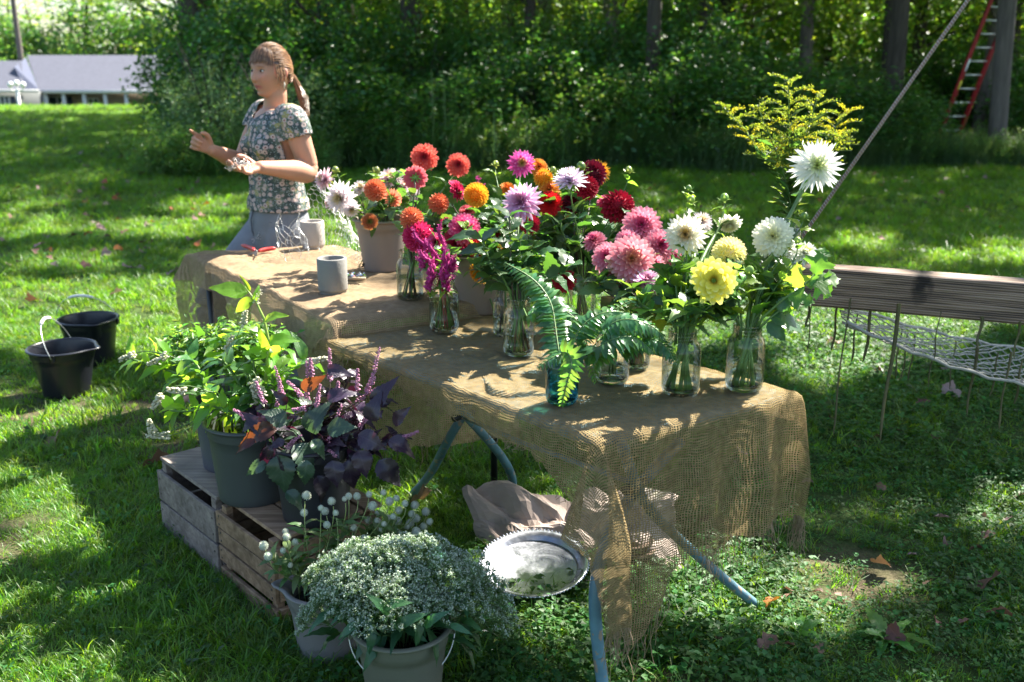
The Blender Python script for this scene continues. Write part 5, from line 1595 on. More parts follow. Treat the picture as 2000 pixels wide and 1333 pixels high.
COL = {
    'palepink': petalmat('pale_pink_petal', G(.72, .42, .46), G(.80, .58, .64), G(.82, .70, .74), core=G(.70, .50, .30)),
    'blush': petalmat('blush_white_petal', G(.78, .62, .50), G(.84, .74, .75), G(.86, .80, .82), core=G(.70, .55, .25)),
    'lavender': petalmat('lavender_petal', G(.60, .20, .42), G(.74, .42, .62), G(.85, .78, .84), core=G(.6, .25, .35)),
    'whitelav': petalmat('white_lavender_petal', G(.72, .52, .68), G(.80, .68, .80), G(.84, .80, .85), core=G(.7, .6, .5)),
    'coral': petalmat('coral_petal', G(.62, .05, .05), G(.76, .12, .085), G(.80, .24, .18), core=G(.42, .02, .05)),
    'coralpink': petalmat('coral_pink_petal', G(.62, .06, .12), G(.74, .13, .16), G(.78, .28, .30)),
    'orangeball': petalmat('burnt_orange_petal', G(.58, .10, .04), G(.68, .20, .09), G(.72, .28, .15)),
    'rust': petalmat('rust_petal', G(.5, .12, .04), G(.42, .10, .04), G(.65, .35, .12), core=G(.20, .24, .05)),
    'peach': petalmat('peach_petal', G(.8, .38, .08), G(.78, .25, .15), G(.8, .35, .22)),
    'amber': petalmat('amber_petal', G(.80, .26, .02), G(.86, .44, .03), G(.88, .56, .08)),
    'orange': petalmat('orange_petal', G(.70, .16, .03), G(.80, .30, .04), G(.84, .50, .10)),
    'redpink': petalmat('raspberry_petal', G(.42, .01, .07), G(.60, .03, .13), G(.68, .10, .22)),
    'magenta': petalmat('magenta_petal', G(.52, .04, .16), G(.70, .07, .22), G(.78, .26, .40), core=G(.30, .01, .05)),
    'magpink': petalmat('bright_pink_petal', G(.70, .22, .22), G(.74, .10, .38), G(.80, .25, .52), core=G(.55, .40, .08)),
    'red': petalmat('red_petal', G(.42, .006, .01), G(.60, .012, .016), G(.66, .02, .02)),
    'crimson': petalmat('crimson_petal', G(.22, .004, .015), G(.36, .008, .028), G(.45, .02, .05), trans=.3),
    'maroon': petalmat('maroon_petal', G(.07, .003, .01), G(.14, .005, .02), G(.22, .01, .03), trans=.25),
    'pink': petalmat('pink_petal', G(.62, .10, .17), G(.74, .24, .32), G(.80, .42, .48), core=G(.62, .06, .20)),
    'salmon': petalmat('salmon_petal', G(.74, .26, .20), G(.76, .28, .33), G(.84, .50, .52), core=G(.78, .34, .18)),
    'cream': petalmat('cream_petal', G(.82, .74, .40), G(.86, .82, .66), G(.88, .85, .78), core=G(.60, .36, .08)),
    'white': petalmat('white_petal', G(.74, .78, .50), G(.86, .87, .82), G(.88, .88, .86), core=G(.66, .72, .25)),
    'ivory': petalmat('ivory_petal', G(.80, .78, .50), G(.85, .84, .68), G(.87, .86, .74), core=G(.78, .74, .38)),
    'yellow': petalmat('yellow_petal', G(.76, .58, .04), G(.85, .78, .12), G(.87, .84, .30), core=G(.40, .20, .02)),
    'paleyellow': petalmat('pale_yellow_petal', G(.86, .80, .24), G(.86, .80, .34), G(.86, .68, .50), core=G(.84, .72, .2)),
}

def calyx_mesh():
    m = MB()
    m.lathe([(.0, -.34), (.09, -.32), (.20, -.2), (.26, -.04), (.18, .06), (0, .1)], (0, 0, 0), 10)
    for i in range(8):
        th = i * PI / 4; petal_pts(m, Vector((.12 * math.cos(th), .12 * math.sin(th), -.15)), 1.7 + .3 * (i % 2), th, .38, .16, .2, .25, .7, .9, 3)
    return m.mesh('calyx', MBUD)
CALYX = calyx_mesh()

def stem_to(vessel, pos, back, name_parent, rad=.003, mat=None, inside=True):
    """a stalk from under the flower down into the mouth of its vessel and on to its bottom"""
    mouth, mr, base = vessel
    k = U(0, 2 * PI); d = Vector((pos.x - mouth.x, pos.y - mouth.y, 0))
    off = d.normalized() * min(mr * .75, d.length * .35) if d.length > .001 else Vector((0, 0, 0))
    off += Vector((math.cos(k), math.sin(k), 0)) * mr * .25
    if off.length > mr * .85: off = off.normalized() * mr * .85
    mth = mouth + off
    h = (pos - mth).length
    pts = bez(pos + back * .006, pos + back * min(.06, h * .3), mth + Vector((0, 0, h * .35)) + off * .5, mth, 9)
    m = MB()
    if inside:
        k2 = math.atan2(-off.y, -off.x) + U(-1.1, 1.1); rr2 = mr * U(.75, 1.15)
        bt = base + Vector((rr2 * math.cos(k2), rr2 * math.sin(k2), .016))
        m.tube(pts + [mth.lerp(bt, .5), bt], [rad * .8] * 4 + [rad] * 5 + [rad * 1.1] * 2, 6)
    else:
        bt = mth - Vector((0, 0, .04)); m.tube(pts + [bt], rad, 6)
    m.build('stem', mat or MSTEM, name_parent)
    return pts

def add_leaves(e, pts, n, size, shapes, t0=.15, t1=.95, spread=1.0):
    """pairs of leaves standing off a stalk"""
    k = U(0, 6.28)
    for i in range(n):
        t = t0 + (t1 - t0) * (i // 2 + U(0, .4)) / max(1, (n + 1) // 2)
        j = min(len(pts) - 2, int(t * (len(pts) - 1))); p = pts[j].lerp(pts[j + 1], t * (len(pts) - 1) - j)
        tg = (pts[j] - pts[j + 1]).normalized()
        a = k + (i % 2) * PI + (i // 2) * 1.4 + U(-.4, .4)
        o1 = tg.orthogonal().normalized(); o2 = tg.cross(o1)
        d = (o1 * math.cos(a) + o2 * math.sin(a)) * spread + tg * .45 + Vector((0, 0, .15))
        s = size * U(.7, 1.2)
        inst('leaf', random.choice(shapes), e, frame(p, d, Z + rv(.35), U(-.4, .4), (s * U(.85, 1.1), s, s)))

CAMP = Vector((0, 0, CAM_H))
def dahlia(px, py, r, kind, col, ves, label, dY=0.0, face=None, leaves=3, stem=None, lf=None, group=None):
    mouth = ves[0]
    Y = mouth.y + dY
    p = at(px, py, Y)
    rad = r * 1.2 * (Y * math.cos(PITCH) + (CAM_H - p.z) * math.sin(PITCH)) / F
    out_ = Vector((p.x - mouth.x, p.y - mouth.y, 0)); out_ = out_.normalized() if out_.length > .02 else Vector((0, -1, 0))
    tocam = (CAMP - p).normalized()
    f = out_ * .45 + tocam * .75 + Z * .35 + rv(.22) if face is None else (tocam * face[2] + Vector((face[0], 0, face[1])))
    f.normalize()
    b = ves[2]
    e = thing('dahlia', (b.x, b.y, b.z + .01), label, 'dahlia', group)
    depth = {'ball': .35, 'deco': .12, 'cactus': .12, 'semi': .08, 'lily': .12}[kind]
    M = frame(p - f * rad * depth, f.orthogonal(), f, 0, rad) @ Matrix.Rotation(U(0, 6), 4, 'Z')
    x = f.orthogonal().normalized()
    inst('bloom', bloom_mesh(kind, col), e, M)
    inst('calyx', CALYX, e, M)
    back = -f
    pts = stem_to(ves, p - f * rad * (depth + .3), (back + Vector((0, 0, -.8))).normalized(), e, U(.0026, .0036) * (1.8 if lf is not None and len(lf) > 3 else 1), stem or random.choice((MSTEM, MSTEM, MSTEM_D)))
    add_leaves(e, pts, leaves, .07, lf or LF_D, .25, .95)
    return p

V_ = lambda k: J[k] if k in J else B[k]
FLOWERS = [
  # px py r kind colour vessel label dY face
  (636, 352, 23, 'lily', 'palepink', 'far', 'pale pink dahlia at the far left edge of the pink bunch', 0, (-.7, .2, .5)),
  (667, 387, 31, 'lily', 'blush', 'far', 'large blush white dahlia nodding left below the pale pink one', -.12, (-.45, -.1, .9)),
  (686, 408, 17, 'lily', 'blush', 'far', 'small blush dahlia tucked under the large blush white one', -.16, (.1, -.5, .8)),
  (645, 398, 13, 'lily', 'palepink', 'far', 'small deeper pink dahlia peeking out behind the large blush white one', .06, (-.6, 0, .4)),
  (704, 370, 18, 'lily', 'blush', 'far', 'blush dahlia seen between the leaves right of the large blush white one', .05, (0, .6, .6)),
  (763, 353, 26, 'lily', 'palepink', 'far', 'pale pink dahlia facing up above the orange ball', .08, (-.1, .7, .5)),
  (786, 366, 19, 'lily', 'palepink', 'far', 'pale pink dahlia seen from the side, beside the coral pink one', .03, (.4, .5, .4)),
  (806, 377, 16, 'lily', 'blush', 'far', 'blush dahlia seen from behind with green calyx showing', -.03, (.7, -.2, -.5)),
  (733, 371, 19, 'ball', 'orangeball', 'far', 'small burnt orange ball dahlia under the pale pink one', -.18, None),
  (767, 388, 18, 'lily', 'peach', 'far', 'peach dahlia seen from behind, left of the orange balls', -.2, (.3, .1, -.6)),
  (722, 433, 14, 'deco', 'rust', 'far', 'small rust coloured dahlia with green centre at the bucket rim', -.22, (0, 0, 1)),
  (811, 347, 20, 'deco', 'coralpink', 'back', 'coral pink dahlia turned away, below the tall coral one', .1, (0, .15, -.8)),
  (829, 307, 23, 'deco', 'coral', 'back', 'tallest coral red dahlia facing the camera', .15, (-.05, .1, 1)),
  (895, 322, 20, 'deco', 'coral', 'back', 'second tall coral red dahlia with darker centre', .22, (.05, .15, 1)),
  (857, 397, 18, 'ball', 'orangeball', 'back', 'burnt orange ball dahlia below the two coral ones', .05, None),
  (804, 427, 20, 'ball', 'orangeball', 'back', 'burnt orange ball dahlia just above the raspberry ball', -.05, (0, .5, .8)),
  (893, 372, 19, 'deco', 'redpink', 'near', 'raspberry dahlia seen edge-on left of the amber one', .05, (.8, .3, .2)),
  (930, 381, 21, 'ball', 'amber', 'near', 'amber yellow ball dahlia left of the magenta group', 0, (0, .1, 1)),
  (912, 414, 14, 'deco', 'coralpink', 'near', 'small coral pink dahlia under the amber ball', .1, (0, .4, .6)),
  (817, 462, 27, 'ball', 'redpink', 'cel', 'big raspberry ball dahlia left of the celosia', .15, (-.2, .2, 1)),
  (851, 474, 17, 'deco', 'magenta', 'cel', 'magenta dahlia right of the big raspberry ball', .12, (.1, .1, 1)),
  (907, 447, 27, 'deco', 'magenta', 'near', 'magenta pink dahlia facing the camera above the brown bucket', -.1, (0, .2, 1)),
  (889, 478, 25, 'deco', 'redpink', 'near', 'deep raspberry dahlia just above the celosia jar', -.08, (-.1, 0, 1)),
  (950, 455, 27, 'deco', 'crimson', 'near', 'dark crimson dahlia right of the magenta pink one', .05, (.2, .3, .7)),
  (940, 478, 24, 'deco', 'red', 'near', 'red dahlia in front of the dark crimson one', -.1, (.2, .3, .8)),
  (933, 533, 21, 'deco', 'amber', 'near', 'amber dahlia hanging over the side of the brown bucket', -.2, (-.7, -.3, .3)),
  (1018, 320, 25, 'lily', 'magpink', 'left', 'bright pink dahlia with green centre, highest of the middle group', .3, (.1, .1, 1)),
  (990, 369, 15, 'deco', 'orange', 'left', 'orange dahlia left of the large lavender pink one', .35, (0, .7, .5)),
  (1052, 326, 16, 'deco', 'orange', 'centre', 'orange dahlia touching the bright pink one', .15, (.2, .5, .8)),
  (1061, 348, 17, 'ball', 'amber', 'centre', 'amber dahlia in the orange cluster behind the lavender ones', .12, None),
  (1073, 370, 18, 'deco', 'orange', 'centre', 'lowest orange dahlia of the cluster between the two lavender ones', .1, (0, .5, .7)),
  (1020, 398, 39, 'lily', 'lavender', 'left', 'large lavender pink dahlia with white tips, leaning left', .12, (-.35, .35, .75)),
  (1074, 397, 21, 'deco', 'red', 'centre', 'bright red dahlia under the orange cluster', .05, (0, .2, 1)),
  (1114, 354, 33, 'lily', 'whitelav', 'centre', 'white and lavender dahlia facing the sky', -.12, (-.05, 1.1, .28)),
  (1157, 340, 24, 'ball', 'maroon', 'centre', 'nearly black maroon ball dahlia beside the amber one', .12, (.2, .3, .8)),
  (1171, 337, 23, 'cactus', 'amber', 'centre', 'spiky amber dahlia behind the maroon ball', .28, (.4, .2, .8)),
  (1146, 366, 21, 'ball', 'crimson', 'centre', 'crimson ball dahlia under the maroon one', .02, None),
  (1117, 398, 18, 'ball', 'maroon', 'centre', 'maroon dahlia in shade below the white and lavender one', .08, None),
  (1207, 403, 29, 'ball', 'crimson', 'centre', 'dark crimson ball dahlia on the right above the pinks', .05, (.3, .5, .6)),
  (1184, 394, 16, 'deco', 'magenta', 'centre', 'magenta dahlia half behind the dark crimson ball', .15, (0, .7, .4)),
  (1034, 438, 18, 'deco', 'crimson', 'left', 'crimson dahlia in shade under the lavender pink one', .25, (0, .1, 1)),
  (988, 489, 20, 'deco', 'amber', 'left', 'amber dahlia low in the leaves beside the red one', .15, (.2, .2, .8)),
  (1102, 548, 20, 'deco', 'crimson', 'centre', 'dark crimson dahlia deep among the leaves', -.1, (0, 0, 1)),
  (1253, 440, 33, 'deco', 'pink', 'fern2', 'pink dahlia with darker centre, highest of the pink group', .25, (-.05, .25, 1)),
  (1233, 506, 40, 'deco', 'salmon', 'fern2', 'largest salmon pink dahlia facing the camera', .05, (.1, .05, 1)),
  (1186, 503, 27, 'deco', 'pink', 'fern2', 'pink dahlia left of the largest salmon one', .12, (-.2, .2, .8)),
  (1290, 480, 29, 'deco', 'pink', 'fern2', 'pink dahlia between the salmon one and the cream one', .15, (.25, .2, .9)),
  (1272, 518, 25, 'deco', 'pink', 'fern2', 'pink dahlia right of the largest salmon one', .1, (.3, 0, .9)),
  (1203, 545, 27, 'deco', 'salmon', 'fern2', 'salmon pink dahlia hanging below the largest one', .1, (-.1, -.35, .8)),
  (1311, 500, 22, 'deco', 'pink', 'fern2', 'pink dahlia half behind the cream one', .22, (.5, .1, .7)),
  (1263, 552, 28, 'lily', 'lavender', 'fern2', 'lavender pink dahlia low over the fern', .0, (.1, .5, .5)),
  (1268, 590, 19, 'deco', 'pink', 'fern2', 'pink dahlia drooping behind the fern fronds', .05, (.2, -.5, .5)),
  (1339, 460, 39, 'lily', 'cream', 'mid', 'large cream dahlia with pinkish centre', .12, (-.05, .1, 1)),
  (1371, 434, 22, 'cactus', 'blush', 'mid', 'blush white dahlia just behind the large cream one', .28, (.2, .5, .5)),
  (1425, 438, 21, 'deco', 'ivory', 'mid', 'ivory dahlia turned away with green calyx on top', .3, (.1, -.7, .5)),
  (1424, 496, 29, 'ball', 'paleyellow', 'mid', 'pale yellow ball dahlia above the bright yellow one', .1, (.1, .1, 1)),
  (1394, 548, 38, 'semi', 'yellow', 'mid', 'bright yellow dahlia with brown centre', -.08, (.05, .05, 1)),
  (1510, 463, 34, 'deco', 'ivory', 'right', 'rounded ivory white dahlia left of the leaning white ones', .1, (-.05, .15, 1)),
  (1571, 497, 27, 'lily', 'white', 'right', 'white dahlia beside the hammock beam end', .12, (.3, .6, .5)),
  (1542, 492, 20, 'lily', 'white', 'right', 'small white dahlia between the ivory one and the beam', .2, (0, .5, .6)),
  (1508, 525, 20, 'deco', 'white', 'right', 'white dahlia in shade below the ivory one', .25, (0, -.3, .8)),
  (1594, 324, 48, 'cactus', 'white', 'right', 'tall spiky white dahlia before the goldenrod', .22, (.15, .05, 1)),
]
for (px, py, r, kind, col, ves, lab, dY, face) in FLOWERS:
    tall = ves == 'right' or ves == 'mid'
    dahlia(px, py, r, kind, col, V_(ves), lab, dY, face, leaves=4 if tall else 3, stem=MSTEM if tall else None, lf=LF_L + LF_D if tall else LF_D)

for (px, py, r, kind, col, ves, dY) in ((870, 445, 20, 'deco', 'redpink', 'near', .05), (925, 440, 19, 'deco', 'crimson', 'near', .12), (965, 480, 18, 'deco', 'crimson', 'near', .08), (905, 500, 20, 'deco', 'redpink', 'near', -.02), (958, 505, 18, 'deco', 'red', 'near', -.02), (840, 500, 18, 'deco', 'redpink', 'near', .1)):
    dahlia(px, py, r, kind, col, V_(ves), 'red or raspberry dahlia packed low over the brown bucket', dY, None, leaves=2, group='red dahlias packed over the brown bucket')
for (px, py, r, kind, col, ves, dY) in ((1160, 470, 20, 'deco', 'pink', 'fern2', .3), (1225, 470, 22, 'deco', 'pink', 'fern2', .2), (1265, 490, 22, 'deco', 'salmon', 'fern2', .18), (1300, 528, 18, 'deco', 'pink', 'fern2', .2), (1232, 545, 22, 'deco', 'salmon', 'fern2', .1)):
    dahlia(px, py, r, kind, col, V_(ves), 'pink dahlia filling the gaps of the pink group behind the ferns', dY, None, leaves=2, group='pink dahlias filling the pink group')

def bud_mesh():
    m = MB(); m.lathe([(0, 0), (.35, .05), (.5, .3), (.48, .6), (.3, .88), (0, 1.0)], (0, 0, 0), 12)
    for i in range(6):
        th = i * PI / 3; petal_pts(m, Vector((.15 * math.cos(th), .15 * math.sin(th), .05)), 1.4, th, .9, .28, .2, -.5 if i % 2 else .3, .6, .9, 4)
    return m.mesh('bud', MBUD)
BUD = bud_mesh()
def buds():
    for (px, py, r, ves, dY, lab) in ((968, 320, 9, 'left', .35, 'green dahlia bud on a brown stalk left of the bright pink dahlia'), (1135, 325, 13, 'centre', .05, 'fat green bud touching the maroon dahlia'), (1080, 332, 9, 'centre', .1, 'orange-tipped bud right of the orange dahlias'),
             (1228, 332, 10, 'centre', .1, 'leafy bud standing out to the right of the middle group'), (1345, 368, 9, 'mid', .2, 'small bud on the highest thin stalk above the cream dahlia'), (1350, 390, 11, 'mid', .18, 'round bud just below the thin-stalked one'),
             (1415, 386, 12, 'mid', .2, 'round green bud above the ivory dahlia'), (1571, 422, 11, 'right', .12, 'green bud beside the foot of the rope'), (1558, 470, 10, 'right', .05, 'small bud in front of the white dahlias'),
             (1464, 528, 13, 'mid', -.05, 'closed bud on a curling stalk right of the yellow dahlia'), (938, 482, 10, 'near', -.2, 'green bud hanging before the red dahlia'), (912, 436, 7, 'near', -.2, 'tiny bud in front of the magenta pink dahlia'),
             (655, 332, 10, 'far', -.02, 'bud above the far left pink dahlia'), (735, 333, 10, 'far', .05, 'bud above the orange ball in the pink bunch'), (765, 335, 9, 'far', .1, 'bud between the pale pink dahlias')):
        v = V_(ves); p = at(px, py, v[0].y + dY); s = r * 1.25 * p.y / F * 1.0
        e = thing('dahlia_bud', v[2] + Vector((0, 0, .01)), lab, 'flower bud')
        d = (Z + rv(.4)).normalized()
        inst('bud', BUD, e, frame(p - d * s * .5, d.orthogonal(), d, 0, s * 1.1))
        pts = stem_to(v, p - d * s * .45, (-d - Z * .5).normalized(), e, .0018, MSTEM)
        add_leaves(e, pts, 6, .045, LF_L, .05, .7)
buds()

def sprays():
    """leafy stalks that fill the bunches"""
    for (ves, n, size, shapes, rr_, hh, lab, grp) in (
        ('far', 14, .06, LF_L + LF_D, .15, .22, 'leafy green dahlia stalk in the pink and orange bucket', 'leafy stalks in the pink and orange bucket'),
        ('near', 15, .075, LF_D, .17, .20, 'dark leafy dahlia stalk in the crimson bucket', 'leafy stalks in the crimson bucket'),
        ('back', 6, .065, LF_D, .10, .20, 'dark leafy stalk in the jar between the buckets', 'leafy stalks in the jar between the buckets'),
        ('left', 14, .085, LF_D, .16, .30, 'broad-leaved dark green stalk in the left middle jar', 'leafy stalks in the left middle jar'),
        ('left2', 4, .07, LF_D, .08, .20, 'dark green leafy stalk in the narrow jar', 'leafy stalks in the narrow jar'),
        ('centre', 15, .085, LF_D, .19, .34, 'dark leafy stalk in the middle of the front table', 'leafy stalks in the middle of the front table'),
        ('fern2', 11, .075, LF_D, .15, .22, 'dark leafy stalk under the pink dahlias', 'leafy stalks under the pink dahlias'),
        ('mid', 12, .075, LF_D + LF_L, .13, .22, 'green leafy stalk under the yellow dahlias', 'leafy stalks under the yellow dahlias'),
        ('right', 10, .085, LF_L + LF_D, .15, .20, 'bright leafy stalk in the right-hand jar', 'leafy stalks in the right-hand jar'),
        ('cel', 7, .055, LF_D + LF_L, .07, .10, 'leafy green stalk under the celosia', 'leafy stalks under the celosia')):
        v = V_(ves)
        for i in range(n):
            a = U(0, 6.28); d = rr_ * math.sqrt(random.random())
            p = v[0] + Vector((d * math.cos(a), d * math.sin(a) * .8, hh * U(.35, .88) * (1 - .3 * (d / rr_) ** 2))) + Vector((0, .05, 0))
            e = thing('leafy_stalk', v[2] + Vector((0, 0, .01)), lab, 'foliage', grp)
            pts = stem_to(v, p, Vector((0, 0, -1)), e, U(.002, .0035), random.choice((MSTEM, MSTEM_D)) if 'dark' in lab else MSTEM, inside=ves not in ('far', 'near', 'mid', 'right', 'centre'))
            add_leaves(e, pts, 9, size, shapes, .0, .98)
sprays()

def lobed_stalk():
    v = J['right']; Y = v[0].y - .02
    big = leaf_shape('leaf', MLEAF_L, .8, .12, .15, .16, 15, lobes=2.5, seed=9)
    for (sp, lv, lab) in (([(1490, 620), (1530, 585), (1568, 560), (1592, 535)], [((1560, 562), (1555, 515)), ((1575, 555), (1642, 540)), ((1592, 535), (1612, 482)), ((1585, 545), (1628, 578)), ((1540, 578), (1590, 590))], 'bright lobed leafy stalk reaching right over the hammock beam'),
                          ([(1480, 645), (1500, 625), (1525, 605)], [((1505, 622), (1576, 640)), ((1520, 608), (1545, 575)), ((1500, 630), (1535, 665))], 'glossy grey-green leaves low on the right beside the jar')):
        e = thing('leafy_stalk', v[2] + Vector((0, 0, .01)), lab, 'foliage')
        m = MB(); m.tube([v[0] + Vector((.01, 0, -.04))] + [at(a, b, Y) for a, b in sp], [.004, .0038, .003, .002][:len(sp)] + [.0015], 6); m.build('stem', MSTEM, e)
        for (a, b) in lv:
            p, q = at(*a, Y), at(*b, Y + U(-.04, .02)); d = q - p; l = d.length * 1.1
            inst('leaf', big if 'bright' in lab else LF_D[0], e, frame(p, d, Z * .5 + (CAMP - p).normalized() * .8 + rv(.2), U(-.3, .3), l))
lobed_stalk()

# ------------------------------------------------------------------ celosia
def celosia():
    mag, nt, out = newmat('celosia_magenta'); L = nt.links
    tc = nd(nt, 'TexCoord'); n = nd(nt, 'TexNoise', Scale=90.0, Detail=4); L.new(tc.outputs['Object'], n.inputs['Vector'])
    r = ramp(nt, [(.3, G(.28, .01, .10)), (.6, G(.58, .04, .28)), (.8, G(.74, .24, .46))]); L.new(n.outputs[0], r.inputs[0])
    p = nd(nt, 'BsdfPrincipled', Roughness=.8); L.new(r.outputs[0], p.inputs['Base Color']); t = nd(nt, 'BsdfTranslucent'); L.new(r.outputs[0], t.inputs[0])
    mx = nd(nt, 'MixShader'); mx.inputs[0].default_value = .3; L.new(p.outputs[0], mx.inputs[1]); L.new(t.outputs[0], mx.inputs[2]); L.new(mx.outputs[0], out.inputs[0])
    redstem = solid('celosia_red_stem', G(.34, .05, .06), .45, .2, 30)
    v = J['cel']
    for (px, py, l, lean, dY, s) in ((806, 448, .085, -.7, .02, 1.0), (824, 487, .07, -.5, -.03, 1.2), (842, 470, .09, -.15, 0, 1.2), (848, 515, .08, .35, -.05, 1.3), (862, 436, .09, .0, .03, .9), (874, 485, .09, .15, -.04, 1.3), (893, 500, .06, .5, -.04, 1.2),
                         (833, 535, .06, -.3, -.06, 1.1), (868, 520, .07, .1, -.06, 1.2), (882, 540, .05, .3, -.06, .8), (815, 505, .04, -.8, -.03, 1.0), (937, 348, .06, 0, .5, 1.0)):
        tip = at(px, py, v[0].y + dY)
        ves = v if px != 937 else B['near']
        d = Vector((lean, 0, 1)).normalized()
        bs = tip - d * l
        e = thing('celosia', ves[2] + Vector((0, 0, .01)), 'magenta feather celosia plume in the jar before the brown bucket' if px != 937 else 'single crimson celosia tip behind the amber dahlia', 'celosia', 'celosia plumes in one jar' if px != 937 else None)
        m = MB(); rows = []
        N = 12
        for i in range(N + 1):
            t = i / N; c = bs.lerp(tip, t) + Vector((.008 * math.sin(t * 5 + px), .006 * math.sin(t * 6), 0)); rr_ = .0085 * s * (math.sin(PI * (.1 + .88 * t)) ** .6) * (1 - .45 * t)
            rows.append([c + Vector((math.cos(a), math.sin(a), .3 * math.sin(3 * a))) * rr_ * (1 + .45 * mnoise.noise(Vector((a * 2, t * 9, px)))) for a in [2 * PI * k / 10 for k in range(10)]])
        m.grid(rows, wrap=True)
        for i in range(70):
            t = random.random(); c = bs.lerp(tip, t) + Vector((.008 * math.sin(t * 5 + px), 0, 0)); dr = (rv() + d * .6).normalized()
            q = c + dr * .0085 * s * (1 - .4 * t); m.add([q - dr.orthogonal() * .002, q + dr.orthogonal() * .002, q + dr * .008 * s], [(0, 1, 2)])
        for j in range(3):                      # side tufts
            q0 = bs.lerp(tip, U(.0, .5)); dr = (d + rv(.8)).normalized(); q1 = q0 + dr * .028 * s
            m.tube([q0, q0.lerp(q1, .5), q1], [.004, .006 * s, .001], 6)
        m.build('plume', mag, e)
        pts = stem_to(ves, bs, -d, e, .0019, redstem)
        add_leaves(e, pts, 3, .045, LF_L, .2, .9)
celosia()

# ------------------------------------------------------------------ ferns
MFERN = leafmat('fern_leaf', G(.04, .13, .045), G(.20, .48, .05), rough=.3, trans=.34, veins=False, under=G(.05, .12, .06))
MFERN_L = leafmat('light_fern_leaf', G(.08, .20, .045), G(.28, .54, .06), rough=.35, trans=.45, veins=False)
FPIN = {}
for nm_, mt_ in (('d', MFERN), ('l', MFERN_L)):
    FPIN[nm_] = [leaf_shape('leaflet', mt_, .36, .10, .25, .05, 7, seed=1), leaf_shape('leaflet', mt_, .36, .10, .45, .05, 7, curl=.3, seed=2)]
def ferns():
    P_ = lambda *a: at(*a)
    def frond(ves, pts, n, l, label, kind='d', up=None, tipl=None):
        pts = [at(*q) for q in pts]
        # smooth the pixel path
        for _ in range(2):
            pts = [pts[0]] + [x for i in range(len(pts) - 1) for x in (pts[i].lerp(pts[i + 1], .25), pts[i].lerp(pts[i + 1], .75))] + [pts[-1]]
        n = int(n * 1.45)
        e = thing('fern_frond', ves[2] + Vector((0, 0, .01)), label, 'fern')
        L_ = [0]
        for i in range(1, len(pts)): L_.append(L_[-1] + (pts[i] - pts[i - 1]).length)
        m = MB(); mouth = ves[0]
        m.tube([ves[2] + Vector((U(-.01, .01), U(-.01, .01), .02)), mouth + (pts[0] - mouth) * .1] + pts, [.0018] * (len(pts) + 1) + [.0006], 5); m.build('rachis', MSTEM, e)
        for i in range(n):
            t = (i + .5) / n; s = t * L_[-1]
            j = max(k for k in range(len(L_)) if L_[k] <= s); j = min(j, len(pts) - 2)
            p = pts[j].lerp(pts[j + 1], (s - L_[j]) / max(1e-6, L_[j + 1] - L_[j])); tg = (pts[j + 1] - pts[j]).normalized()
            u_ = (up or (Z * .8 + (CAMP - p).normalized() * .5)); sd = tg.cross(u_).normalized()
            ll = 1.2 * l * (math.sin(PI * min(1, .16 + .84 * t)) ** .55 if t > .25 else (.75 + t)) * (1 - .35 * t) + .004
            for q in (-1, 1):
                d = sd * q + tg * (.28 + .5 * t) - Z * .15 + rv(.07)
                mm = FPIN['l' if (kind == 'l' or (tipl and t > tipl)) else 'd'][(i + q) % 2]
                inst('leaflet', mm, e, frame(p, d, u_ + rv(.2), U(-.25, .25), (ll * .95, ll, ll)))
    b = J['blue']; f = J['fern']
    frond(b, [(1092, 690, 2.36), (1085, 640, 2.42), (1078, 590, 2.48), (1045, 545, 2.52), (985, 513, 2.56)], 21, .052, 'tall upright dark fern frond rising from the blue jar')
    frond(b, [(1098, 688, 2.36), (1112, 690, 2.30), (1118, 712, 2.265), (1106, 752, 2.26), (1096, 795, 2.265)], 13, .034, 'light green fern frond hanging down the front of the blue jar', 'l', up=Vector((-.1, -1, .2)), tipl=.0)
    frond(f, [(1150, 690, 2.40), (1118, 668, 2.40), (1140, 630, 2.42), (1190, 604, 2.44), (1262, 622, 2.46)], 19, .045, 'arching glossy fern frond, uppermost at the centre')
    frond(f, [(1180, 690, 2.40), (1165, 680, 2.36), (1195, 662, 2.33), (1240, 655, 2.34), (1276, 690, 2.36)], 17, .045, 'lower arching fern frond over the hidden jar')
    frond(f, [(1200, 680, 2.45), (1185, 620, 2.52), (1220, 590, 2.56), (1275, 578, 2.58), (1325, 572, 2.60)], 17, .036, 'fern frond reaching right toward the cream dahlia')
    frond(f, [(1210, 690, 2.45), (1235, 665, 2.44), (1275, 660, 2.42), (1305, 680, 2.40), (1318, 712, 2.38)], 15, .04, 'dark drooping fern frond beside the yellow dahlia jar')
    frond(f, [(1180, 695, 2.42), (1166, 700, 2.38), (1158, 718, 2.37), (1164, 748, 2.37)], 9, .026, 'short fern tip hanging in front of the hidden jar', 'l')
    frond(f, [(1170, 695, 2.42), (1130, 690, 2.38), (1090, 690, 2.35), (1050, 720, 2.33)], 12, .036, 'short fern frond spreading left behind the blue jar')
    frond(f, [(1195, 690, 2.42), (1180, 640, 2.38), (1220, 620, 2.36), (1275, 635, 2.36), (1300, 665, 2.37)], 16, .045, 'broad fern frond arching right over the hidden jar')
    frond(J['left'], [(1030, 620, 2.66), (1060, 590, 2.62), (1100, 600, 2.58), (1140, 640, 2.55), (1150, 690, 2.53)], 14, .036, 'fern frond bending down between the tall frond and the arching ones')
    frond(f, [(1200, 690, 2.43), (1190, 660, 2.40), (1215, 640, 2.40), (1255, 640, 2.42), (1300, 655, 2.44)], 15, .036, 'fern frond in the middle of the arching bunch')
ferns()

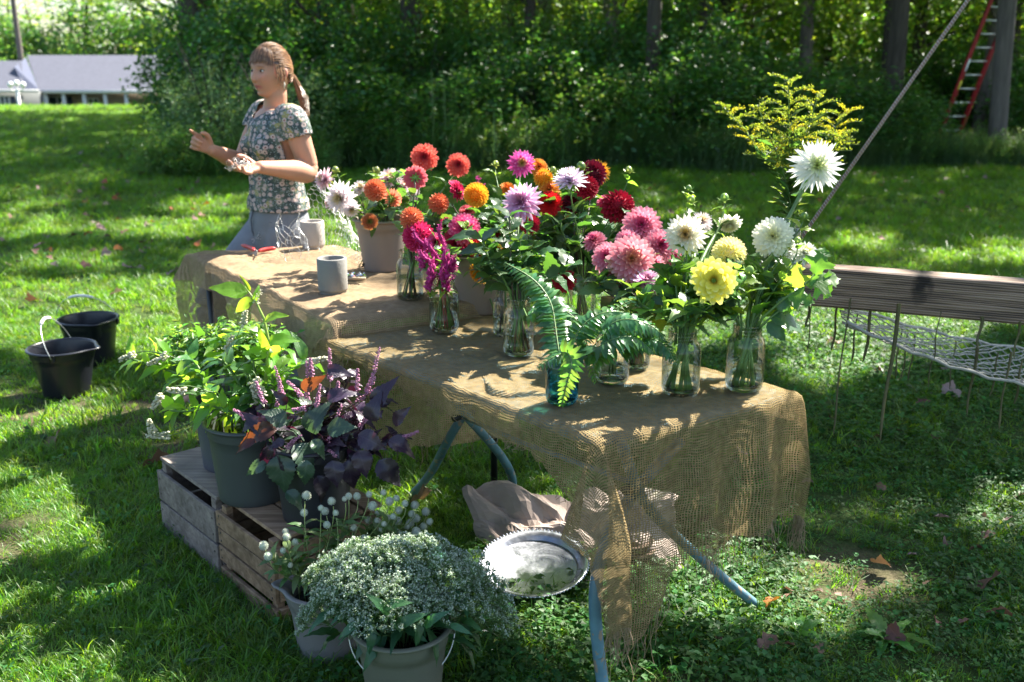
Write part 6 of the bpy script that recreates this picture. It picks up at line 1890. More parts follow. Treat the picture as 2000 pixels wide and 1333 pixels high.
# ------------------------------------------------------------------ goldenrod
MGOLD = leafmat('goldenrod_floret', G(.52, .46, .02), G(.66, .64, .03), rough=.7, trans=.35, var=.35, veins=False, attr=True)
MGOLDG = leafmat('goldenrod_green', G(.20, .26, .03), G(.45, .55, .04), rough=.6, trans=.4, var=.35, veins=False, attr=True)
def goldenrod():
    v = J['gold']
    for (tip, base, n, sz, yellow, lab) in (((1412, 208), (1510, 400), 15, .075, .25, 'goldenrod stalk leaning furthest left'), ((1478, 205), (1522, 395), 13, .07, .4, 'goldenrod stalk left of the tallest one'), ((1540, 155), (1532, 390), 18, .08, .35, 'tallest goldenrod stalk, reaching highest of the bunch'),
                                     ((1600, 180), (1540, 395), 15, .085, .4, 'goldenrod stalk just right of the tallest one'), ((1655, 215), (1545, 398), 15, .085, .7, 'goldenrod stalk with the yellowest plumes, leaning right'), ((1650, 262), (1548, 402), 12, .075, .8, 'lowest goldenrod stalk on the right behind the white dahlia')):
        Yt = 3.45 + U(-.12, .12)
        t_, b_ = at(*tip, Yt), v[0] + Vector((U(-.015, .015), U(-.015, .015), 0))
        e = thing('goldenrod', v[2] + Vector((0, 0, .01)), lab, 'goldenrod')
        sp = bez(b_, b_ + Vector((0, 0, .12)), t_.lerp(b_, .35) + Vector((0, 0, .03)), t_, 14)
        m = MB(); m.tube([v[2] + Vector((U(-.02, .02), U(-.02, .02), .015)), b_] + sp, .0019, 5); m.build('stem', MSTEM, e)
        # narrow leaves
        C, D = [], []
        for i in range(44):
            t = U(.02, .75); j = int(t * 13); p = sp[j].lerp(sp[j + 1], t * 13 - j); a = i * 2.4
            C.append(tuple(p - WL[e])); D.append((math.cos(a), math.sin(a), .45))
        Vv, Q, va = leafcloud(np.array(C), .062, aspect=.2, dirs=np.array(D) * 1.5, droop=0)
        o = bpy.data.objects.new('leaves', np_mesh('leaves', Vv, Q, leafmat('goldenrod_leaf', G(.06, .13, .035), G(.25, .42, .05), trans=.3, veins=False, attr=True), var=va)); link(o, e)
        for col in (0, 1):
            C, D, m = [], [], MB()
            n2 = int(n * 1.3)
            for i in range(n2):
                t = .42 + .58 * i / n2; j = min(12, int(t * 13)); p = sp[j].lerp(sp[j + 1], t * 13 - j); a = i * 2.4 + tip[0]
                l = sz * (1.25 - .75 * (t - .42) / .58) * U(.8, 1.2)
                if (random.Random(i * 7 + int(tip[0])).random() < yellow * .6) != bool(col): continue
                dr = Vector((math.cos(a), math.sin(a) * .8, .55)); q1 = p + dr * l * .6; q2 = p + dr * l + Vector((math.cos(a), math.sin(a), 0)) * l * .35 - Vector((0, 0, l * .12))
                br = bez(p, p + dr * l * .3, q1 + Vector((0, 0, l * .15)), q2, 9); m.tube(br, .0007, 3, caps=False)
                for k in range(75):
                    tt = U(.15, 1); jj = min(7, int(tt * 8)); c = br[jj].lerp(br[jj + 1], tt * 8 - jj) + Vector((random.gauss(0, .0035), random.gauss(0, .0035), abs(random.gauss(0, .004))))
                    C.append(tuple(c - WL[e])); D.append((random.gauss(0, .5), random.gauss(0, .5), 1))
            if not C: continue
            Vv, Q, va = leafcloud(np.array(C), .0075, aspect=.7, dirs=np.array(D), droop=0)
            o = bpy.data.objects.new('plumes', np_mesh('plumes', Vv, Q, MGOLD if col else MGOLDG, var=va)); link(o, e); o['kind'] = 'stuff'
            m.build('branchlets', MSTEM, e)['kind'] = 'stuff'
goldenrod()

# ------------------------------------------------------------------ pokeweed
MPOKE = leafmat('pokeweed_leaf', G(.11, .25, .03), G(.55, .85, .05), rough=.38, trans=.5, var=.3, huev=.015)
MPOKE_D = leafmat('deep_pokeweed_leaf', G(.045, .12, .035), G(.24, .50, .04), rough=.32, trans=.35, var=.3, huev=.015)
LF_P = [leaf_shape('leaf', MPOKE, .42, .16, .25, 0, 9, seed=1), leaf_shape('leaf', MPOKE, .38, .25, .5, 0, 9, curl=.5, seed=2), leaf_shape('leaf', MPOKE, .45, .08, .1, 0, 9, curl=-.4, seed=3)]
LF_PD = [leaf_shape('leaf', MPOKE_D, .45, .16, .25, 0, 9, seed=4), leaf_shape('leaf', MPOKE_D, .42, .25, .5, 0, 9, curl=.5, seed=5)]
MBERRY = solid('pokeweed_flower', G(.62, .60, .42), .6, .2, 60, trans=.25)
def raceme(e, p0, p1, n=46, s=.0036, mat=None, w_=.010):
    m = MB(); ax = bez(p0, p0.lerp(p1, .4) + rv(.01), p0.lerp(p1, .7) + rv(.006), p1, 9); m.tube(ax, .0010, 4)
    for i in range(n):
        t = .08 + .92 * i / n; j = min(7, int(t * 8)); c = ax[j].lerp(ax[j + 1], t * 8 - j); d = rv(); d = (d - (p1 - p0).normalized() * d.dot((p1 - p0).normalized())).normalized()
        q = c + d * w_ * (1 - .55 * t); ss = s * (1.1 - .5 * t)
        m.tube([c, q], .0004, 3, caps=False); m.lathe([(0, -ss * .8), (ss, -ss * .3), (ss, ss * .4), (0, ss * .8)], q, 5)
    return m.build('raceme', mat or MBERRY, e)
def pokeweed():
    v = B['poke']; v2 = B['poke2']
    e = thing('pokeweed_stalk', v[2] + Vector((0, 0, .02)), 'tallest bright yellow-green pokeweed stalk standing above the pots', 'pokeweed')
    Y = v[0].y
    pts = [at(*q) for q in ((478, 560, Y), (500, 590, Y), (515, 622, Y), (524, 665, Y), (522, 720, Y), (512, 790, Y))]
    m = MB(); m.tube([pts[0]] + pts[1:] + [v[2] + Vector((0, 0, .03))], [.0015, .003, .004, .005, .006, .007, .007], 7); m.build('stem', solid('pale_stem', G(.30, .42, .10), .4, .15, 30, trans=.15), e)
    for (bx, by, tx, ty, s) in ((485, 572, 418, 562, 1), (498, 588, 455, 600, 1.25), (497, 590, 505, 562, .9), (516, 628, 548, 612, 1), (522, 660, 484, 640, 1.05), (523, 668, 570, 660, 1.1), (523, 690, 482, 690, 1.3), (522, 690, 508, 650, .7), (521, 720, 555, 745, .8), (520, 700, 540, 690, .7), (488, 570, 478, 545, .6)):
        a, b = at(bx, by, Y), at(tx, ty, Y + U(-.04, .01)); d = b - a; l = d.length * 1.25
        inst('leaf', random.choice(LF_P), e, frame(a, d, Z * .45 + (CAMP - a).normalized() * .8 + rv(.12), U(-.15, .15), (l * s, l, l)))
    raceme(e, at(500, 595, Y), at(512, 566, Y), 20, .003)
    for (px, py, l, ves, lf, lab) in (
        (300, 690, .34, 1, 0, 'pokeweed stalk reaching furthest left with bright leaves'), (385, 660, .3, 1, 1, 'pokeweed stalk with dark leaves at the upper left of the bunch'), (350, 735, .3, 0, 0, 'pokeweed stalk bending left over the slate pot'),
        (330, 800, .3, 0, 0, 'pokeweed stalk drooping low on the left'), (420, 700, .3, 0, 1, 'broad-leaved pokeweed stalk in the middle of the bunch'), (455, 660, .3, 1, 1, 'pokeweed stalk in shade left of the tallest one'), (400, 790, .25, 0, 0, 'pokeweed stalk above the charcoal pot rim'),
        (470, 740, .25, 0, 1, 'dark pokeweed stalk behind the perilla'), (560, 680, .3, 0, 0, 'pokeweed stalk right of the tallest one'), (600, 700, .28, 0, 1, 'pokeweed stalk nearest the burlap corner'), (545, 720, .25, 0, 0, 'pokeweed stalk between the tallest one and the perilla'),
        (420, 655, .3, 1, 0, 'upper pokeweed stalk with a white flower spike'), (370, 700, .3, 0, 1, 'pokeweed stalk under the left leaves'), (450, 800, .2, 0, 0, 'short pokeweed stalk at the pot rim'), (510, 680, .25, 0, 1, 'dark pokeweed stalk just behind the tallest one'), (495, 770, .2, 0, 1, 'low pokeweed stalk in front of the tallest one'),
        (255, 700, .36, 1, 0, 'thin pokeweed stalk pointing at the black buckets')):
        vv = v2 if ves else v
        p = at(px, py, vv[0].y + U(-.10, .10))
        e = thing('pokeweed_stalk', vv[2] + Vector((0, 0, .02)), lab, 'pokeweed')
        out_ = (p - vv[0]); out_.z = 0
        pts = stem_to(vv, p, (-out_.normalized() * .7 - Z * .3).normalized(), e, .004, MSTEM, inside=False)
        L2 = (LF_PD if lf else LF_P)
        add_leaves(e, pts, 13, .088, L2 if random.random() < .8 else LF_P, .0, .9, 1.1)
    for (ax, ay, bx, by, ves) in ((330, 690, 285, 712, 1), (265, 690, 232, 705, 1), (335, 850, 285, 852, 0), (318, 768, 296, 800, 0), (470, 640, 482, 606, 1), (440, 690, 455, 655, 1), (365, 765, 325, 760, 0), (500, 735, 520, 775, 0), (490, 745, 500, 790, 0), (600, 710, 640, 700, 0), (300, 845, 290, 820, 0)):
        vv = v2 if ves else v; Yq = vv[0].y - .08
        a, b = at(ax, ay, Yq), at(bx, by, Yq - .01)
        e = thing('pokeweed_flower_spike', a, 'drooping spike of tiny greenish white pokeweed flowers', 'flower spike', 'pokeweed flower spikes')
        out_ = a - vv[0]; raceme(e, a, b, 50, .0052)
        m = MB(); m.tube(bez(a, a + (a - b).normalized() * .05, vv[0] + out_ * .4 + Z * .08, vv[0], 8), .0016, 5); m.build('stalk', MSTEM, e)
    # the frilly dark greens at the back of the bunch
    C = clumpy(70, 30, tuple(at(455, 668, v2[0].y + .12) - v2[2]), (.20, .10, .05), .016)
    e = thing('feathery_greens', v2[2], 'low feathery bright green foliage along the back of the pokeweed', 'foliage')
    Vv, Q, va = leafcloud(C, .028, aspect=.35, up_bias=.5)
    o = bpy.data.objects.new('foliage', np_mesh('foliage', Vv, Q, MBUSH_L, var=va)); link(o, e)
pokeweed()

# ------------------------------------------------------------------ perilla
MPER = leafmat('perilla_purple', G(.030, .018, .036), G(.09, .012, .035), rough=.32, trans=.22, var=.45, huev=.03, under=G(.12, .045, .11), spec=.6)
MPER_G = leafmat('perilla_green', G(.035, .068, .042), G(.12, .20, .06), rough=.32, trans=.25, var=.3, huev=.02, under=G(.12, .07, .11), spec=.6)
MPER_R = leafmat('perilla_bronze', G(.09, .04, .03), G(.30, .10, .02), rough=.35, trans=.4, var=.3, huev=.02)
LFS = lambda mt: [leaf_shape('leaf', mt, .74, .20, .30, .07, 19, tipp=1.5, seed=1, point=.72), leaf_shape('leaf', mt, .70, .30, .55, .07, 19, tipp=1.5, curl=.6, seed=2, point=.7), leaf_shape('leaf', mt, .78, .14, .15, .07, 19, tipp=1.5, curl=-.5, seed=3, point=.72)]
PER = {'p': LFS(MPER), 'g': LFS(MPER_G), 'r': LFS(MPER_R)}
MSPIKE = solid('perilla_spike', G(.55, .25, .38), .7, .35, 90, trans=.2)
def perilla():
    v, v2 = B['basil'], B['poke']
    # big leaves seen one by one
    big = [((545, 890), (560, 975), 'g', 1.0), ((575, 870), (625, 935), 'g', .95), ((520, 905), (470, 925), 'g', .85), ((530, 870), (500, 930), 'p', .6), ((555, 860), (520, 880), 'p', .75), ((525, 850), (480, 800), 'p', .9), ((560, 825), (500, 800), 'g', .9), ((600, 840), (640, 790), 'g', 1.0), ((610, 860), (640, 900), 'g', .9),
           ((640, 840), (700, 830), 'g', .95), ((560, 960), (600, 1000), 'g', .9), ((540, 840), (450, 855), 'r', .7), ((545, 930), (530, 870), 'p', .7), ((700, 850), (760, 880), 'p', .9), ((720, 820), (745, 770), 'p', .9), ((760, 860), (820, 890), 'p', .9), ((740, 900), (790, 960), 'p', 1.0), ((700, 880), (720, 940), 'p', 1.0),
           ((680, 900), (690, 970), 'p', 1.0), ((650, 900), (660, 960), 'p', 1.0), ((600, 900), (590, 960), 'g', .95), ((620, 930), (640, 990), 'p', 1.0), ((730, 790), (770, 740), 'p', .8), ((640, 780), (700, 760), 'p', .8), ((770, 830), (800, 790), 'p', .7), ((500, 860), (452, 885), 'r', .55), ((590, 760), (640, 730), 'r', .6), ((640, 720), (690, 735), 'p', .8), ((560, 790), (530, 760), 'p', .7)]
    k = 0
    Y0 = v[0].y - .04
    stalks = []
    for (px, py, tint, lab) in ((560, 830, 'g', 'perilla stalk with green-topped leaves above the charcoal pot rim'), (600, 790, 'g', 'perilla stalk with a silvery green leaf facing up'), (540, 870, 'g', 'perilla stalk whose large leaves hang over the charcoal pot'), (650, 770, 'p', 'purple perilla stalk in the middle of the dark bunch'),
                          (700, 800, 'p', 'purple perilla stalk left of the bluish leaves'), (745, 780, 'p', 'purple perilla stalk with bluish shining leaves'), (770, 850, 'p', 'purple perilla stalk furthest right, against the burlap'), (720, 880, 'p', 'purple perilla stalk hanging low on the right'), (640, 860, 'p', 'dark perilla stalk over the rim of the black pot'), (500, 810, 'p', 'perilla stalk at the left edge of the purple bunch'),
                          (680, 730, 'p', 'upper purple perilla stalk beneath the burlap edge'), (600, 900, 'g', 'perilla stalk with two great hanging green leaves')):
        vv = v2 if px < 570 else v
        p = at(px, py, Y0 + U(-.06, .08))
        e = thing('perilla_stalk', vv[2] + Vector((0, 0, .02)), lab, 'perilla')
        pts = stem_to(vv, p, -Z, e, .003, MSTEM_D, inside=False)
        add_leaves(e, pts, 14, .062, PER[tint] + PER['p'], .0, .8, 1.1)
        stalks.append((px, py, e))
    for (b, t, tint, wd) in big:
        e = min(stalks, key=lambda s: (s[0] - b[0]) ** 2 + (s[1] - b[1]) ** 2)[2]
        Y = Y0 - .09 + U(-.02, .02)
        a, c = at(*b, Y), at(*t, Y - .02); d = c - a; l = d.length * 1.0
        inst('leaf', random.choice(PER[tint]), e, frame(a, d, Z * .45 + (CAMP - a).normalized() * .9 + rv(.25), U(-.2, .2), (l * wd, l, l)))
    for (ax, ay, bx, by) in ((560, 790, 535, 715), (600, 790, 598, 705), (645, 750, 643, 680), (590, 780, 560, 745), (655, 780, 660, 745), (700, 770, 698, 720), (725, 760, 742, 678), (715, 770, 730, 730), (690, 790, 760, 750), (620, 800, 625, 750), (560, 880, 590, 850), (780, 860, 818, 842), (520, 790, 500, 745), (540, 800, 548, 745), (640, 870, 668, 790), (600, 800, 570, 800), (660, 890, 640, 880), (610, 740, 606, 700), (480, 820, 455, 800), (700, 840, 735, 800)):
        Y = Y0 - .06; a, b = at(ax, ay, Y), at(bx, by, Y)
        e = thing('perilla_flower_spike', a, 'slender pink and purple flower spike standing out of the perilla', 'flower spike', 'perilla flower spikes')
        raceme(e, a, b, 70, .0029, MSPIKE, .0062)
        m = MB(); vv = v if ax > 570 else v2; m.tube(bez(a, a + (a - b) * .5, vv[0] + Z * .05, vv[0] - Z * .02, 7), .0014, 5); m.build('stalk', MSTEM_D, e)
perilla()

# ------------------------------------------------------------------ globe amaranth
def gomphrena():
    whitey = leafmat('globe_bract', G(.58, .62, .50), G(.6, .66, .5), rough=.7, trans=.2, var=.12, veins=False)
    m = MB()
    for i in range(90):
        t = (i + .5) / 90; ph = math.acos(1 - 1.85 * t); th = i * 2.39996
        c = Vector((math.sin(ph) * math.cos(th), math.sin(ph) * math.sin(th), math.cos(ph))) * .78
        petal_pts(m, c, ph * .85, th, .36, .24, .6, -.05, .5, t, 2)
    m.lathe([(0, -.85), (.6, -.55), (.85, 0), (.6, .6), (0, .88)], (0, 0, 0), 10)
    head = m.mesh('flower_head', whitey)
    lfg = [leaf_shape('leaf', leafmat('amaranth_leaf', G(.09, .16, .05), G(.26, .42, .06), trans=.3, veins=True), .36, .2, .3, 0, 7, seed=1)]
    v = B['spout']
    crop = [(829, 302, 27), (816, 394, 22), (715, 495, 18), (723, 526, 25), (767, 556, 22), (598, 573, 27), (622, 630, 25), (702, 600, 17), (742, 680, 17), (930, 386, 23), (966, 332, 24), (988, 396, 19), (908, 370, 18), (940, 460, 21), (1058, 305, 20), (1104, 305, 22), (1036, 320, 16), (1188, 358, 27), (1165, 436, 23), (1213, 440, 20), (1085, 475, 21), (1147, 540, 29), (1127, 592, 21), (1042, 566, 19), (1047, 596, 17), (995, 545, 16), (1280, 332, 25), (1318, 316, 18), (1247, 286, 18), (1168, 295, 18), (1418, 354, 25), (1478, 389, 24), (1330, 382, 23), (1365, 345, 20), (1324, 440, 26), (1393, 452, 26), (1425, 425, 24), (1465, 470, 23), (1498, 443, 20), (1425, 496, 25), (1330, 490, 20), (1237, 484, 20), (1272, 425, 20), (1400, 400, 20), (1215, 395, 17), (1250, 455, 17), (1300, 415, 18), (1375, 470, 18)]
    for (X, Y_, r) in crop:
        px, py = 300 + X / 2.778, 860 + Y_ / 2.778
        Yd = v[0].y + (px - 640) * .00035 + U(-.03, .06) + (1040 - py) * .0004
        p = at(px, py, Yd); rad = r / 2.778 * Yd / F * 1.02
        e = thing('globe_amaranth', v[2] + Vector((0, 0, .02)), 'white globe amaranth on a thin green stalk', 'globe amaranth', 'white globe amaranths in the spouted bucket')
        d = (Z + rv(.35)).normalized()
        inst('flower_head', head, e, frame(p, d.orthogonal(), d, U(0, 0), rad))
        out_ = p - v[0]
        pts = stem_to(v, p - d * rad * .8, (-d - Z).normalized(), e, .0013, solid('amaranth_stem', G(.24, .30, .10), .5, .15, 30) if X == 829 else bpy.data.materials['amaranth_stem'], inside=False)
        add_leaves(e, pts, 7, .055, lfg, .3, 1.0, 1.0)
gomphrena()

# ------------------------------------------------------------------ boneset in the front bucket
def boneset():
    MFL = leafmat('boneset_floret', G(.40, .48, .38), G(.45, .56, .38), rough=.7, trans=.25, var=.2, veins=False, attr=True)
    MGL = leafmat('boneset_green', G(.12, .20, .09), G(.26, .42, .12), rough=.5, trans=.3, var=.3, veins=False, attr=True)
    kinds = []
    for s in range(4):
        r = random.Random(s); C, Gc, m = [], [], MB()
        for i in range(17):
            a = i * 2.4; d = .055 * math.sqrt((i + .5) / 17); tip = Vector((d * math.cos(a), d * math.sin(a), .10 - d * d * 7 + r.uniform(-.006, .006)))
            br = bez((0, 0, .02 + .02 * r.random()), (0, 0, .05), tip * .7, tip, 5); m.tube(br, .0006, 3, caps=False)
            for k in range(4):
                c2 = tip + Vector((r.gauss(0, .006), r.gauss(0, .006), r.gauss(0, .003))); m.tube([br[3], c2], .0004, 3, caps=False)
                for q in range(6): C.append((c2.x + r.gauss(0, .0028), c2.y + r.gauss(0, .0028), c2.z + .002 + r.gauss(0, .0018)))
                for q in range(9): Gc.append((c2.x + r.gauss(0, .003), c2.y + r.gauss(0, .003), c2.z - .004 + r.gauss(0, .002)))
        Vv, Q, va = leafcloud(np.array(C), .0048, aspect=.8, up_bias=.2)
        fl = np_mesh('florets', Vv, Q, MFL, var=va)
        Vv, Q, va = leafcloud(np.array(Gc), .006, aspect=.6, up_bias=.2)
        gr = np_mesh('green_buds', Vv, Q, MGL, var=va)
        kinds.append((fl, gr, m.mesh('branchlets', MSTEM)))
    lfb = [leaf_shape('leaf', leafmat('boneset_leaf', G(.035, .11, .045), G(.14, .34, .05), rough=.35, trans=.3), .32, .2, .35, .05, 9, seed=3)]
    v = B['front']
    n = 0
    spots_ = []
    for i in range(66):
        t = (i + .5) / 66; a = i * 2.39996; d = math.sqrt(t)
        spots_.append((777 + 168 * d * math.cos(a), 1172 - 98 * (1 - .75 * t) + 64 * d * math.sin(a) * (1 if math.sin(a) > 0 else .75), a, d))
    for (px, py, a, d) in spots_ + [(965, 1150, 0, 1.25), (985, 1185, 0, 1.3), (950, 1105, .3, 1.2), (960, 1190, 0, 1.2), (610, 1205, 3.1, 1.1), (600, 1180, 3.1, 1.15), (925, 1190, -.5, 1.1), (690, 1120, 2.4, .9), (650, 1140, 2.6, 1.0)]:
        Yd = v[0].y + .15 * d * -math.sin(a) + U(-.02, .02) + .02
        p = at(px + U(-12, 12), py + U(-16, 12), Yd)
        e = thing('boneset_sprig', v[2] + Vector((0, 0, .02)), 'foamy white boneset flower cluster in the olive bucket', 'boneset', 'boneset sprigs in the olive bucket')
        out_ = Vector((p.x - v[0].x, p.y - v[0].y, 0)); dr = (Z * 1.0 + out_ * 5.5 + rv(.2)).normalized()
        fl, gr, st = kinds[n % 4]; n += 1
        s = U(.75, 1.15); M = frame(p - dr * .085 * s, dr.orthogonal(), dr, 0, s) @ Matrix.Rotation(U(0, 6), 4, 'Z')
        inst('florets', fl, e, M); inst('green_buds', gr, e, M); inst('branchlets', st, e, M)
        b0 = p - dr * .085 * s
        pts = bez(b0, b0 - dr * .05, v[0] + out_ * .35 + Z * .02, v[0] + out_ * .2 - Z * .05, 6)
        m = MB(); m.tube(pts, .0016, 4, caps=False); m.build('stem', MSTEM, e)
        if True:
            for q in range(2):
                pp = pts[random.randint(0, 2)]; inst('leaf', lfb[0], e, frame(pp, out_.normalized() + rv(.7) - Z * .1, Z + rv(.3), U(-.4, .4), U(.07, .10)))
    for (bx, by, tx, ty) in ((730, 1225, 720, 1280), (700, 1205, 735, 1235), (740, 1190, 790, 1170), (760, 1200, 730, 1165), (770, 1225, 820, 1200), (830, 1225, 860, 1195), (700, 1215, 660, 1245), (880, 1220, 915, 1235)):
        a, b = at(bx, by, v[0].y - .13), at(tx, ty, v[0].y - .16); e = thing('boneset_leaf', a, 'long green boneset leaf at the rim of the olive bucket', 'leaf', 'loose boneset leaves at the olive bucket rim'); l = (b - a).length * 1.1
        inst('blade', lfb[0], e, frame(a, b - a, Z * .4 + (CAMP - a).normalized(), U(-.2, .2), l))
boneset()

# ------------------------------------------------------------------ fallen leaves, weeds at the front
def litter():
    mats = [leafmat('fallen_brown', G(.16, .085, .06), G(.25, .12, .06), rough=.7, trans=.15, var=.4), leafmat('fallen_mauve', G(.26, .17, .16), G(.3, .2, .15), rough=.7, trans=.15, var=.3), leafmat('fallen_rust', G(.40, .10, .03), G(.55, .16, .03), rough=.6, trans=.25, var=.3)]
    sh = [[leaf_shape('blade', mt, .8, .35, -.25, .12, 11, lobes=1.5, curl=.8, seed=s) for s in (1, 2)] + [leaf_shape('blade', mt, .7, .5, .35, .1, 11, curl=-.9, seed=3)] for mt in mats]
    def put(px, py, s, k, label, group=None, z=.03):
        p = on(px, py, 0); p.z = float(gz(np.array(p.x), np.array(p.y))) + z
        e = thing('fallen_leaf', p, label, 'leaf', group)
        l = s * (p.y * .96 + .4) / F
        a = U(0, 6.28)
        inst('blade', random.choice(sh[k]), e, frame(p, (math.cos(a), math.sin(a), .1), Z + rv(.4), U(-.5, .5), (l, l, l)))
    for (px, py, s, k, lab) in ((112, 868, 45, 0, 'curled brown leaf on the grass below the black buckets'), (282, 932, 50, 0, 'dark brown leaf lying beside the grey crate'), (1515, 1198, 38, 2, 'bright rust leaf right of the torn burlap hem'), (1870, 800, 36, 1, 'mauve leaf flat on the lawn at the right'), (1706, 745, 18, 2, 'small red leaf between the hanging cords'),
                         (1850, 752, 20, 1, 'pale pink leaf under the hammock net'), (1640, 695, 36, 1, 'greyish leaf just right of the table corner'), (1450, 912, 30, 1, 'mauve leaf in shade behind the burlap end'), (265, 535, 26, 1, 'mauve leaf on the sunny lawn left of the back table'), (325, 548, 26, 1, 'pale leaf beside the back table corner'),
                         (215, 588, 24, 1, 'pale leaf on the lawn above the black buckets'), (60, 600, 34, 0, 'dark leaf at the top of the sunny patch on the left'), (800, 1000, 44, 0, 'brown leaf caught at the foot of the curved table leg'), (1160, 1205, 30, 0, 'brown leaf beside the front table leg'), (1700, 1130, 40, 0, 'brown leaf among the weeds at the right'), (1820, 1045, 28, 1, 'pale stalky leaf among the weeds'),
                         (1480, 1290, 40, 0, 'dark leaf at the bottom edge below the torn burlap'), (1900, 1190, 60, 0, 'large brown leaf on the bare earth at the lower right'), (1760, 1290, 44, 0, 'brown leaf under the dandelion leaves'), (1975, 1240, 50, 0, 'brown leaf at the right-hand edge on bare earth')):
        put(px, py, s * 1.25, k, lab)
    r = random.Random(5)
    for i in range(95):
        px = r.uniform(0, 620); py = 300 + 240 * r.random() ** .8
        put(px, py, r.uniform(16, 26) * (.6 + .5 * (py - 300) / 240), r.choice((0, 0, 1, 1, 2)), 'small dry brown leaf scattered on the lawn behind the tables', 'dry leaves scattered over the left lawn', .035)
    for i in range(50):
        px = r.uniform(1130, 2000); py = r.uniform(330, 500)
        put(px, py, r.uniform(10, 17), r.choice((0, 0, 1, 2)), 'tiny dark leaf on the far right lawn', 'dry leaves scattered over the far right lawn', .03)
    for i in range(42):
        px = r.uniform(1150, 2000); py = r.uniform(620, 1320)
        put(px, py, r.uniform(18, 34), r.choice((0, 0, 0, 1)), 'dry leaf half sunk in the weeds right of the tables', 'dry leaves in the weeds right of the tables', .02)
    # dandelion-like rosette in the lower right
    lfd = [leaf_shape('leaf', leafmat('dandelion_leaf', G(.06, .17, .03), G(.26, .5, .04), rough=.35, trans=.35), .34, .2, .25, .12, 13, seed=8)]
    for (px, py, n, l, lab) in ((1730, 1265, 8, .14, 'broad rosette of long bright green leaves at the lower right'), (1560, 1250, 6, .09, 'smaller rosette of green leaves below the rust leaf'), (1690, 880, 5, .06, 'small leafy weed among the grass at the right')):
        p = on(px, py); p.z = .02; e = thing('weed_rosette', p, lab, 'weed')
        for i in range(n):
            a = i * 6.28 / n + U(-.3, .3); inst('leaf', lfd[0], e, frame(p, (math.cos(a), math.sin(a), U(.25, .9)), Z, U(-.3, .3), l * U(.7, 1.15)))
litter()

# ------------------------------------------------------------------ the woman behind the back table
def ellipse_loft(m, secs, n=20, front=None):
    """secs: (centre, half width a, half depth b, axis of width, tangent)"""
    rows = []
    for c, a, b, ax, tg in secs:
        ax = Vector(ax); tg = Vector(tg).normalized(); ax = (ax - tg * ax.dot(tg)).normalized(); dp = tg.cross(ax)
        rows.append([Vector(c) + ax * (a * math.cos(2 * PI * k / n)) + dp * (b * math.sin(2 * PI * k / n)) for k in range(n)])
    b0 = len(m.v); m.grid(rows, wrap=True)
    m.f.append(tuple(b0 + k for k in range(n))[::-1]); m.m.append(0)
    e = b0 + (len(rows) - 1) * n; m.f.append(tuple(e + k for k in range(n))); m.m.append(0)

def limb(m, pts, rads, n=16, flat=1.0, ax=(0, 0, 1)):
    """smooth limb through pts with radii; rounded ends"""
    P_ = [Vector(p) for p in pts]; R_ = list(rads)
    # Catmull-Rom resampling
    Q, W = [], []
    for i in range(len(P_) - 1):
        p0, p1, p2, p3 = P_[max(i - 1, 0)], P_[i], P_[i + 1], P_[min(i + 2, len(P_) - 1)]
        r0, r1, r2, r3 = R_[max(i - 1, 0)], R_[i], R_[i + 1], R_[min(i + 2, len(P_) - 1)]
        for k in range(6):
            t = k / 6
            f = lambda a, b, c, d: .5 * ((2 * b) + (c - a) * t + (2 * a - 5 * b + 4 * c - d) * t * t + (3 * b - a - 3 * c + d) * t ** 3)
            Q.append(f(p0, p1, p2, p3)); W.append(f(r0, r1, r2, r3))
    Q.append(P_[-1]); W.append(R_[-1])
    d0 = (Q[1] - Q[0]).normalized(); d1 = (Q[-1] - Q[-2]).normalized()
    caps0 = [(Q[0] - d0 * W[0] * s, W[0] * c) for s, c in ((.95, .25), (.75, .62), (.4, .9))]
    caps1 = [(Q[-1] + d1 * W[-1] * s, W[-1] * c) for s, c in ((.4, .9), (.75, .62), (.95, .25))]
    L_ = caps0 + list(zip(Q, W)) + caps1
    secs = []
    for i, (p, r) in enumerate(L_):
        tg = L_[min(i + 1, len(L_) - 1)][0] - L_[max(i - 1, 0)][0]
        secs.append((p, r, r * flat, ax, tg))
    ellipse_loft(m, secs, n)

def remeshed(name, m, mat, parent, voxel, smooth=6, post=None):
    me = m.mesh(name + '_source', mat)
    tmp = bpy.data.objects.new('tmp_source', me); S.collection.objects.link(tmp)
    r = tmp.modifiers.new('r', 'REMESH'); r.mode = 'VOXEL'; r.voxel_size = voxel
    s = tmp.modifiers.new('s', 'SMOOTH'); s.factor = .5; s.iterations = smooth
    dg = bpy.context.evaluated_depsgraph_get()
    out = bpy.data.meshes.new_from_object(tmp.evaluated_get(dg))
    bpy.data.objects.remove(tmp)
    out.name = name
    out.polygons.foreach_set('use_smooth', [True] * len(out.polygons))
    if post: post(out)
    off = WL[parent]
    out.transform(Matrix.Translation(-off))
    o = bpy.data.objects.new(name, out); link(o, parent)
    return o

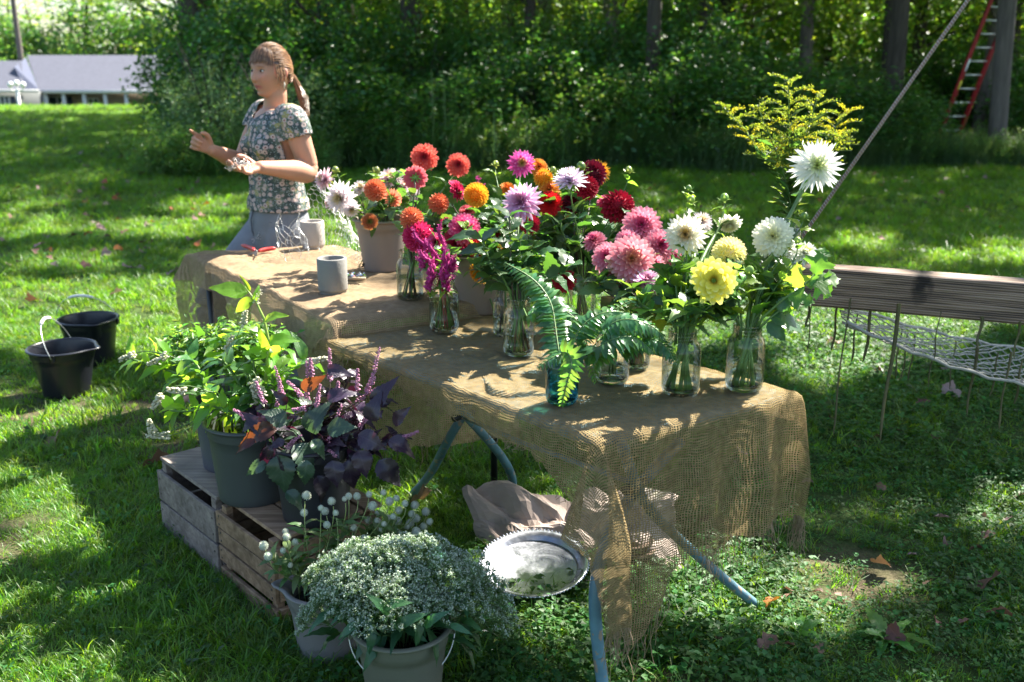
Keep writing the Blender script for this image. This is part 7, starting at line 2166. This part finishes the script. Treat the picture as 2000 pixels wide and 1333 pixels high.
def woman():
    foot = Vector((-.99, 4.66, 0))
    e = thing('person', foot, 'woman in floral blouse and grey jeans behind the table, one hand raised, talking', 'person')
    # body axes: she faces left and a little toward the camera
    FW = Vector((-.80, -.60, 0)).normalized(); RT = Vector((FW.y, -FW.x, 0))      # RT: her right-hand side
    if RT.x > 0: RT = -RT
    LFT = -RT
    def hx(px, py, Y): return at(px, py, Y)
    skin, nt, out = newmat('skin'); L = nt.links
    va = nd(nt, 'Attribute', attribute_name='paint')
    tc = nd(nt, 'TexCoord'); n = nd(nt, 'TexNoise', Scale=14.0, Detail=4); L.new(tc.outputs['Object'], n.inputs['Vector'])
    mr = nd(nt, 'MapRange'); mr.inputs['To Min'].default_value = .88; mr.inputs['To Max'].default_value = 1.1; L.new(n.outputs[0], mr.inputs[0])
    hs = nd(nt, 'HueSaturation'); L.new(va.outputs['Color'], hs.inputs['Color']); L.new(mr.outputs[0], hs.inputs['Value'])
    p = nd(nt, 'BsdfPrincipled', Roughness=.5); L.new(hs.outputs[0], p.inputs['Base Color']); p.inputs['Subsurface Weight'].default_value = .25; p.inputs['Subsurface Radius'].default_value = (.012, .005, .003); p.inputs['Subsurface Scale'].default_value = 1.0
    p.inputs['Specular IOR Level'].default_value = .35
    L.new(p.outputs[0], out.inputs[0])

    hip = hx(545, 425, 4.62); waist = hx(540, 350, 4.60); chest = hx(541, 268, 4.58); neckb = hx(536, 222, 4.60)
    shL, shR = chest + LFT * .165 + Z * .085 + FW * -.005, chest + RT * .165 + Z * .095 + FW * -.01
    # ---- head in its own axes
    HF = Vector((-.58, -.81, .04)).normalized(); HU = (Z - HF * Z.dot(HF)).normalized(); HL = HU.cross(HF)      # HL: her left
    hc = hx(529, 141, 4.58)
    def head_vert(v):
        x, y, z = v             # x left, y forward, z up, unit sphere
        ax_, ay_, az_ = .074, .094, .112
        X, Yy, Zz = x * ax_, y * ay_, z * az_
        g = lambda cx, cz, sx, sz: math.exp(-((x - cx) / sx) ** 2 - ((z - cz) / sz) ** 2)
        if y > -.2:
            f = min(1, (y + .2) / .6)
            ax2 = abs(x)
            if z < -.05:
                k = min(1, (-z - .05) / .95)
                X *= 1 - .36 * k ** 1.2
                Yy = Yy * (1 - .02 * k) + .010 * k * f
                Yy += .006 * math.exp(-((z + .92) / .16) ** 2 - (x / .35) ** 2) * f * 3
            Yy -= .012 * f * (math.exp(-((ax2 - .36) / .20) ** 2 - ((z - .02) / .13) ** 2))          # eye hollows
            Yy += .005 * f * math.exp(-((ax2 - .34) / .30) ** 2 - ((z - .20) / .10) ** 2)             # brows
            Yy += .006 * f * math.exp(-((ax2 - .5) / .25) ** 2 - ((z + .28) / .22) ** 2)              # cheeks
            nz_ = max(0, min(1, (.10 - z) / .44)) if z > -.36 else max(0, 1 - (-.36 - z) / .07)
            wN = .11 + .10 * max(0, min(1, (.1 - z) / .45))
            Yy += (.003 + .016 * nz_) * math.exp(-(x / wN) ** 2) * f * (1 if z < .12 else math.exp(-((z - .12) / .1) ** 2))
            Yy += .0065 * f * math.exp(-(x / .30) ** 2) * (math.exp(-((z + .535) / .045) ** 2) + math.exp(-((z + .655) / .05) ** 2))
            Yy -= .004 * f * math.exp(-(x / .34) ** 2 - ((z + .595) / .022) ** 2)
            Yy += .006 * f * math.exp(-(x / .30) ** 2 - ((z + .88) / .12) ** 2)
            Yy -= .004 * f * math.exp(-(x / .3) ** 2 - ((z + .76) / .06) ** 2)
        else:
            if z < -.3: Yy *= 1 - .45 * (-z - .3); X *= 1 - .25 * (-z - .3)
        return X, Yy, Zz
    m = MB(); rows = []
    NA, NB = 96, 90
    for i in range(NB + 1):
        th = PI * (i + .001) / (NB + .002); row = []
        for k in range(NA):
            a = 2 * PI * k / NA; X, Yy, Zz = head_vert((math.sin(th) * math.cos(a), math.sin(th) * math.sin(a), math.cos(th)))
            row.append(hc + HL * X + HF * Yy + HU * Zz)
        rows.append(row)
    m.grid(rows, wrap=True)
    # ears
    for s in (1, -1):
        c = hc + HL * (s * .073) - HF * .006 - HU * .008
        limb(m, [c + HU * .024 - HF * .004, c + HU * .012 - HF * .012 + HL * s * .006, c - HU * .010 - HF * .008 + HL * s * .005, c - HU * .024 + HF * .002], [.006, .009, .008, .006], 10)
    limb(m, [hc - HU * .055 - HF * .020, hc - HU * .10 - HF * .022, neckb + Z * .02 - FW * .005, neckb - Z * .04], [.054, .051, .055, .075], 20)
    # torso and legs (under the clothes)
    def tors(mm, grow, z0=None):
        secs = []
        for (c, a, b) in ((hip - Z * .10, .165, .115), (hip, .172, .118), (hip.lerp(waist, .5), .155, .105), (waist, .138, .095), (waist.lerp(chest, .45), .146, .102), (chest - Z * .01, .160, .116), (chest + Z * .055, .165, .105), (chest + Z * .10, .150, .080), (chest + Z * .125, .095, .060)):
            secs.append((c, a + grow, b + grow, RT, Z))
        ellipse_loft(mm, secs, 28)
        for s in (1, -1):                     # bust
            c = chest + FW * .075 + RT * (s * .068) - Z * .035
            limb(mm, [c - FW * .05, c + FW * .008], [.065 + grow, .056 + grow], 16)
    tors(m, -.004)
    kneeR = hx(408, 520, 4.45); kneeR.z = .50; ankR = Vector((kneeR.x - .03, kneeR.y + .03, .07))
    kneeL = hip + LFT * .09 + Z * -.42 + FW * .04; ankL = kneeL + Vector((.02, .06, -.40)); ankL.z = .07
    def leg(mm, s, k, a, g):
        h = hip + (RT if s > 0 else LFT) * .088 - Z * .06
        limb(mm, [h, h.lerp(k, .5) + FW * .01, k, k.lerp(a, .35) - FW * .012, a], [.100 + g, .080 + g, .060 + g, .056 + g, .038 + g], 20)
    leg(m, 1, kneeR, ankR, -.004); leg(m, -1, kneeL, ankL, -.004)
    for a in (ankR, ankL):
        limb(m, [a + Z * -.01, a + FW * .06 - Z * .035, a + FW * .14 - Z * .045], [.036, .034, .024], 12)
    # ---- arms
    elL = hx(603, 336, 4.44); wrL = hx(508, 327, 4.20)
    elR = hx(470, 318, 4.66); wrR = hx(412, 293, 4.42)
    limb(m, [shL - LFT * .03, shL + Z * -.02 + LFT * .012, shL.lerp(elL, .5) + LFT * .008, elL, elL.lerp(wrL, .3), elL.lerp(wrL, .7), wrL], [.048, .056, .050, .043, .046, .034, .027], 18)
    limb(m, [shR - RT * .03, shR - Z * .02 + RT * .012, shR.lerp(elR, .5), elR, elR.lerp(wrR, .3), elR.lerp(wrR, .7), wrR], [.048, .054, .046, .040, .042, .032, .026], 18)
    # ---- hands: a palm and five fingers each
    def hand(w_, d, nrm, side, curls, thumb):
        """w_: wrist, d: along the palm, nrm: out of the palm, side: toward the little finger"""
        d, nrm, side = Vector(d).normalized(), Vector(nrm).normalized(), Vector(side).normalized()
        for k in (-1.25, -.4, .45, 1.25):
            limb(m, [w_ - d * .01, w_ + d * .035 + side * (k * .012), w_ + d * .078 + side * (k * .0165)], [.017, .0145, .0115], 10)
        lens = (.072, .080, .074, .058)
        for q, k in enumerate((-1.5, -.5, .5, 1.5)):
            p_ = w_ + d * (.080 - .004 * abs(k)) + side * (k * .0185); dr = d + side * (k * .06); pts = [p_ - d * .008]; rad = [.0098]
            ang = 0
            for j, sg in enumerate((.44, .32, .24)):
                ang += curls[q][j]
                dd = (dr * math.cos(ang) + nrm * math.sin(ang)).normalized(); p_ = p_ + dd * lens[q] * sg; pts.append(p_); rad.append((.0090, .0082, .0072)[j])
            limb(m, pts, rad, 9)
        b = w_ + d * .018 - side * .020
        pts = [b - d * .005]
        for (u, v, s_, l) in thumb: b = b + (d * u + nrm * v + side * s_).normalized() * l; pts.append(b)
        limb(m, pts, [.015, .0125, .0105, .0085][:len(pts)], 10)
    # raised hand: loosely closed, palm turned toward the camera, forefinger and thumb pointing up
    dR = (hx(372, 272, 4.36) - wrR).normalized(); camw = (CAMP - wrR).normalized(); sR = dR.cross(camw).normalized()
    if sR.z > 0: sR = -sR
    hand(wrR, dR, camw, sR, ((.35, .45, .3), (1.05, 1.25, .8), (1.15, 1.3, .8), (1.2, 1.3, .8)), ((.75, .5, -.9, .036), (.85, .75, -.25, .030), (.9, .6, .3, .022)))
    # lower hand: palm up, holding the wire
    dL = (hx(452, 338, 4.10) - wrL).normalized(); nL = (Z * .8 + (CAMP - wrL).normalized() * .45); nL = (nL - dL * nL.dot(dL)).normalized(); sL = nL.cross(dL).normalized()
    if sL.dot(CAMP - wrL) < 0: sL = -sL
    hand(wrL, dL, nL, sL, ((.30, .35, .25), (.35, .4, .25), (.4, .45, .3), (.5, .5, .3)), ((.6, .7, -.6, .036), (.8, .55, -.1, .030), (.9, .3, .0, .022)))
    def paint(me):
        co = np.empty(len(me.vertices) * 3, np.float32); me.vertices.foreach_get('co', co); co = co.reshape(-1, 3).astype(float)
        r = co - np.array(hc); X = r @ np.array(HL); Yv = r @ np.array(HF); Zv = r @ np.array(HU)
        base = np.tile(np.array([.47, .245, .16]), (len(co), 1))
        def blend(wt, c): base[:] = base * (1 - wt[:, None]) + np.array(c) * wt[:, None]
        face = (Yv > .03)
        blend(.40 * np.exp(-((np.abs(X) - .038) / .02) ** 2 - ((Zv + .028) / .022) ** 2) * face, (.62, .22, .16))
        blend(.35 * np.exp(-(X / .016) ** 2 - ((Zv + .035) / .014) ** 2) * face, (.60, .24, .18))
        blend(.9 * np.exp(-(X / .023) ** 4 - ((Zv + .066) / .0085) ** 4) * (Yv > .06), (.42, .12, .12))
        blend(.6 * np.exp(-(X / .021) ** 4 - ((Zv + .0665) / .0016) ** 2) * (Yv > .06), (.12, .03, .03))
        blend(.75 * np.exp(-((np.abs(X) - .030) / .015) ** 4 - ((Zv - .021 + .15 * (np.abs(X) - .03) ** 1) / .0032) ** 2) * face, (.20, .11, .07))
        blend(.35 * np.exp(-((np.abs(X) - .028) / .016) ** 2 - ((Zv - .002) / .012) ** 2) * face, (.36, .19, .14))
        ear = (np.abs(X) > .066) & (np.abs(Yv) < .04) & (np.abs(Zv) < .04); base[ear] = (.62, .25, .17)
        ca = me.color_attributes.new('paint', 'FLOAT_COLOR', 'POINT'); ca.data.foreach_set('color', np.concatenate([base, np.ones((len(co), 1))], 1).astype(np.float32).ravel())
    remeshed('body', m, skin, e, .0042, 5, paint)
    # eyes
    white = solid('eye_white', G(.62, .58, .55), .25, .03); iris = solid('eye_iris', G(.06, .045, .03), .15, .1); lashm = solid('lash', G(.05, .03, .02), .6, .1)
    for s in (1, -1):
        c = hc + HL * (s * .0285) + HF * .0715 + HU * .002
        m = MB(); rows = [[c + (HL * math.cos(a) * math.sin(t) * .0120 + HU * math.sin(a) * math.sin(t) * .0056 + HF * math.cos(t) * .0125) for a in [2 * PI * k / 14 for k in range(14)]] for t in (.01, .4, .8, 1.2, 1.55)]
        m.grid(rows, wrap=True); ey = m.build('eye', white, e)
        m = MB(); m.tube([c + HF * .0105 + HL * .0012, c + HF * .0131 + HL * .0012], [.0052, .0048], 12); m.build('iris', iris, ey)
        m = MB(); m.tube([c + HL * (k * .0135) + HU * (.0058 - abs(k) * .004) + HF * (.0095 - abs(k) * .006) for k in (-1, -.5, 0, .5, 1)], .0012, 5); m.build('eyelid', lashm, ey)
    # ---- hair
    hairm, nt, out = newmat('brown_hair'); L = nt.links
    tc = nd(nt, 'TexCoord'); sx = nd(nt, 'SeparateXYZ'); L.new(tc.outputs['UV'], sx.inputs[0])
    r = ramp(nt, [(0, G(.05, .022, .010)), (.5, G(.17, .08, .035)), (1, G(.55, .33, .18))]); L.new(sx.outputs[0], r.inputs[0])
    p = nd(nt, 'BsdfPrincipled', Roughness=.38); L.new(r.outputs[0], p.inputs['Base Color']); p.inputs['Specular IOR Level'].default_value = .7; p.inputs['Anisotropic'].default_value = .6
    L.new(p.outputs[0], out.inputs[0])
    rr = random.Random(3)
    def scalp(az, el, g=1.0):
        """az: 0 forward, + to her left; el: up"""
        x, y, z = math.sin(az) * math.cos(el), math.cos(az) * math.cos(el), math.sin(el)
        k = 1 if z > 0 else 1
        return hc + HL * (x * .080 * g) + HF * (y * .100 * g - .003) + HU * (z * .119 * g + .004)
    m = MB(); rows = []
    def low(az):                       # lower edge of the cap
        a = abs(az)
        return float(np.interp(a, [0, .6, 1.0, 1.35, 1.6, 2.2, 3.15], [.62, .52, .30, .18, -.05, -.40, -.50]))
    for i in range(25):
        row = []
        for k in range(48):
            az = -PI + 2 * PI * k / 48; el = low(az) + (PI / 2 - low(az)) * i / 24
            row.append(scalp(az, el, .99))
        rows.append(row)
    m.grid(rows, wrap=True, uvs=[(.1, i / 24) for i in range(25) for k in range(48)])
    hb = m.build('hair', hairm, e)
    tie = hc - HF * .096 + HU * -.004
    m = MB()
    def strand(pts, w0, col, n=3):
        b = len(m.v)
        m.tube(pts, [w0 * (.9 if 0 < i < len(pts) - 1 else .3) for i in range(len(pts))], 3, caps=False)
        for i in range(b, len(m.uv)): m.uv[i] = (col, m.uv[i][1])
    for i in range(900):             # swept back to the tie
        az = rr.uniform(-PI, PI); t0 = rr.random()
        az0 = az if abs(az) < 2.6 else az * .8
        e0 = low(az0) + (1.3 - low(az0)) * rr.random() ** 1.4
        if abs(az0) < .55 and e0 < .9: e0 = .9 + .4 * rr.random()
        p0 = scalp(az0, e0, 1.0); pts = []
        # great-circle like path to the tie
        a = (p0 - hc); b = (tie - hc)
        g = 1.01 + rr.random() * .035
        for k in range(8):
            t = k / 7; v = (a * (1 - t) + b * t); x, y, z = v.dot(HL) / .080, (v.dot(HF) + .003) / .100, (v.dot(HU) - .004) / .119; l = math.sqrt(x * x + y * y + z * z) + 1e-6
            if l < 1 or k < 7: x, y, z = x / l, y / l, z / l
            pts.append(hc + HL * (x * .080 * g) + HF * (y * .100 * g - .003) + HU * (z * .119 * g + .004))
        pts[-1] = tie + rv(.006)
        strand(pts, .0017, min(1, max(0, rr.gauss(.5, .22))))
    for i in range(330):             # fringe
        az = rr.uniform(-1.0, 1.05); s0 = scalp(az * .55, 1.15 + rr.uniform(-.15, .2), 1.02)
        endel = .33 + .08 * rr.gauss(0, 1) - .30 * max(0, abs(az) - .55)
        p1 = scalp(az, .85, 1.075); p2 = scalp(az * 1.02, .55, 1.09); p3 = scalp(az * 1.03, endel, 1.07)
        strand(bez(s0, p1, p2, p3, 7), .0013, min(1, max(0, rr.gauss(.5, .22))))
    for i in range(46):              # loose wisps before the ear
        s = 1; az = rr.uniform(1.15, 1.6) * (1 if rr.random() < .7 else -1)
        p0 = scalp(az, .25, 1.03); strand(bez(p0, p0 - HU * .03, p0 - HU * .06 - HF * .01 + HL * (.01 * s), p0 - HU * rr.uniform(.06, .11) - HF * rr.uniform(-.01, .03), 6), .0009, rr.random())
    o = m.build('hair_strands', hairm, hb); o['kind'] = 'stuff'
    m = MB()
    tipb = hx(598, 214, 4.66)
    for i in range(420):             # ponytail
        q = rv(.010); c1 = tie - HF * .045 + HU * .012 + q; c2 = tie - HF * .060 - HU * .07 + rv(.018); en = tipb + rv(.016) + Z * rr.uniform(-.03, .05)
        b = len(m.v); m.tube(bez(tie + q * .3, c1, c2, en, 9), [.0016, .0018, .0018, .0018, .0016, .0014, .0012, .0008, .0003], 3, caps=False)
        cc = min(1, max(0, rr.gauss(.55, .2)))
        for j in range(b, len(m.uv)): m.uv[j] = (cc, 0)
    o = m.build('ponytail', hairm, e); o['kind'] = 'stuff'
    m = MB(); m.tube([tie - HF * .010 + (HL * math.cos(a) + HU * math.sin(a)) * .012 for a in [2 * PI * k / 12 for k in range(13)]], .004, 6); m.build('hair_tie', solid('green_hair_tie', G(.20, .5, .25), .6, .1), e)
    m = MB(); ce = hc + HL * .080 - HF * .004 - HU * .036; m.tube([ce, ce - HU * .018 + HL * .002, ce - HU * .034], [.0015, .004, .0015], 6); m.build('earring', solid('pale_earring', G(.7, .66, .55), .3, .1), e)
    # ---- blouse: flowered cloth
    bl, nt, out = newmat('floral_blouse'); L = nt.links
    tc = nd(nt, 'TexCoord')
    mp = nd(nt, 'Mapping'); mp.inputs['Scale'].default_value = (1, 1, 1.25); L.new(tc.outputs['Object'], mp.inputs[0])
    nz = nd(nt, 'TexNoise', Scale=30.0, Detail=2); L.new(mp.outputs[0], nz.inputs['Vector'])
    vma = nd(nt, 'VectorMath', operation='MULTIPLY_ADD'); vma.inputs[1].default_value = (.012, .012, .012); L.new(nz.outputs[1], vma.inputs[0]); L.new(mp.outputs[0], vma.inputs[2])
    v1 = nd(nt, 'TexVoronoi', Scale=33.0, Randomness=.55); L.new(vma.outputs[0], v1.inputs['Vector'])
    v2 = nd(nt, 'TexVoronoi', Scale=110.0); L.new(vma.outputs[0], v2.inputs['Vector'])
    wv = nd(nt, 'TexWave', bands_direction='Z', Scale=6.0, Distortion=2.5); wv.inputs['Detail Scale'].default_value = 3; L.new(tc.outputs['Object'], wv.inputs['Vector'])
    base = ramp(nt, [(0, G(.030, .048, .050)), (.42, G(.05, .075, .065)), (.52, G(.10, .125, .09)), (.61, G(.30, .26, .09)), (.7, G(.34, .31, .13))], 'CONSTANT'); nq = nd(nt, 'TexNoise', Scale=17.0, Detail=2); L.new(mp.outputs[0], nq.inputs['Vector']); L.new(nq.outputs[0], base.inputs[0])
    flow = ramp(nt, [(0, G(.40, .10, .08)), (.11, G(.05, .08, .09)), (.17, G(.50, .38, .33)), (.34, G(.38, .30, .29)), (.46, G(.07, .10, .09))], 'CONSTANT'); L.new(v1.outputs['Distance'], flow.inputs[0])
    fm = ramp(nt, [(.40, (1, 1, 1)), (.44, (0, 0, 0))], 'CONSTANT'); L.new(v1.outputs['Distance'], fm.inputs[0])
    sp = ramp(nt, [(0, (1, 1, 1)), (.28, (0, 0, 0))], 'CONSTANT'); L.new(v2.outputs['Distance'], sp.inputs[0])
    mxa = nd(nt, 'Mix', data_type='RGBA'); L.new(sp.outputs[0], mxa.inputs[0]); L.new(base.outputs[0], mxa.inputs[6]); mxa.inputs[7].default_value = (.30, .36, .38, 1)
    mxb = nd(nt, 'Mix', data_type='RGBA'); L.new(fm.outputs[0], mxb.inputs[0]); L.new(mxa.outputs[2], mxb.inputs[6]); L.new(flow.outputs[0], mxb.inputs[7])
    p = nd(nt, 'BsdfPrincipled', Roughness=.75); L.new(mxb.outputs[2], p.inputs['Base Color'])
    nb = nd(nt, 'TexNoise', Scale=16.0, Detail=3); mp4 = nd(nt, 'Mapping'); mp4.inputs['Scale'].default_value = (1, 1, .5); L.new(tc.outputs['Object'], mp4.inputs[0]); L.new(mp4.outputs[0], nb.inputs['Vector'])
    b_ = nd(nt, 'Bump', Strength=.7, Distance=.03); L.new(nb.outputs[0], b_.inputs['Height']); L.new(b_.outputs[0], p.inputs['Normal'])
    L.new(p.outputs[0], out.inputs[0])
    m = MB()
    secs = []
    hem = hip + Z * .055
    for (c, a, b) in ((hem - Z * .015 + RT * .0, .186, .134), (hem + Z * .03, .184, .131), (hip.lerp(waist, .6), .170, .120), (waist, .156, .110), (waist.lerp(chest, .45), .160, .116), (chest - Z * .01, .172, .130), (chest + Z * .055, .174, .116), (chest + Z * .098, .160, .088), (chest + Z * .122, .112, .066)):
        secs.append((c, a, b, RT, Z))
    ellipse_loft(m, secs, 40)
    for s in (1, -1):
        c = chest + FW * .082 + RT * (s * .068) - Z * .035; limb(m, [c - FW * .06, c + FW * .006], [.072, .060], 16)
    for (sh, el, sd) in ((shL, elL, LFT), (shR, elR, RT)):
        limb(m, [sh - sd * .07 + Z * .012, sh + Z * .002 + sd * .01, sh.lerp(el, .30) + sd * .016 + Z * .0], [.055, .060, .061], 20)
    # folds in the cloth
    for k in range(9):
        a = U(-1.2, 1.2); c = waist + Z * U(-.08, .1); dr = (FW * math.cos(a) + LFT * math.sin(a)); q = c + dr * .118
        limb(m, [q - Z * .05, q + LFT * U(-.01, .01), q + Z * .05], [.004, .010, .004], 8)
    def cut(me):
        # open the neck and the sleeve ends: drop faces round the neck and past the cuffs
        import bmesh
        bm = bmesh.new(); bm.from_mesh(me)
        dele = []
        nc = neckb + Z * .012 + FW * .030
        for f in bm.faces:
            c = f.calc_center_median(); r_ = c - nc
            if math.hypot(r_.dot(FW) / .070, r_.dot(LFT) / .088) < 1 and c.z > chest.z + .055: dele.append(f); continue
            if c.z < hem.z - .012: dele.append(f); continue
            for (sh, el) in ((shL, elL), (shR, elR)):
                ax = (el - sh); t = (c - sh).dot(ax) / ax.length_squared
                d = (c - sh - ax * t).length
                if .34 < t < .8 and d < .08 and (c - (hip.lerp(chest, .6))).dot(LFT if sh is shL else RT) > .10: dele.append(f); break
        bmesh.ops.delete(bm, geom=dele, context='FACES'); bm.to_mesh(me); bm.free()
    o = remeshed('blouse', m, bl, e, .0055, 4, cut)
    so = o.modifiers.new('cloth', 'SOLIDIFY'); so.thickness = .003
    # ---- jeans
    jm = solid('grey_denim', G(.175, .185, .205), .85, .14, 7, bump=.3, bscale=260)
    m = MB()
    secs = [(hip - Z * .13, .165, .118, RT, Z), (hip - Z * .06, .183, .130, RT, Z), (hip, .180, .128, RT, Z), (hip + Z * .05, .166, .116, RT, Z), (hip + Z * .075, .160, .112, RT, Z)]
    ellipse_loft(m, secs, 28)
    leg(m, 1, kneeR, ankR, .010); leg(m, -1, kneeL, ankL, .010)
    for k in range(5):
        q = hip - Z * (.07 + .012 * k) + FW * .124 + RT * (.02 + .02 * k); limb(m, [q, q + RT * .05 - Z * .02 - FW * .01], [.005, .003], 6)
    jo = remeshed('jeans', m, jm, e, .0075, 4)
    st = solid('denim_seam', G(.09, .10, .12), .8, .1)
    m = MB(); m.tube([hip + Z * .05 + FW * .122, hip + FW * .137, hip - Z * .05 + FW * .136, hip - Z * .10 + FW * .118], .0035, 6); m.build('fly_seam', st, jo)
    m = MB(); m.tube([hip + Z * .03 + FW * .09 + LFT * .085, hip + FW * .095 + LFT * .115, hip - Z * .01 + FW * .06 + LFT * .160], .003, 6); m.build('pocket_seam', st, jo)
    # ---- what she holds
    cw = wrL + dL * .10 + nL * .030
    def g(u, v):
        a = u * 9; q = cw + dL * (.09 * (v - .25)) + sL * (.05 * math.cos(a) * (1 - .5 * v)) + nL * (.022 * math.sin(a * 1.3) + .01)
        return q + Vector((mnoise.noise(q * 22), mnoise.noise(q * 22 + Vector((5, 5, 5))), mnoise.noise(q * 22 + Vector((9, 1, 2))))) * .035
    wire_sheet('crumpled_wire', g, 11, 6, 'crumpled ball of fine chicken wire lying in the lower open hand', rad=.0005)
woman()
